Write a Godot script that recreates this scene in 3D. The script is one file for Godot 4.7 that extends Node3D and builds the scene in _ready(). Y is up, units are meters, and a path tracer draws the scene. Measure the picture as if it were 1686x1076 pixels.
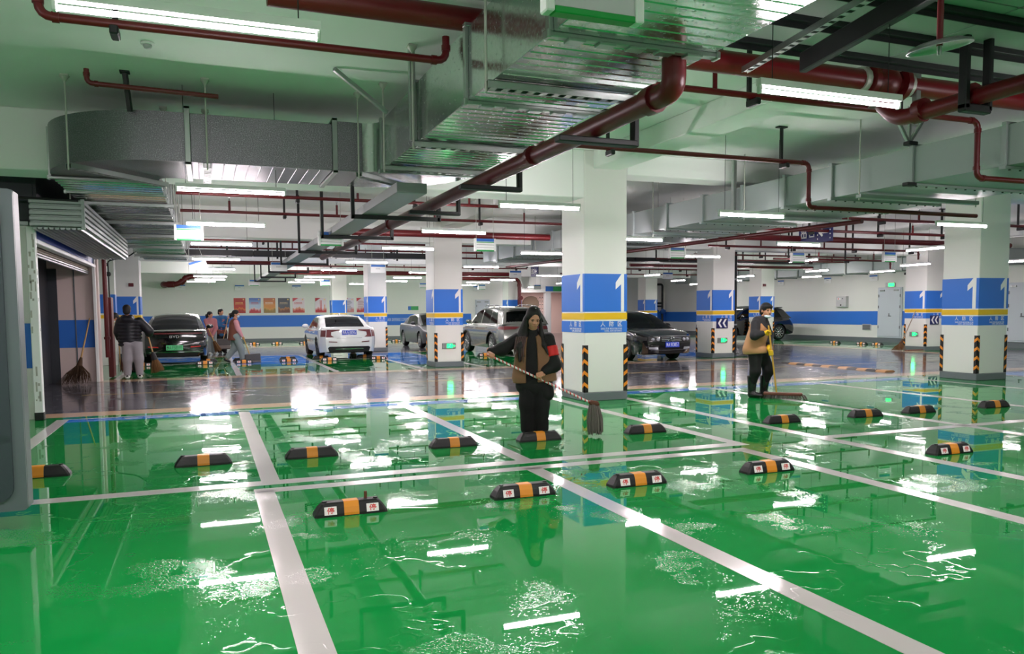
extends Node3D

var M := {}
var used := {}
var font: SystemFont

func _ready() -> void:
	# ---- camera, sky, exposure
	var cam := Camera3D.new()
	cam.name = "camera"
	var near := 0.05
	cam.projection = Camera3D.PROJECTION_FRUSTUM
	cam.near = near
	cam.far = 200.0
	cam.size = near * 1076.0 / 1287.03
	cam.frustum_offset = Vector2(near * (843.0 - 841.52) / 1287.03, near * (601.62 - 538.0) / 1287.03)
	cam.position = Vector3(0, 1.5, 0)
	cam.rotation_order = EULER_ORDER_YXZ
	cam.rotation = Vector3(-0.0694674, -0.3708424, -0.0077358)
	add_child(cam)
	cam.current = true
	var we := WorldEnvironment.new()
	we.name = "environment"
	var env := Environment.new()
	env.background_mode = Environment.BG_COLOR
	env.background_color = Color(0.02, 0.02, 0.02)
	env.tonemap_mode = Environment.TONE_MAPPER_LINEAR
	env.tonemap_exposure = 2.5
	env.sdfgi_enabled = true
	env.ssao_enabled = true
	env.ssil_enabled = true
	we.environment = env
	add_child(we)
	font = SystemFont.new()
	font.font_names = PackedStringArray(["Droid Sans"])
	make_materials()
	build_setting()
	build_columns()
	build_lights()
	build_ducts()
	build_pipes()
	build_signs()
	build_left_side()
	build_stops()
	build_wall_things()
	build_cars()
	build_people()

# ------------------------------------------------------------------ naming
func numbered(called: String) -> String:
	var n: int = used.get(called, 0)
	used[called] = n + 1
	return called if n == 0 else "%s_%03d" % [called, n]

func tag(o: Node3D, label: String, category: String, group := "") -> Node3D:
	o.set_meta("label", label)
	o.set_meta("category", category)
	if group:
		o.set_meta("group", group)
	return o

func thing(called: String, label: String, category: String, at := Vector3.ZERO, turn := 0.0, group := "") -> Node3D:
	var o := Node3D.new()
	o.name = numbered(called)
	add_child(o)
	o.position = at
	o.rotation.y = turn
	tag(o, label, category, group)
	return o

func struct_(called: String, mb: MB, m: Material, label: String) -> MeshInstance3D:
	var o := obj(called, mb, m)
	o.set_meta("kind", "structure")
	o.set_meta("label", label)
	o.set_meta("category", called.split("_")[0])
	return o

func obj(called: String, mb: MB, m: Material, parent: Node3D = null) -> MeshInstance3D:
	return inst(called, mb.commit(), m, parent)

func inst(called: String, mesh: Mesh, m: Material, parent: Node3D = null) -> MeshInstance3D:
	var o := MeshInstance3D.new()
	o.mesh = mesh
	o.material_override = m
	if parent == null:
		o.name = numbered(called)
		add_child(o)
	else:
		o.name = called
		parent.add_child(o, true)
	return o

func copy_of(src: Node3D, at: Vector3, turn: float, label: String) -> Node3D:
	var base := str(src.name)
	if base.length() > 4 and base[base.length() - 4] == "_":
		base = base.substr(0, base.length() - 4)
	var c: Node3D = src.duplicate()
	c.name = numbered(base)
	add_child(c)
	c.position = at
	c.rotation.y = turn
	c.set_meta("label", label)
	return c

# ------------------------------------------------------------------ mesh builder (front faces clockwise)
class MB:
	var v := PackedVector3Array()
	var n := PackedVector3Array()
	var uv := PackedVector2Array()
	var has_uv := false
	func tri(a: Vector3, b: Vector3, c: Vector3) -> void:
		var m := (c - a).cross(b - a).normalized()
		v.append(a); v.append(b); v.append(c)
		n.append(m); n.append(m); n.append(m)
		uv.append(Vector2.ZERO); uv.append(Vector2.ZERO); uv.append(Vector2.ZERO)
	func quad(a: Vector3, b: Vector3, c: Vector3, d: Vector3) -> void:
		tri(a, b, c)
		tri(a, c, d)
	func quad_uv(a: Vector3, b: Vector3, c: Vector3, d: Vector3) -> void:   # a top left, b top right, c bottom right, d bottom left
		has_uv = true
		var m := (c - a).cross(b - a).normalized()
		var t := [[a, Vector2(0, 0)], [b, Vector2(1, 0)], [c, Vector2(1, 1)], [a, Vector2(0, 0)], [c, Vector2(1, 1)], [d, Vector2(0, 1)]]
		for e in t:
			v.append(e[0]); n.append(m); uv.append(e[1])
	func tri_n(a: Vector3, b: Vector3, c: Vector3, na: Vector3, nb: Vector3, nc: Vector3) -> void:
		v.append(a); v.append(b); v.append(c)
		n.append(na); n.append(nb); n.append(nc)
		uv.append(Vector2.ZERO); uv.append(Vector2.ZERO); uv.append(Vector2.ZERO)
	func box(c: Vector3, s: Vector3, bev := 0.0, B := Basis.IDENTITY) -> MB:
		var h := s * 0.5
		if bev <= 0.0:
			var p := []
			for i in 8:
				p.append(c + B * Vector3(h.x * (1 if i & 1 else -1), h.y * (1 if i & 2 else -1), h.z * (1 if i & 4 else -1)))
			quad(p[4], p[6], p[7], p[5]); quad(p[1], p[3], p[2], p[0])
			quad(p[5], p[7], p[3], p[1]); quad(p[0], p[2], p[6], p[4])
			quad(p[6], p[2], p[3], p[7]); quad(p[0], p[4], p[5], p[1])
			return self
		bev = minf(bev, minf(h.x, minf(h.y, h.z)) * 0.95)
		var i3 := h - Vector3(bev, bev, bev)
		var ax := [Vector3.RIGHT, Vector3.UP, Vector3.BACK]
		for a in 3:
			var b2 := (a + 1) % 3
			var c2 := (a + 2) % 3
			for sg in [-1.0, 1.0]:
				var q := []
				for k in [[-1, -1], [-1, 1], [1, 1], [1, -1]]:
					q.append(c + B * (ax[a] * h[a] * sg + ax[b2] * i3[b2] * k[0] + ax[c2] * i3[c2] * k[1]))
				if sg > 0: quad(q[0], q[1], q[2], q[3])
				else: quad(q[3], q[2], q[1], q[0])
			for s1 in [-1.0, 1.0]:
				for s2 in [-1.0, 1.0]:
					var e := []
					for t in [-1.0, 1.0]:
						e.append(c + B * (ax[a] * i3[a] * t + ax[b2] * h[b2] * s1 + ax[c2] * i3[c2] * s2))
						e.append(c + B * (ax[a] * i3[a] * t + ax[b2] * i3[b2] * s1 + ax[c2] * h[c2] * s2))
					if s1 * s2 > 0: quad(e[0], e[2], e[3], e[1])
					else: quad(e[1], e[3], e[2], e[0])
		for sx in [-1.0, 1.0]:
			for sy in [-1.0, 1.0]:
				for sz in [-1.0, 1.0]:
					var x := c + B * Vector3(h.x * sx, i3.y * sy, i3.z * sz)
					var y := c + B * Vector3(i3.x * sx, h.y * sy, i3.z * sz)
					var z := c + B * Vector3(i3.x * sx, i3.y * sy, h.z * sz)
					if sx * sy * sz > 0: tri(x, z, y)
					else: tri(x, y, z)
		return self
	func span(a: Vector3, b: Vector3, bev := 0.0) -> MB:     # box between two opposite corners
		return box((a + b) * 0.5, (b - a).abs(), bev)
	func bar(a: Vector3, b: Vector3, w: float, h: float, bev := 0.0, up := Vector3.UP) -> MB:
		var d := b - a
		var z := d.normalized()
		if absf(z.dot(up)) > 0.99: up = Vector3.RIGHT
		var x := up.cross(z).normalized()
		var y := z.cross(x)
		return box((a + b) * 0.5, Vector3(w, h, d.length()), bev, Basis(x, y, z))
	func tube(pts: Array, r, sides := 10, closed := true) -> MB:
		var rows := []
		var last := Vector3.ZERO
		var u := Vector3.ZERO
		for i in pts.size():
			var d: Vector3
			if i == 0: d = pts[1] - pts[0]
			elif i == pts.size() - 1: d = pts[i] - pts[i - 1]
			else: d = (pts[i + 1] - pts[i]).normalized() + (pts[i] - pts[i - 1]).normalized()
			d = d.normalized()
			if i == 0:
				u = d.cross(Vector3.UP if absf(d.y) < 0.9 else Vector3.RIGHT).normalized()
			else:
				u = (u - d * u.dot(d)).normalized()
			var w := d.cross(u)
			var rr: float = r[i] if r is Array else r
			var row := PackedVector3Array()
			for k in sides:
				var t := TAU * k / sides
				row.append(pts[i] + (u * cos(t) + w * sin(t)) * rr)
			rows.append(row)
			last = d
		grid(rows, true)
		if closed:
			fan(rows[0], pts[0]); fan(rows[rows.size() - 1], pts[pts.size() - 1], true)
		return self
	func fan(row: PackedVector3Array, c: Vector3, flip := false) -> void:
		for k in row.size():
			var a := row[k]
			var b := row[(k + 1) % row.size()]
			if flip: tri(c, a, b)
			else: tri(c, b, a)
	func grid(rows: Array, wrap := false, flip := false) -> MB:
		var R := rows.size()
		var C: int = rows[0].size()
		var nn := []
		for i in R:
			var nr := PackedVector3Array()
			nr.resize(C)
			nn.append(nr)
		var cc := C if wrap else C - 1
		for i in R - 1:
			for j in cc:
				var j2 := (j + 1) % C
				var f: Vector3 = (rows[i + 1][j2] - rows[i][j]).cross(rows[i][j2] - rows[i + 1][j])
				if flip: f = -f
				nn[i][j] += f; nn[i][j2] += f; nn[i + 1][j] += f; nn[i + 1][j2] += f
		for i in R:
			for j in C:
				nn[i][j] = nn[i][j].normalized()
		for i in R - 1:
			for j in cc:
				var j2 := (j + 1) % C
				if flip:
					tri_n(rows[i][j], rows[i + 1][j], rows[i + 1][j2], nn[i][j], nn[i + 1][j], nn[i + 1][j2])
					tri_n(rows[i][j], rows[i + 1][j2], rows[i][j2], nn[i][j], nn[i + 1][j2], nn[i][j2])
				else:
					tri_n(rows[i][j], rows[i + 1][j2], rows[i + 1][j], nn[i][j], nn[i + 1][j2], nn[i + 1][j])
					tri_n(rows[i][j], rows[i][j2], rows[i + 1][j2], nn[i][j], nn[i][j2], nn[i + 1][j2])
		return self
	func lathe(profile: Array, xf: Transform3D, sides := 24) -> MB:      # profile of Vector2(radius, height along y)
		var rows := []
		for p in profile:
			var row := PackedVector3Array()
			for k in sides:
				var t := TAU * k / sides
				row.append(xf * Vector3(p.x * cos(t), p.y, p.x * sin(t)))
			rows.append(row)
		return grid(rows, true, true)
	func extrude(poly: PackedVector2Array, depth: float, xf: Transform3D) -> MB:   # polygon in xy, from z = 0 to z = depth
		var ids := Geometry2D.triangulate_polygon(poly)
		var area := 0.0
		for i in poly.size():
			area += poly[i].cross(poly[(i + 1) % poly.size()])
		for t in range(0, ids.size(), 3):
			var a := poly[ids[t]]
			var b := poly[ids[t + 1]]
			var c := poly[ids[t + 2]]
			if (b - a).cross(c - a) < 0:
				var s := b
				b = c
				c = s
			tri(xf * Vector3(a.x, a.y, depth), xf * Vector3(c.x, c.y, depth), xf * Vector3(b.x, b.y, depth))
			tri(xf * Vector3(a.x, a.y, 0), xf * Vector3(b.x, b.y, 0), xf * Vector3(c.x, c.y, 0))
		for i in poly.size():
			var a := poly[i]
			var b := poly[(i + 1) % poly.size()]
			if area < 0:
				var s := a
				a = b
				b = s
			quad(xf * Vector3(a.x, a.y, depth), xf * Vector3(b.x, b.y, depth), xf * Vector3(b.x, b.y, 0), xf * Vector3(a.x, a.y, 0))
		return self
	func ball(c: Vector3, r: Vector3, a := 12, b := 8, B := Basis.IDENTITY) -> MB:
		var rows := []
		for i in b + 1:
			var p := PI * i / b - PI / 2
			var row := PackedVector3Array()
			for k in a:
				var t := TAU * k / a
				row.append(c + B * Vector3(r.x * cos(p) * cos(t), r.y * sin(p), r.z * cos(p) * sin(t)))
			rows.append(row)
		return grid(rows, true, true)
	func commit() -> ArrayMesh:
		var arr := []
		arr.resize(Mesh.ARRAY_MAX)
		arr[Mesh.ARRAY_VERTEX] = v
		arr[Mesh.ARRAY_NORMAL] = n
		if has_uv: arr[Mesh.ARRAY_TEX_UV] = uv
		var m := ArrayMesh.new()
		m.add_surface_from_arrays(Mesh.PRIMITIVE_TRIANGLES, arr)
		return m

func mb() -> MB:
	return MB.new()

# strokes of a hand-built glyph as thin plates; xf maps the unit square (y up) to the surface, +z out of it
const GLYPH := {
	"ren": [[[.5, .95], [.46, .62], [.3, .3], [.06, .04]], [[.48, .62], [.62, .34], [.96, .04]]],
	"fang": [[[.1, .95], [.1, .02]], [[.1, .93], [.38, .93], [.24, .66], [.38, .44], [.32, .3], [.2, .32]], [[.66, .99], [.71, .86]], [[.44, .78], [.99, .78]], [[.64, .78], [.61, .45], [.42, .04]], [[.62, .52], [.91, .52], [.87, .12], [.79, .05], [.68, .1]]],
	"qu": [[[.95, .93], [.1, .93], [.1, .06], [.98, .06]], [[.75, .8], [.55, .48], [.26, .2]], [[.3, .72], [.55, .48], [.84, .22]]],
	"chu": [[[.5, .98], [.5, .06]], [[.17, .86], [.17, .55], [.83, .55], [.83, .86]], [[.07, .46], [.07, .06], [.93, .06], [.93, .46]]],
	"kou": [[[.12, .06], [.12, .88], [.88, .88], [.88, .06], [.12, .06]]],
	"ting": [[[.3, .97], [.05, .5]], [[.2, .72], [.2, .02]], [[.66, 1.0], [.66, .9]], [[.36, .86], [.99, .86]], [[.48, .77], [.86, .77], [.86, .63], [.48, .63], [.48, .77]], [[.35, .4], [.35, .52], [.99, .52], [.95, .4]], [[.45, .37], [.92, .37]], [[.68, .37], [.68, .06], [.55, .1]]],
	"su": [[[.1, .95], [.4, .95], [.2, .7]], [[.05, .68], [.45, .68], [.4, .55]], [[.25, .68], [.25, .03], [.12, .1]], [[.55, .95], [.85, .95]], [[.7, .97], [.5, .75]], [[.55, .75], [.9, .75], [.9, .55], [.55, .55], [.55, .75]], [[.72, .55], [.55, .05]], [[.95, .5], [.6, .25]], [[.75, .4], [.97, .05]]],
}

func glyph(b: MB, which: String, xf: Transform3D, w: float, depth := 0.002) -> void:
	for s in GLYPH[which]:
		for i in s.size() - 1:
			var p := Vector2(s[i][0], s[i][1])
			var q := Vector2(s[i + 1][0], s[i + 1][1])
			var d := (q - p).normalized() * w * 0.5
			var o := Vector2(-d.y, d.x)
			p -= d * 0.8
			q += d * 0.8
			b.extrude(PackedVector2Array([p - o, q - o, q + o, p + o]), depth, xf)

func text(called: String, s: String, height: float, m: Material, parent: Node3D, xf: Transform3D, width := 0.0, depth := 0.002, bold := false) -> MeshInstance3D:
	var t := TextMesh.new()
	t.text = s
	t.font = font
	t.font_size = 32
	t.pixel_size = height / 32.0 * 1.4
	t.depth = depth
	t.curve_step = 3.0
	var o := inst(called, t, m, parent)
	var ab := t.get_aabb()
	var k := 1.0
	if width > 0.0 and ab.size.x > 0.0: k = width / ab.size.x
	o.transform = xf * Transform3D(Basis.IDENTITY.scaled(Vector3(k, 1, 1)), Vector3.ZERO)
	return o

# ------------------------------------------------------------------ materials
func mat(called: String, c: Color, rough := 0.6, metal := 0.0) -> StandardMaterial3D:
	var m := StandardMaterial3D.new()
	m.resource_name = called
	m.albedo_color = c
	m.roughness = rough
	m.metallic = metal
	M[called] = m
	return m

func rgb(r: int, g: int, b: int) -> Color:
	return Color(r / 255.0, g / 255.0, b / 255.0)

func noise_tex(freq: float, size: int, normal: bool, octaves := 4, seed_ := 1, bump := 4.0, kind := FastNoiseLite.TYPE_SIMPLEX_SMOOTH) -> NoiseTexture2D:
	var f := FastNoiseLite.new()
	f.seed = seed_
	f.noise_type = kind
	f.frequency = freq
	f.fractal_octaves = octaves
	var t := NoiseTexture2D.new()
	t.width = size
	t.height = size
	t.seamless = true
	t.noise = f
	t.as_normal_map = normal
	t.bump_strength = bump
	return t

func ramp(t: NoiseTexture2D, stops: Array) -> NoiseTexture2D:
	var g := Gradient.new()
	var o := PackedFloat32Array()
	var c := PackedColorArray()
	for s in stops:
		o.append(s[0]); c.append(s[1])
	g.offsets = o
	g.colors = c
	t.color_ramp = g
	return t

# relief of a wet floor: almost flat water, ragged edges of drying film, thin runnels and small drops
func wet_relief(size: int) -> ImageTexture:
	var a := FastNoiseLite.new(); a.seed = 11; a.frequency = 0.0026; a.fractal_octaves = 6; a.fractal_gain = 0.62
	var b := FastNoiseLite.new(); b.seed = 23; b.frequency = 0.0012; b.fractal_octaves = 2
	var d := FastNoiseLite.new(); d.seed = 5; d.frequency = 0.22; d.fractal_octaves = 2
	var e := FastNoiseLite.new(); e.seed = 31; e.frequency = 0.002; e.fractal_octaves = 5; e.fractal_gain = 0.6
	var ia := a.get_seamless_image(size, size)
	var ib := b.get_seamless_image(size, size)
	var id := d.get_seamless_image(size, size)
	var ie := e.get_seamless_image(size, size)
	var da := ia.get_data()
	var db := ib.get_data()
	var dd := id.get_data()
	var de := ie.get_data()
	var out := PackedByteArray()
	out.resize(size * size)
	for i in size * size:
		var va := da[i] / 255.0
		var vb := db[i] / 255.0
		var vd := dd[i] / 255.0
		var ve := de[i] / 255.0
		var h := 0.45 + (vb - 0.5) * 0.03
		var ridge := 1.0 - absf(ve - 0.5) * 60.0          # runnels along one contour
		var patchy := clampf((va - 0.7) * 18.0, 0.0, 1.0)   # ragged islands
		if ridge > 0.0 and vb > 0.52:
			h += ridge * 0.16 * clampf((vb - 0.5) * 8.0, 0.0, 1.0)
		if patchy > 0.0:
			h += patchy * (0.02 + maxf(vd - 0.56, 0.0) * 1.1)
		elif vd > 0.78 and va > 0.55:
			h += (vd - 0.8) * 1.6
		out[i] = int(clampf(h, 0.0, 1.0) * 255.0)
	return ImageTexture.create_from_image(Image.create_from_data(size, size, false, Image.FORMAT_L8, out))

func wet(called: String, c: Color, relief: Texture2D, height: float, rough := 0.015, scale := 0.16) -> StandardMaterial3D:
	var m := mat(called, c, rough)
	m.metallic_specular = 0.36
	m.heightmap_enabled = true
	m.heightmap_texture = relief
	m.heightmap_scale = height
	m.uv1_triplanar = true
	m.uv1_world_triplanar = true
	m.uv1_scale = Vector3(scale, scale, scale)
	return m

func make_materials() -> void:
	var relief := wet_relief(2048)
	wet("green", rgb(19, 138, 62), relief, 0.5)
	wet("green_dark", rgb(10, 112, 50), relief, 0.5)
	wet("line", rgb(196, 190, 188), relief, 0.3, 0.12)
	wet("blue_floor", rgb(40, 120, 205), relief, 0.5)
	wet("beige", rgb(196, 164, 134), relief, 0.5, 0.1)
	mat("bump_tan", rgb(170, 124, 72), 0.5)
	wet("asphalt", rgb(78, 78, 84), relief, 1.0, 0.1, 0.22)
	wet("yellow_line", rgb(190, 165, 110), relief, 0.4, 0.08)
	var wn := noise_tex(0.01, 512, true, 4, 3, 1.5)
	var wall := mat("wall", rgb(226, 228, 222), 0.55)
	wall.normal_enabled = true
	wall.normal_texture = wn
	wall.normal_scale = 0.12
	wall.uv1_triplanar = true
	wall.uv1_world_triplanar = true
	wall.uv1_scale = Vector3(0.5, 0.5, 0.5)
	mat("ceiling", rgb(236, 240, 236), 0.8)
	mat("white", rgb(232, 234, 232), 0.45)
	mat("white_flat", rgb(236, 236, 236), 0.8)
	mat("blue_wall", rgb(38, 112, 208), 0.5)
	mat("yellow_band", rgb(228, 184, 12), 0.5)
	mat("grey_base", rgb(104, 112, 116), 0.5)
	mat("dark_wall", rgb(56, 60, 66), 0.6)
	mat("navy", rgb(16, 24, 92), 0.4)
	mat("guard_black", rgb(20, 20, 20), 0.55)
	mat("guard_orange", rgb(238, 142, 28), 0.5)
	mat("rubber", rgb(9, 9, 10), 0.5)
	mat("stop_orange", rgb(222, 140, 30), 0.45)
	mat("sticker", rgb(238, 232, 230), 0.5)
	mat("red_print", rgb(214, 44, 40), 0.5)
	mat("pipe_red", rgb(98, 10, 18), 0.38)
	mat("pipe_dark", rgb(92, 10, 17), 0.38)
	mat("black_steel", rgb(20, 23, 25), 0.5, 0.1)
	mat("rod", rgb(178, 182, 172), 0.5, 0.3)
	# galvanised sheet: spangle and faint scratches
	var gal := mat("galv", rgb(196, 202, 200), 0.17, 0.95)
	gal.roughness_texture = ramp(noise_tex(0.06, 512, false, 3, 8, 1.0, FastNoiseLite.TYPE_CELLULAR), [[0.0, Color(0.12, 0.12, 0.12)], [0.5, Color(0.2, 0.2, 0.2)], [1.0, Color(0.34, 0.34, 0.34)]])
	gal.roughness = 1.0
	gal.normal_enabled = true
	gal.normal_texture = noise_tex(0.012, 512, true, 3, 14, 2.0)
	gal.normal_scale = 0.12
	gal.uv1_triplanar = true
	gal.uv1_scale = Vector3(0.9, 0.9, 0.9)
	var spangle := mat("galv_spangle", rgb(166, 164, 170), 0.34, 0.85)
	spangle.albedo_texture = ramp(noise_tex(0.11, 512, false, 3, 4, 1.0, FastNoiseLite.TYPE_CELLULAR), [[0.0, Color(0.5, 0.5, 0.52)], [0.45, Color(0.75, 0.75, 0.76)], [1.0, Color(1, 1, 1)]])
	spangle.normal_enabled = true
	spangle.normal_texture = noise_tex(0.09, 512, true, 3, 6, 5.0, FastNoiseLite.TYPE_CELLULAR)
	spangle.normal_scale = 0.35
	spangle.uv1_triplanar = true
	spangle.uv1_scale = Vector3(1.6, 1.6, 1.6)
	mat("galv_plain", rgb(168, 174, 172), 0.3, 0.85)
	mat("corrugated", rgb(126, 138, 133), 0.35, 0.75)
	mat("duct_grey", rgb(150, 160, 158), 0.4, 0.25)
	mat("tray_grey", rgb(140, 146, 146), 0.4, 0.5)
	mat("plate_grey", rgb(168, 174, 172), 0.5, 0.1)
	mat("door_grey", rgb(54, 63, 69), 0.45, 0.1)
	mat("door_edge", rgb(92, 101, 104), 0.45, 0.1)
	mat("door_pale", rgb(196, 204, 212), 0.45)
	mat("shutter_blue", rgb(14, 62, 176), 0.4)
	mat("rust", rgb(140, 128, 112), 0.7)
	mat("chipped", rgb(172, 172, 162), 0.7)
	var tube := mat("tube_glow", rgb(255, 250, 252), 0.4)
	tube.emission_enabled = true
	tube.emission = rgb(255, 240, 246)
	tube.emission_energy_multiplier = 75.0
	mat("glass_disc", Color(0.9, 0.95, 0.92, 0.18), 0.05).transparency = BaseMaterial3D.TRANSPARENCY_ALPHA
	var ex := mat("exit_green", rgb(20, 220, 90), 0.4)
	ex.emission_enabled = true
	ex.emission = rgb(20, 235, 100)
	ex.emission_energy_multiplier = 1.6
	mat("steel_panel", rgb(150, 156, 154), 0.35, 0.6)
	mat("sign_blue", rgb(44, 108, 190), 0.45)
	mat("sign_green", rgb(46, 158, 84), 0.45)
	mat("sign_grey", rgb(196, 196, 198), 0.5)
	mat("green_rail", rgb(10, 150, 60), 0.4)
	mat("pink_wall", rgb(226, 206, 200), 0.6)
	mat("straw", rgb(120, 84, 46), 0.8)
	mat("straw_dark", rgb(70, 48, 28), 0.85)
	mat("bamboo", rgb(188, 148, 92), 0.5)
	mat("wood_dark", rgb(98, 52, 34), 0.55)
	mat("black", rgb(12, 12, 13), 0.6)
	mat("print_grey", rgb(110, 112, 116), 0.6)

# ------------------------------------------------------------------ setting
func build_setting() -> void:
	var f := mb().span(Vector3(-7, -0.3, 10.5), Vector3(29, 0, -50))
	var floor_ := struct_("floor", f, M.asphalt, "wet grey epoxy car park floor with painted bays")
	var zone := func(called: String, m: String, x0: float, x1: float, z0: float, z1: float, top := 0.002) -> void:
		obj(called, mb().span(Vector3(x0, 0.0, z0), Vector3(x1, top, z1)), M[m], floor_)
	zone.call("green_paint", "green", -6.0, 16.3, 10.0, -12.95)
	zone.call("green_paint", "green", 16.3, 27.9, 10.0, -8.6)
	zone.call("blue_paint", "blue_floor", 16.5, 20.5, -9.0, -12.6)
	zone.call("green_paint", "green_dark", -3.3, 16.0, -19.95, -28.6)
	zone.call("green_paint", "green", -3.3, 15.0, -36.4, -44.0)
	zone.call("green_paint", "green", 23.0, 27.9, -19.5, -38.0)
	zone.call("blue_paint", "blue_floor", 0.75, 3.05, -24.0, -28.6, 0.003)
	zone.call("blue_paint", "blue_floor", 5.35, 7.0, -21.9, -28.6, 0.003)
	zone.call("blue_paint", "blue_floor", 13.9, 16.0, -20.9, -25.0, 0.003)
	zone.call("kerb_stripe", "beige", -6.0, 22.6, -12.95, -13.5)
	zone.call("kerb_stripe", "beige", -2.25, 16.4, -19.35, -19.95)
	zone.call("kerb_stripe", "beige", -3.3, 16.0, -28.6, -29.1)
	zone.call("kerb_stripe", "beige", -3.3, 15.0, -35.9, -36.4)
	zone.call("kerb_stripe", "beige", 22.5, 23.0, -19.0, -38.0)
	zone.call("kerb_stripe", "beige", 16.2, 27.9, -8.6, -9.0)
	zone.call("lane_line", "yellow_line", -2.2, 22.0, -16.35, -16.47)
	# bay lines of the near double row
	var line := func(x0: float, x1: float, z0: float, z1: float) -> void:
		obj("parking_line", mb().span(Vector3(x0, 0.0, z0), Vector3(x1, 0.004, z1)), M.line, floor_)
	for x in [0.41, 2.86, 5.31, 8.95, 11.5]:
		line.call(x - 0.08, x + 0.08, -6.84, 3.0)
	line.call(-2.03, -1.87, -12.65, -7.3)
	line.call(0.41, 0.57, -12.5, -7.24)
	line.call(2.86, 3.02, -12.5, -7.24)
	line.call(5.42, 5.58, -12.5, -7.24)
	line.call(6.56, 6.72, -12.5, 3.0)
	line.call(8.89, 9.05, -12.5, -6.84)
	line.call(11.42, 11.58, -12.5, -6.84)
	line.call(13.95, 14.1, -12.5, 3.0)
	line.call(-2.6, 5.58, -7.24, -7.06)
	line.call(0.33, 5.39, -6.92, -6.76)
	line.call(6.72, 16.2, -7.2, -7.04)
	line.call(16.5, 16.62, -12.6, -9.0)
	line.call(-1.95, 16.2, -12.68, -12.62)
	for x in [-1.95, 0.7, 3.05, 5.3, 7.0, 9.5, 11.6, 13.9]:
		line.call(x - 0.07, x + 0.07, -20.0, -28.6)
	line.call(-1.95, 13.9, -25.25, -25.38)
	for x in [-0.6, 1.9, 4.4, 6.9, 9.4]:
		line.call(x - 0.07, x + 0.07, -36.4, -42.5)
	for z in [-21.5, -24.0, -26.5, -29.0, -31.5]:
		line.call(23.0, 27.4, z, z + 0.12)
	# blue strips with bay numbers along the aisle
	var nums := ["083", "082", "081", "080", "079", "078"]
	var xs := [-1.87, 0.41, 0.57, 2.86, 3.02, 5.42, 6.72, 8.89, 9.05, 11.42, 11.58, 13.95]
	for i in 6:
		var s := obj("number_strip", mb().span(Vector3(xs[i * 2], 0.0, -12.62), Vector3(xs[i * 2 + 1], 0.0035, -12.28)), M.blue_floor, floor_)
		text("bay_number", nums[i], 0.16, M.line, s, Transform3D(Basis(Vector3(-1, 0, 0), Vector3(0, 0, 1), Vector3(0, 1, 0)), Vector3((xs[i * 2] + xs[i * 2 + 1]) * 0.5, 0.0045, -12.45)), 0.85)
	# speed bump of black and yellow rubber lying along the cross aisle
	# ceiling and beams
	struct_("ceiling", mb().span(Vector3(-7, 4.1, 10.5), Vector3(29, 4.4, -50)), M.ceiling, "pale concrete ceiling slab of the car park")
	var beam := func(a: Vector3, b: Vector3, label: String) -> void:
		struct_("trim_beam", mb().span(a, b, 0.012), M.ceiling, label)
	beam.call(Vector3(-7, 3.33, -11.55), Vector3(5.79, 4.1, -12.2), "deep concrete beam left of the nearest column")
	beam.call(Vector3(6.58, 3.74, -11.55), Vector3(28, 4.1, -12.05), "concrete beam right of the nearest column, above the white duct")
	beam.call(Vector3(5.96, 3.81, 9), Vector3(6.47, 4.1, -11.6), "concrete beam running from the nearest column towards the viewer")
	beam.call(Vector3(14.85, 3.81, 9), Vector3(15.35, 4.1, -11.5), "concrete beam running from the right-hand column towards the viewer")
	for z in [-20.7, -30.1, -39.2]:
		beam.call(Vector3(-3.3, 3.35, z + 0.28), Vector3(28, 4.1, z - 0.28), "concrete cross beam over the %s row of columns" % ("second" if z > -25 else ("third" if z > -35 else "fourth")))
	for x in [6.2, 15.1, 24.1]:
		beam.call(Vector3(x - 0.25, 3.75, -12.0), Vector3(x + 0.25, 4.1, -44), "concrete beam along the %s line of columns" % ("first" if x < 10 else ("second" if x < 20 else "third")))
	# walls
	var wf := mb()
	wf.span(Vector3(-7, 0, -44), Vector3(17.6, 4.1, -44.3))
	wf.span(Vector3(23.2, 0, -44), Vector3(29, 4.1, -44.3))
	wf.span(Vector3(17.6, 2.63, -44), Vector3(23.2, 4.1, -44.3))
	var wfar := struct_("wall_far", wf, M.wall, "white far wall with a blue band and a row of posters")
	obj("blue_band", mb().span(Vector3(-3.2, 0.76, -44), Vector3(14.6, 1.38, -43.992)), M.blue_wall, wfar)
	obj("blue_band", mb().span(Vector3(23.2, 0.76, -44), Vector3(27.9, 1.38, -43.992)), M.blue_wall, wfar)
	obj("skirting", mb().span(Vector3(-3.2, 0, -44), Vector3(17.6, 0.14, -43.985)), M.grey_base, wfar)
	text("lettering", "AIR DEFENSE CONSTRUCTION", 0.15, M.white_flat, wfar, Transform3D(Basis.IDENTITY, Vector3(10.47, 1.07, -43.985)), 1.74)
	var wr := struct_("wall_right", mb().span(Vector3(27.9, 0, 10), Vector3(28.2, 4.1, -44)), M.wall, "long white right wall with a blue band and a grey skirting")
	obj("blue_band", mb().span(Vector3(27.892, 0.76, -18.0), Vector3(27.9, 1.38, -44)), M.blue_wall, wr)
	obj("skirting", mb().span(Vector3(27.87, 0, -8.0), Vector3(27.9, 0.2, -44)), M.grey_base, wr)
	struct_("wall_back", mb().span(Vector3(-7, 0, 10), Vector3(29, 4.1, 10.3)), M.wall, "plain white wall behind the viewer")
	struct_("wall_left", mb().span(Vector3(-6.3, 0, 10), Vector3(-6, 4.1, -12.9)), M.wall, "white side wall beside the steel door")
	var lf := struct_("wall_shutter_front", mb().span(Vector3(-6.3, 0, -12.9), Vector3(-2.33, 2.76, -13.15)), M.wall, "white wall end with a blue band beside the shutter opening")
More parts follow.
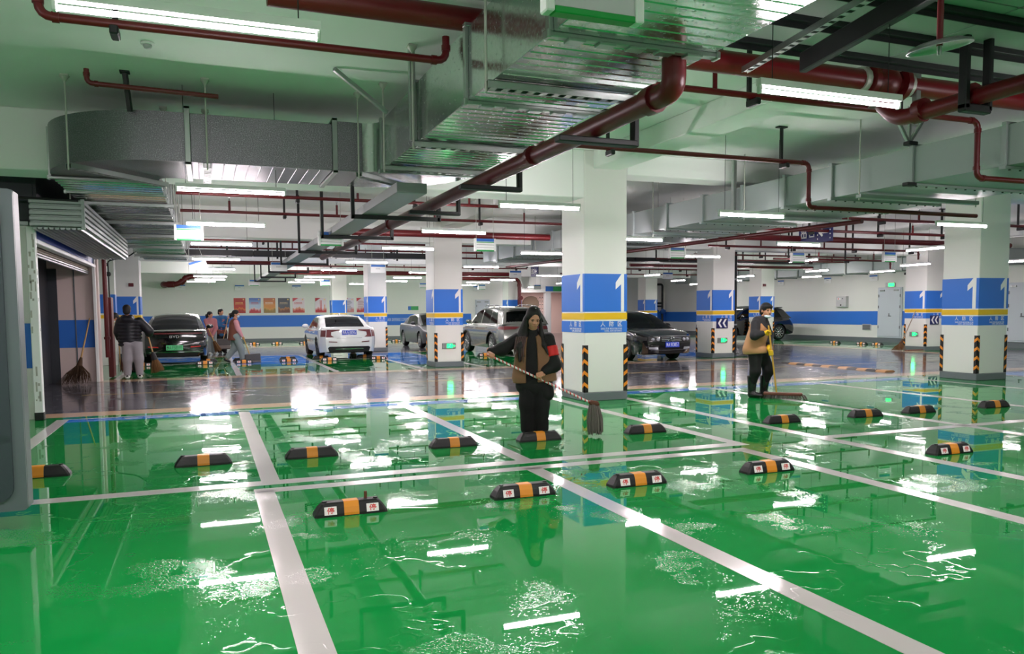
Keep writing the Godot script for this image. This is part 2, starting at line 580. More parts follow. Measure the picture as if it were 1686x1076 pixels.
	obj("blue_band", mb().span(Vector3(-6.0, 0.74, -12.9), Vector3(-2.33, 1.38, -12.893)), M.blue_wall, lf)
	var hd := struct_("wall_header", mb().span(Vector3(-6.3, 2.76, -12.95), Vector3(-2.2, 4.1, -13.3)), M.dark_wall, "dark panelled wall over the white wall end")
	for i in 5:
		obj("panel", mb().span(Vector3(-2.24 - i * 0.42, 2.84, -12.95), Vector3(-2.62 - i * 0.42, 3.36, -12.94), 0.004), M.dark_wall, hd)
	obj("ledge", mb().span(Vector3(-6.0, 2.76, -12.95), Vector3(-2.3, 2.83, -12.9), 0.01), M.corrugated, hd)
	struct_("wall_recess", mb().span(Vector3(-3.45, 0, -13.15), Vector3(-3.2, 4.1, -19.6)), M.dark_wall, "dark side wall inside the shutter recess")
	var re := struct_("wall_recess_end", mb().span(Vector3(-3.45, 0, -19.6), Vector3(-2.22, 4.1, -19.85)), M.pink_wall, "pale end wall with a blue band behind the leaning broom")
	obj("blue_band", mb().span(Vector3(-3.02, 0.77, -19.6), Vector3(-2.26, 1.38, -19.593)), M.blue_wall, re)
	obj("dark_strip", mb().span(Vector3(-3.2, 0, -19.6), Vector3(-3.02, 2.5, -19.585)), M.dark_wall, re)
	obj("seam", mb().bar(Vector3(-2.68, 0.05, -19.59), Vector3(-2.69, 2.55, -19.59), 0.02, 0.02), M.grey_base, re)
	struct_("wall_header_shutter", mb().span(Vector3(-2.5, 2.76, -13.3), Vector3(-2.2, 4.1, -19.85)), M.dark_wall, "wall over the roller shutter opening")
	struct_("wall_side_far", mb().span(Vector3(-3.6, 0, -19.85), Vector3(-3.3, 4.1, -44)), M.wall, "white left side wall behind the bent worker")
	# lit corridor behind the opening in the far wall
	var cw := mb()
	cw.span(Vector3(17.3, 0, -48), Vector3(23.5, 3.2, -48.2))
	cw.span(Vector3(17.3, 0, -44.3), Vector3(17.6, 3.2, -48))
	cw.span(Vector3(23.2, 0, -44.3), Vector3(23.5, 3.2, -48))
	cw.span(Vector3(17.3, 2.9, -44.3), Vector3(23.5, 3.2, -48.2))
	var cor := struct_("wall_corridor", cw, M.pink_wall, "pinkish lit corridor walls behind the opening in the far wall")
	obj("white_post", mb().span(Vector3(19.42, 0, -44.05), Vector3(19.8, 2.63, -44.35), 0.01), M.white, cor)
	obj("mural", mb().ball(Vector3(20.1, 2.0, -47.95), Vector3(0.62, 0.5, 0.04), 20, 10), M.rust, cor)
	var lc := AreaLight3D.new()
	lc.name = "corridor_light"
	lc.area_size = Vector2(1.2, 0.1)
	lc.light_energy = 3.0
	lc.light_color = rgb(255, 232, 226)
	lc.position = Vector3(20.4, 2.8, -46)
	lc.rotation.x = -PI / 2
	lc.shadow_enabled = true
	add_child(lc)

# ------------------------------------------------------------------ columns
func face_frame(o: Vector3, u: Vector3) -> Transform3D:    # u along the face, y up, z out of the face
	return Transform3D(Basis(u, Vector3.UP, u.cross(Vector3.UP)), o)

func plate(b: MB, xf: Transform3D, x0: float, x1: float, y0: float, y1: float, t := 0.004) -> MB:
	return b.extrude(PackedVector2Array([Vector2(x0, y0), Vector2(x1, y0), Vector2(x1, y1), Vector2(x0, y1)]), t, xf)

func build_columns() -> void:
	column(5.79, 6.58, -11.55, 0.87, "nearest square column, beside the mop, with blue panel reading 1", true)
	column(14.7, 15.55, -11.45, 0.85, "big square column at the right edge with blue panels reading 1", true)
	column(5.74, 6.53, -20.4, 0.87, "square column left of the grey car, green exit sign on its foot", true)
	column(14.6, 15.4, -20.3, 0.87, "square column right of the black saloon, chevron sign on it", true)
	column(23.5, 24.4, -20.3, 0.9, "square column before the grey door, red pipe on its right", true)
	column(5.77, 6.48, -29.8, 0.87, "square column directly behind the white saloon", true)
	column(24.1, 24.85, -29.8, 0.87, "square column behind the woman in yellow gloves", true)
	column(-2.9, -2.1, -29.8, 0.87, "square column in the far left corner behind the dark puffer jacket", true)
	column(5.77, 6.48, -38.9, 0.87, "farthest square column, standing before the posters", false)
	column(15.0, 15.75, -38.9, 0.87, "far column with a red pipe down its front, behind the grey car", false)
	column(23.75, 24.53, -39.5, 0.87, "far square column above the black saloon roof", false)
	column(15.0, 15.75, -29.8, 0.87, "square column hidden mostly behind the nearest column", false)

func column(x0: float, x1: float, zf: float, d: float, label: String, near_: bool) -> void:
	var b := mb().span(Vector3(x0, 0.14, zf), Vector3(x1, 4.1, zf - d), 0.012)
	var c := struct_("column", b, M.wall, label)
	c.set_meta("category", "column")
	obj("plinth", mb().span(Vector3(x0 - 0.012, 0, zf + 0.012), Vector3(x1 + 0.012, 0.145, zf - d - 0.012), 0.01), M.grey_base, c)
	var w := x1 - x0
	var wrap := func(called: String, y0: float, y1: float, m: String) -> MeshInstance3D:
		return obj(called, mb().span(Vector3(x0 - 0.004, y0, zf + 0.004), Vector3(x1 + 0.004, y1, zf - d - 0.004)), M[m], c)
	var panel: MeshInstance3D = wrap.call("blue_panel", 1.482, 2.105, "blue_wall")
	wrap.call("yellow_band", 1.352, 1.46, "yellow_band")
	var low: MeshInstance3D = wrap.call("name_band", 1.136, 1.325, "blue_wall")
	var faces := [[face_frame(Vector3(x0, 0, zf + 0.004), Vector3.RIGHT), w, 0.86, 0.93, 0.73], [face_frame(Vector3(x0 - 0.004, 0, zf - d), Vector3.BACK), d, 0.84, 0.93, 0.70]]
	for f in faces:
		var xf: Transform3D = f[0]
		var W: float = f[1]
		var y0 := 1.482
		var h := 0.623
		var p := PackedVector2Array()
		for q in [[f[3], 1.0], [f[2] + 0.01, 1.0], [f[4], 0.77], [f[4], 0.59], [f[2], 0.73], [f[2], 0.0], [f[3], 0.0]]:
			p.append(Vector2(q[0] * W, y0 + q[1] * h))
		obj("numeral", mb().extrude(p, 0.003, xf), M.white_flat, panel)
		if near_:
			var g := mb()
			var s := 0.085
			var k := 0
			for n in ["ren", "fang", "qu"]:
				glyph(g, n, xf * Transform3D(Basis.IDENTITY.scaled(Vector3(s, s, 1)), Vector3((0.375 + 0.2 * k) * W, 1.235, 0)), 0.1)
				k += 1
			obj("lettering", g, M.white_flat, low)
			text("lettering", "SHELTER REGION FOR", 0.028, M.white_flat, low, xf * Transform3D(Basis.IDENTITY, Vector3(0.63 * W, 1.197, 0.001)), 0.5 * W)
			text("lettering", "CIVIL AIR DEFENSE", 0.028, M.white_flat, low, xf * Transform3D(Basis.IDENTITY, Vector3(0.675 * W, 1.16, 0.001)), 0.41 * W)
	if near_:
		corner_guard(c, Vector3(x0, 0, zf), Vector3.RIGHT, Vector3.FORWARD)
		corner_guard(c, Vector3(x1, 0, zf), Vector3.LEFT, Vector3.FORWARD)
		corner_guard(c, Vector3(x0, 0, zf - d), Vector3.RIGHT, Vector3.BACK)

func corner_guard(c: Node3D, o: Vector3, a: Vector3, b: Vector3) -> void:
	# a rubber angle lying on two faces of the column's corner o; a and b run along the faces
	var w := 0.062
	var t := 0.01
	var y0 := 0.15
	var y1 := 0.93
	var out := mb()
	var leg := func(m: MB, u: Vector3, other: Vector3, th: float, lo: float, poly: Array) -> void:
		var nrm := -other
		var pts := PackedVector2Array()
		for q in poly:
			pts.append(Vector2(q[0], q[1]))
		m.extrude(pts, th, Transform3D(Basis(u, Vector3.UP, nrm), o + nrm * lo))
	var rect := [[-t, y0], [w, y0], [w, y1], [-t, y1]]
	leg.call(out, a, b, t, 0.0, rect)
	leg.call(out, b, a, t, 0.0, rect)
	var g := obj("corner_guard", out, M.guard_black, c)
	for i in 4:
		var y := y0 + 0.06 + i * 0.19
		var st := mb()
		var pl := [[-t, y + 0.055], [w, y], [w, y + 0.06], [-t, y + 0.115]]
		leg.call(st, a, b, 0.003, t, pl)
		leg.call(st, b, a, 0.003, t, pl)
		obj("reflective_band", st, M.guard_orange, g)

# ------------------------------------------------------------------ lights
func make_light() -> Node3D:
	var o := Node3D.new()
	var p := PackedVector2Array([Vector2(-0.026, 0.0), Vector2(-0.026, 0.045), Vector2(0.026, 0.045), Vector2(0.026, 0.0)])
	obj("housing", mb().extrude(p, 1.22, Transform3D(Basis(Vector3(0, 0, 1), Vector3(0, 1, 0), Vector3(-1, 0, 0)), Vector3(0.61, 0.0, 0))), M.white, o)
	obj("lamp_tube", mb().tube([Vector3(-0.585, -0.032, 0), Vector3(0.585, -0.032, 0)], 0.0125, 10), M.tube_glow, o)
	for s in [-1.0, 1.0]:
		obj("lampholder", mb().box(Vector3(0.598 * s, -0.02, 0), Vector3(0.024, 0.06, 0.036), 0.005), M.white, o)
		obj("suspension_wire", mb().tube([Vector3(0.5 * s, 0.045, 0), Vector3(0.5 * s, 1.15, 0)], 0.0035, 5, false), M.black_steel, o)
	return o

func build_lights() -> void:
	var rows := [
		["first row from the left", "X", [[-0.01, -4.23], [0.33, -9.84], [0.35, -13.54], [0.35, -17.34], [0.3, -22.21], [0.33, -27.04], [0.2, -32.35], [0.2, -35.37], [-0.15, -37.78]]],
		["second row from the left", "X", [[4.0, -4.25], [4.34, -10.01], [4.22, -13.64], [4.31, -17.44], [4.34, -22.5], [4.23, -26.81], [4.28, -32.07], [4.22, -34.95], [4.21, -37.78]]],
		["row beside the white duct", "X", [[7.82, -9.91], [8.18, -13.96], [7.88, -18.01], [8.29, -23.9], [7.5, -27.9], [7.87, -32.08], [8.17, -35.8], [7.31, -39.51]]],
		["row right of the white duct", "X", [[12.29, -9.94], [12.36, -14.04], [12.48, -17.9], [13.08, -29.2], [12.69, -33.58], [12.52, -36.59], [13.05, -40.24]]],
		["row along the cross aisle", "Z", [[16.35, -14.15], [16.61, -18.66], [17.04, -27.83], [17.25, -37.08], [18.06, -42.9]]],
		["row right of the cross aisle", "Z", [[21.9, -19.38], [21.5, -23.41], [21.78, -27.99], [21.49, -32.72]]],
		["row nearest the right wall", "Z", [[23.6, -17.39], [24.55, -23.24], [25.2, -27.76], [24.66, -32.54], [25.45, -36.95]]],
	]
	var words := ["first", "second", "third", "fourth", "fifth", "sixth", "seventh", "eighth", "ninth"]
	var proto := make_light()
	for r in rows:
		var k := 0
		for p in r[2]:
			var o: Node3D = proto.duplicate()
			o.name = numbered("tube_light")
			add_child(o)
			o.position = Vector3(p[0], 2.95, p[1])
			o.rotation.y = PI / 2 if r[1] == "Z" else 0.0
			tag(o, "lit hanging tube light, %s from the viewer in the %s" % [words[k], r[0]], "tube light", "hanging tube lights")
			tube_lamp(o)
			k += 1
	var unseen := ["just behind the viewer", "behind the viewer to the right", "behind the viewer, far right", "left of the steel door", "behind the steel door side", "above the white duct outside the right edge", "beyond the white duct outside the right edge", "farthest behind the viewer", "far behind the viewer to the right", "well outside the right edge, front", "well outside the right edge, middle", "by the right wall outside the edge"]
	for p in [[0.3, 1.4], [4.2, 1.4], [8.0, 1.4], [-3.6, -4.2], [-3.6, 1.4], [8.0, -4.2], [12.3, -4.2], [0.3, 6.5], [4.2, 6.5], [19.0, -4.2], [20.0, -10.0], [25.0, -10.0]]:
		var o: Node3D = proto.duplicate()
		o.name = numbered("tube_light")
		add_child(o)
		o.position = Vector3(p[0], 2.95, p[1])
		tag(o, "lit hanging tube light out of view, " + unseen.pop_front(), "tube light")
		tube_lamp(o)
	proto.free()

func tube_lamp(o: Node3D) -> void:
	var l := AreaLight3D.new()
	l.name = "lamp"
	l.area_size = Vector2(1.17, 0.03)
	l.light_energy = 1.5
	l.light_color = rgb(255, 244, 246)
	l.position = Vector3(0, -0.055, 0)
	l.rotation.x = -PI / 2
	l.shadow_enabled = true
	l.area_range = 40.0
	o.add_child(l, true)

# ------------------------------------------------------------------ ducts
func frame_z(b: MB, x0: float, x1: float, y0: float, y1: float, z: float, w := 0.03, t := 0.03) -> MB:   # an angle flange round a duct that runs along z
	b.span(Vector3(x0 - w, y0 - w, z - t), Vector3(x1 + w, y0, z + t), 0.004)
	b.span(Vector3(x0 - w, y1, z - t), Vector3(x1 + w, y1 + w, z + t), 0.004)
	b.span(Vector3(x0 - w, y0, z - t), Vector3(x0, y1, z + t), 0.004)
	b.span(Vector3(x1, y0, z - t), Vector3(x1 + w, y1, z + t), 0.004)
	for x in [x0 - w, x1 + w]:
		b.box(Vector3(x, y0 - w * 0.5, z), Vector3(0.03, 0.05, t * 2.6), 0.006)
	return b

func clips_z(b: MB, x0: float, x1: float, y: float, z: float, n: int) -> MB:
	for i in n:
		b.box(Vector3(lerpf(x0, x1, (i + 0.5) / n), y, z), Vector3((x1 - x0) / n * 0.55, 0.02, 0.085), 0.004)
	return b

func arc_duct(b: MB, c: Vector2, r0: float, r1: float, a0: float, a1: float, y0: float, y1: float) -> MB:
	var n := 16
	for r in [r0, r1]:
		var rows := []
		for y in [y0, y1]:
			var row := PackedVector3Array()
			for i in n + 1:
				var a := lerpf(a0, a1, float(i) / n)
				row.append(Vector3(c.x + cos(a) * r, y, c.y + sin(a) * r))
			rows.append(row)
		b.grid(rows, false, r == r0)
	for y in [y0, y1]:
		for i in n:
			var a := lerpf(a0, a1, float(i) / n)
			var e := lerpf(a0, a1, float(i + 1) / n)
			var p := Vector3(c.x + cos(a) * r0, y, c.y + sin(a) * r0)
			var q := Vector3(c.x + cos(a) * r1, y, c.y + sin(a) * r1)
			var s := Vector3(c.x + cos(e) * r1, y, c.y + sin(e) * r1)
			var t := Vector3(c.x + cos(e) * r0, y, c.y + sin(e) * r0)
			if y == y1: b.quad(p, q, s, t)
			else: b.quad(t, s, q, p)
	return b

func hollow_bar(a: Vector3, c: Vector3, w: float, h: float) -> MB:    # a C-shaped strut with slots left as rows of small plates
	var b := mb()
	var d := (c - a).normalized()
	var side := Vector3.UP.cross(d).normalized()
	if side.length() < 0.5: side = Vector3.RIGHT
	var up := d.cross(side)
	b.bar(a + side * w * 0.45, c + side * w * 0.45, w * 0.1, h, 0.0)
	b.bar(a - side * w * 0.45, c - side * w * 0.45, w * 0.1, h, 0.0)
	b.bar(a + up * h * 0.45, c + up * h * 0.45, w, h * 0.1, 0.0)
	var L := a.distance_to(c)
	var n := int(L / 0.1)
	for i in n:
		b.box(a + d * ((i + 0.5) * L / n) - up * h * 0.45, Vector3(w, h * 0.08, L / n * 0.5), 0.0, Basis(side, up, d))
	return b

func build_ducts() -> void:
	# --- big galvanised duct: along the viewer's right, round an elbow to the left, round another one away
	var A := thing("air_duct", "large shiny galvanised air duct that turns left and then away under the ceiling", "air duct", Vector3(2.03, 3.2, -9.42))
	var off := -A.position
	var put := func(called: String, b: MB, m: String) -> MeshInstance3D:
		var o := obj(called, b, M[m], A)
		o.position = off
		return o
	var x0 := 2.03
	var x1 := 3.2
	var y0 := 3.2
	var y1 := 3.78
	var cuts := [2.5, 0.2, -1.4, -2.9, -4.49, -6.14, -7.79, -9.42]
	for i in cuts.size() - 1:
		var za: float = cuts[i]
		var zb: float = cuts[i + 1]
		var p: MeshInstance3D = put.call("duct_panel", mb().span(Vector3(x0, y0, za - 0.005), Vector3(x1, y1, zb + 0.005), 0.004), "galv")
		var beads := mb()
		var nb := int((za - zb) / 0.13)
		for k in nb:
			var z := lerpf(za, zb, (k + 1.0) / (nb + 1.0))
			beads.extrude(PackedVector2Array([Vector2(0, 0), Vector2(0.012, -0.005), Vector2(0.024, 0)]), x1 - x0 - 0.02, Transform3D(Basis(Vector3.BACK, Vector3.UP, Vector3.LEFT), Vector3(x1 - 0.01, y0, z)))
		obj("bead", beads, M.galv, p).set_meta("kind", "stuff")
		if i > 0:
			var fl := frame_z(mb(), x0, x1, y0, y1, za)
			clips_z(fl, x0 + 0.05, x1 - 0.05, y0 - 0.035, za, 5)
			put.call("flange", fl, "galv_plain")
	put.call("flange", frame_z(mb(), x0, x1, y0, y1, -9.42), "galv_plain")
	put.call("duct_elbow", arc_duct(mb(), Vector2(1.83, -9.42), 0.2, 1.37, 0.0, -PI / 2, y0, y1), "galv")
	# short piece and the cross run
	var lf := mb()
	var frame_x := func(b: MB, x: float) -> MB:
		b.span(Vector3(x - 0.03, y0 - 0.03, -9.59), Vector3(x + 0.03, y0, -10.82), 0.004)
		b.span(Vector3(x - 0.03, y1, -9.59), Vector3(x + 0.03, y1 + 0.03, -10.82), 0.004)
		b.span(Vector3(x - 0.03, y0 - 0.03, -9.59), Vector3(x + 0.03, y1 + 0.03, -9.62), 0.004)
		b.span(Vector3(x - 0.03, y0 - 0.03, -10.79), Vector3(x + 0.03, y1 + 0.03, -10.82), 0.004)
		return b
	var yt := 3.74
	put.call("duct_panel", mb().span(Vector3(1.52, y0, -9.62), Vector3(1.83, y1, -10.79), 0.004), "galv_spangle")
	put.call("flange", frame_x.call(mb(), 1.5), "galv_plain")
	put.call("flange", frame_x.call(mb(), -0.13), "galv_plain")
	var leg: MeshInstance3D = put.call("duct_panel", mb().span(Vector3(-0.1, y0, -9.62), Vector3(1.47, yt, -10.79), 0.004), "galv_spangle")
	var lb := mb()
	for k in 11:
		lb.box(Vector3(-0.02 + k * 0.135, y0 - 0.002, -10.2), Vector3(0.016, 0.012, 1.1), 0.004)
		lb.box(Vector3(-0.02 + k * 0.135, (y0 + yt) * 0.5, -9.62), Vector3(0.014, yt - y0 - 0.04, 0.006), 0.0)
	obj("bead", lb, M.galv_spangle, leg).set_meta("kind", "stuff")
	put.call("duct_elbow", arc_duct(mb(), Vector2(-0.3, -11.02), 0.2, 1.4, PI / 2, PI, y0, yt), "galv_spangle")
	put.call("duct_panel", mb().span(Vector3(-0.3, y0, -9.62), Vector3(-0.15, yt, -10.82), 0.0), "galv_spangle")
	# the far run, its underside pressed into cross ribs
	var z := -11.02
	for i in 13:
		var zb := z - 1.2
		var p: MeshInstance3D = put.call("duct_panel", mb().span(Vector3(-1.7, y0, z - 0.01), Vector3(-0.5, yt, zb + 0.01), 0.004), "galv")
		var rib := mb()
		for k in 6:
			var zz := z - 0.1 - k * 0.2
			rib.extrude(PackedVector2Array([Vector2(-0.09, 0), Vector2(-0.04, -0.035), Vector2(0.04, -0.035), Vector2(0.09, 0)]), 1.2, Transform3D(Basis(Vector3.BACK, Vector3.UP, Vector3.LEFT), Vector3(-0.5, y0, zz)))
		obj("rib", rib, M.galv, p)
		put.call("flange", frame_z(mb(), -1.7, -0.5, y0 - 0.02, yt, z), "galv_plain")
		z = zb
	# trapeze hangers
	var hang := func(a: Vector3, c: Vector3) -> void:
		put.call("trapeze_bar", hollow_bar(a, c, 0.09, 0.055), "galv_plain")
		for e in [a, c]:
			put.call("hanger_rod", mb().tube([e + Vector3(0, -0.05, 0), Vector3(e.x, 4.1, e.z)], 0.011, 6), "rod")
			put.call("nut_plate", mb().box(Vector3(e.x, 4.09, e.z), Vector3(0.09, 0.02, 0.09), 0.005).lathe([Vector2(0.05, 4.08), Vector2(0.015, 4.03)], Transform3D(Basis.IDENTITY, Vector3(e.x, 0, e.z)), 8), "rod")
	for zz in [-5.5, -7.65, -9.0, -2.2]:
		hang.call(Vector3(1.96, 3.15, zz), Vector3(3.38, 3.15, zz))
	hang.call(Vector3(1.76, 3.15, -9.5), Vector3(2.75, 3.15, -10.45))
	hang.call(Vector3(0.07, 3.15, -9.5), Vector3(0.07, 3.15, -10.95))
	hang.call(Vector3(-1.35, 3.13, -9.85), Vector3(-0.42, 3.13, -10.95))
	for zz in [-13.0, -15.5, -18.0, -21.0, -24.0]:
		hang.call(Vector3(-1.78, 3.12, zz), Vector3(-0.4, 3.12, zz))
	put.call("strut", mb().bar(Vector3(1.97, 3.2, -7.72), Vector3(1.97, 4.1, -7.72), 0.06, 0.06, 0.006), "galv_plain")
	put.call("brace", mb().bar(Vector3(1.98, 3.75, -8.9), Vector3(1.35, 4.08, -8.6), 0.045, 0.045, 0.006), "galv_plain")
	# --- white duct on the right
	var R := thing("air_duct", "long matt grey-white air duct with bolted flanges, right of the nearest column", "air duct", Vector3(8.6, 3.12, -9.0))
	off = -R.position
	var rcuts := [3.0, -1.6, -2.8, -4.0, -5.2, -6.43, -7.7, -9.1, -10.1, -11.15, -12.3, -13.5, -14.8, -16.3, -17.6, -19.0, -20.4, -21.8, -23.2, -24.6]
	for i in rcuts.size() - 1:
		var pr := obj("duct_panel", mb().span(Vector3(8.6, 3.12, rcuts[i] - 0.006), Vector3(10.7, 3.58, rcuts[i + 1] + 0.006), 0.004), M.duct_grey, R)
		pr.position = off
		if i > 0:
			var fb := frame_z(mb(), 8.6, 10.7, 3.12, 3.58, rcuts[i], 0.035, 0.03)
			var fo := obj("flange", fb, M.duct_grey, R)
			fo.position = off
			var bolts := mb()
			for k in 12:
				bolts.lathe([Vector2(0, 0.012), Vector2(0.014, 0.012), Vector2(0.014, 0)], Transform3D(Basis(Vector3.RIGHT, Vector3.DOWN, Vector3.FORWARD), Vector3(8.68 + k * 0.177, 3.085, rcuts[i])), 6)
			obj("bolt", bolts, M.black_steel, fo).set_meta("kind", "stuff")
	for zz in [-5.9, -8.5, -11.0, -13.9, -17.0, -20.0, -23.0]:
		var tb := obj("trapeze_bar", mb().span(Vector3(8.5, 3.03, zz - 0.05), Vector3(10.8, 3.085, zz + 0.05), 0.008), M.duct_grey, R)
		tb.position = off
		for x in [8.52, 10.78]:
			var hr := obj("hanger_rod", mb().tube([Vector3(x, 3.0, zz), Vector3(x, 4.1, zz)], 0.01, 6), M.rod, R)
			hr.position = off
	var st := obj("strut", mb().bar(Vector3(8.53, 3.08, -11.3), Vector3(8.53, 4.05, -11.3), 0.07, 0.07, 0.008), M.galv_plain, R)
	st.position = off
	for d in [Vector3(-0.35, 0, 0), Vector3(0, 0, 0), Vector3(0.35, 0, 0)]:
		var br := obj("brace", mb().bar(Vector3(8.53, 3.62, -7.7), Vector3(8.53, 4.09, -7.7) + d, 0.04, 0.04, 0.005), M.galv_plain, R)
		br.position = off
	for y in [3.62, 3.1]:
		var bk := obj("bracket", mb().box(Vector3(8.56, y, -7.7), Vector3(0.16, 0.05, 0.1), 0.008), M.black_steel, R)
		bk.position = off
	# --- grey duct along the right wall
	var S := thing("air_duct", "grey flanged air duct high along the right wall, above the grey door", "air duct", Vector3(26.4, 3.05, -28))
	off = -S.position
	for i in 14:
		var za := -19.5 - i * 1.5
		var ps := obj("duct_panel", mb().span(Vector3(26.4, 3.05, za), Vector3(27.6, 3.55, za - 1.47), 0.004), M.duct_grey, S)
		ps.position = off
		var fs := obj("flange", frame_z(mb(), 26.4, 27.6, 3.05, 3.55, za, 0.04, 0.03), M.tray_grey, S)
		fs.position = off
		if i % 2:
			for x in [26.35, 27.65]:
				var rs := obj("hanger_rod", mb().tube([Vector3(x, 3.0, za), Vector3(x, 4.1, za)], 0.012, 5), M.rod, S)
				rs.position = off
	# --- steel plates, angles and channels under the ceiling at the top right
	var P := thing("cable_platform", "grey steel plates with black cross angles under the ceiling, top right corner", "cable tray", Vector3(5, 3.8, -5))
	off = -P.position
	var px := [1.2, 3.4, 5.9, 8.4, 10.9, 13.4]
	for i in 5:
		for j in 3:
			var pp := obj("steel_plate", mb().span(Vector3(px[i] + 0.01, 3.79, -5.62 + j * 1.3), Vector3(px[i + 1] - 0.01, 3.8, -4.34 + j * 1.3), 0.002), M.plate_grey, P)
			pp.position = off
	for k in 7:
		var an := obj("angle_bar", mb().span(Vector3(3.35, 3.74, -5.62 + k * 0.55), Vector3(13.4, 3.79, -5.56 + k * 0.55), 0.004).span(Vector3(3.35, 3.7, -5.62 + k * 0.55), Vector3(13.4, 3.79, -5.61 + k * 0.55)), M.black_steel, P)
		an.position = off
	var pc := obj("perforated_channel", hollow_bar(Vector3(4.4, 3.56, -5.7), Vector3(3.93, 3.56, -2.5), 0.06, 0.05), M.galv_plain, P)
	pc.position = off
	var bb := obj("black_beam", mb().bar(Vector3(4.72, 3.55, -5.35), Vector3(4.06, 3.55, -2.0), 0.07, 0.16, 0.008), M.black_steel, P)
	bb.position = off
	# --- trunking with cables beside the fire main
	var T := thing("cable_trunking", "long grey cable trunking running away beside the red fire main", "cable tray", Vector3(2.28, 2.93, -20))
	off = -T.position
	for i in 11:
		var pt := obj("trunking_length", mb().span(Vector3(2.1, 2.88, -9.0 - i * 2.5), Vector3(2.46, 3.0, -11.49 - i * 2.5), 0.006), M.tray_grey, T)
		pt.position = off
	for zz in [-11.2, -14.3, -18.0, -22.5, -27.0, -31.0, -35.0]:
		var sb := obj("support_bar", mb().span(Vector3(1.95, 2.82, zz - 0.03), Vector3(3.25, 2.88, zz + 0.03), 0.006).span(Vector3(3.2, 2.82, zz - 0.03), Vector3(3.26, 3.02, zz + 0.03), 0.006).span(Vector3(1.95, 2.82, zz - 0.03), Vector3(2.0, 4.09, zz + 0.03), 0.006), M.black_steel, T)
		sb.position = off
	var D := thing("cable_trunking", "dark cable trunking crossing the ceiling behind the third tube light", "cable tray", Vector3(3.0, 3.25, -24.2))
	var off2 := -D.position
	for i in 4:
		var pd := obj("trunking_length", mb().span(Vector3(-0.6 + i * 1.95, 3.16, -24.0), Vector3(1.33 + i * 1.95, 3.32, -24.4), 0.006), M.black_steel, D)
		pd.position = off2
	for x in [0.6, 2.0, 5.6]:
		var hd := obj("hanger_rod", mb().span(Vector3(x, 3.1, -24.2), Vector3(x + 0.05, 4.09, -24.26), 0.004), M.black_steel, D)
		hd.position = off2

	var E := thing("cable_trunking", "dark cable trunking under the ceiling right of the nearest column, above the black saloon", "cable tray", Vector3(16.0, 3.4, -25.9))
	for i in 6:
		obj("trunking_length", mb().span(Vector3(-5.0 + i * 2.0, -0.07, -0.2), Vector3(-3.03 + i * 2.0, 0.07, 0.2), 0.006), M.black_steel, E)
	for x in [-4.0, 0.0, 4.0]:
		obj("hanger_rod", mb().span(Vector3(x, 0.07, -0.03), Vector3(x + 0.05, 0.69, 0.03), 0.004), M.black_steel, E)

# ------------------------------------------------------------------ pipes
func bend(pts: Array, r: float) -> Array:       # rounds the corners of a pipe run
	var out := [pts[0]]
	for i in range(1, pts.size() - 1):
		var a: Vector3 = pts[i - 1]
		var b: Vector3 = pts[i]
		var c: Vector3 = pts[i + 1]
		var k := minf(r, minf(a.distance_to(b), b.distance_to(c)) * 0.45)
		var p := b + (a - b).normalized() * k
		var q := b + (c - b).normalized() * k
		for t in [0.0, 0.25, 0.5, 0.75, 1.0]:
			out.append(p.lerp(b, t).lerp(b.lerp(q, t), t))
	out.append(pts[pts.size() - 1])
	return out

func pipe_run(label: String, pts: Array, r: float, m := "pipe_red", risers := [], hangers := [], hang_foot := true) -> Node3D:
	var at: Vector3 = pts[0]
	var o := thing("fire_pipe", label, "pipe", at)
	var local := []
	for p in pts: local.append(p - at)
	obj("pipe", mb().tube(bend(local, r * 3.0), r, 12), M[m], o)
	for i in range(1, local.size() - 1):
		for q in [local[i - 1], local[i + 1]]:
			var d: Vector3 = (q - local[i]).normalized()
			if (q - local[i]).length() > r * 4.2: obj("coupling", mb().tube([local[i] + d * r * 2.6, local[i] + d * r * 4.0], r * 1.22, 12), M[m], o)
	for q in risers:
		var b: Vector3 = q - at
		obj("riser", mb().tube([b, b + Vector3(0, 0.22, 0)], r * 0.75, 8), M[m], o)
		obj("sprinkler_head", mb().tube([b + Vector3(0, 0.22, 0), b + Vector3(0, 0.27, 0)], 0.012, 6).box(b + Vector3(0, 0.285, 0), Vector3(0.05, 0.006, 0.05)), M.galv_plain, o)
	for q in hangers:
		var b: Vector3 = q - at
		var up: float = 4.1 - q.y
		var h := mb().span(b + Vector3(-0.02, -0.06 - r, -0.05 - r), b + Vector3(0.02, up, -0.01 - r), 0.004)
		h.span(b + Vector3(-0.03, -0.065 - r, -0.05 - r), b + Vector3(0.03, -r, 0.06 + r), 0.01)
		if hang_foot: h.box(b + Vector3(0, up - 0.01, -0.03 - r), Vector3(0.16, 0.02, 0.08), 0.004)
		obj("hanger", h, M.black_steel, o)
	return o

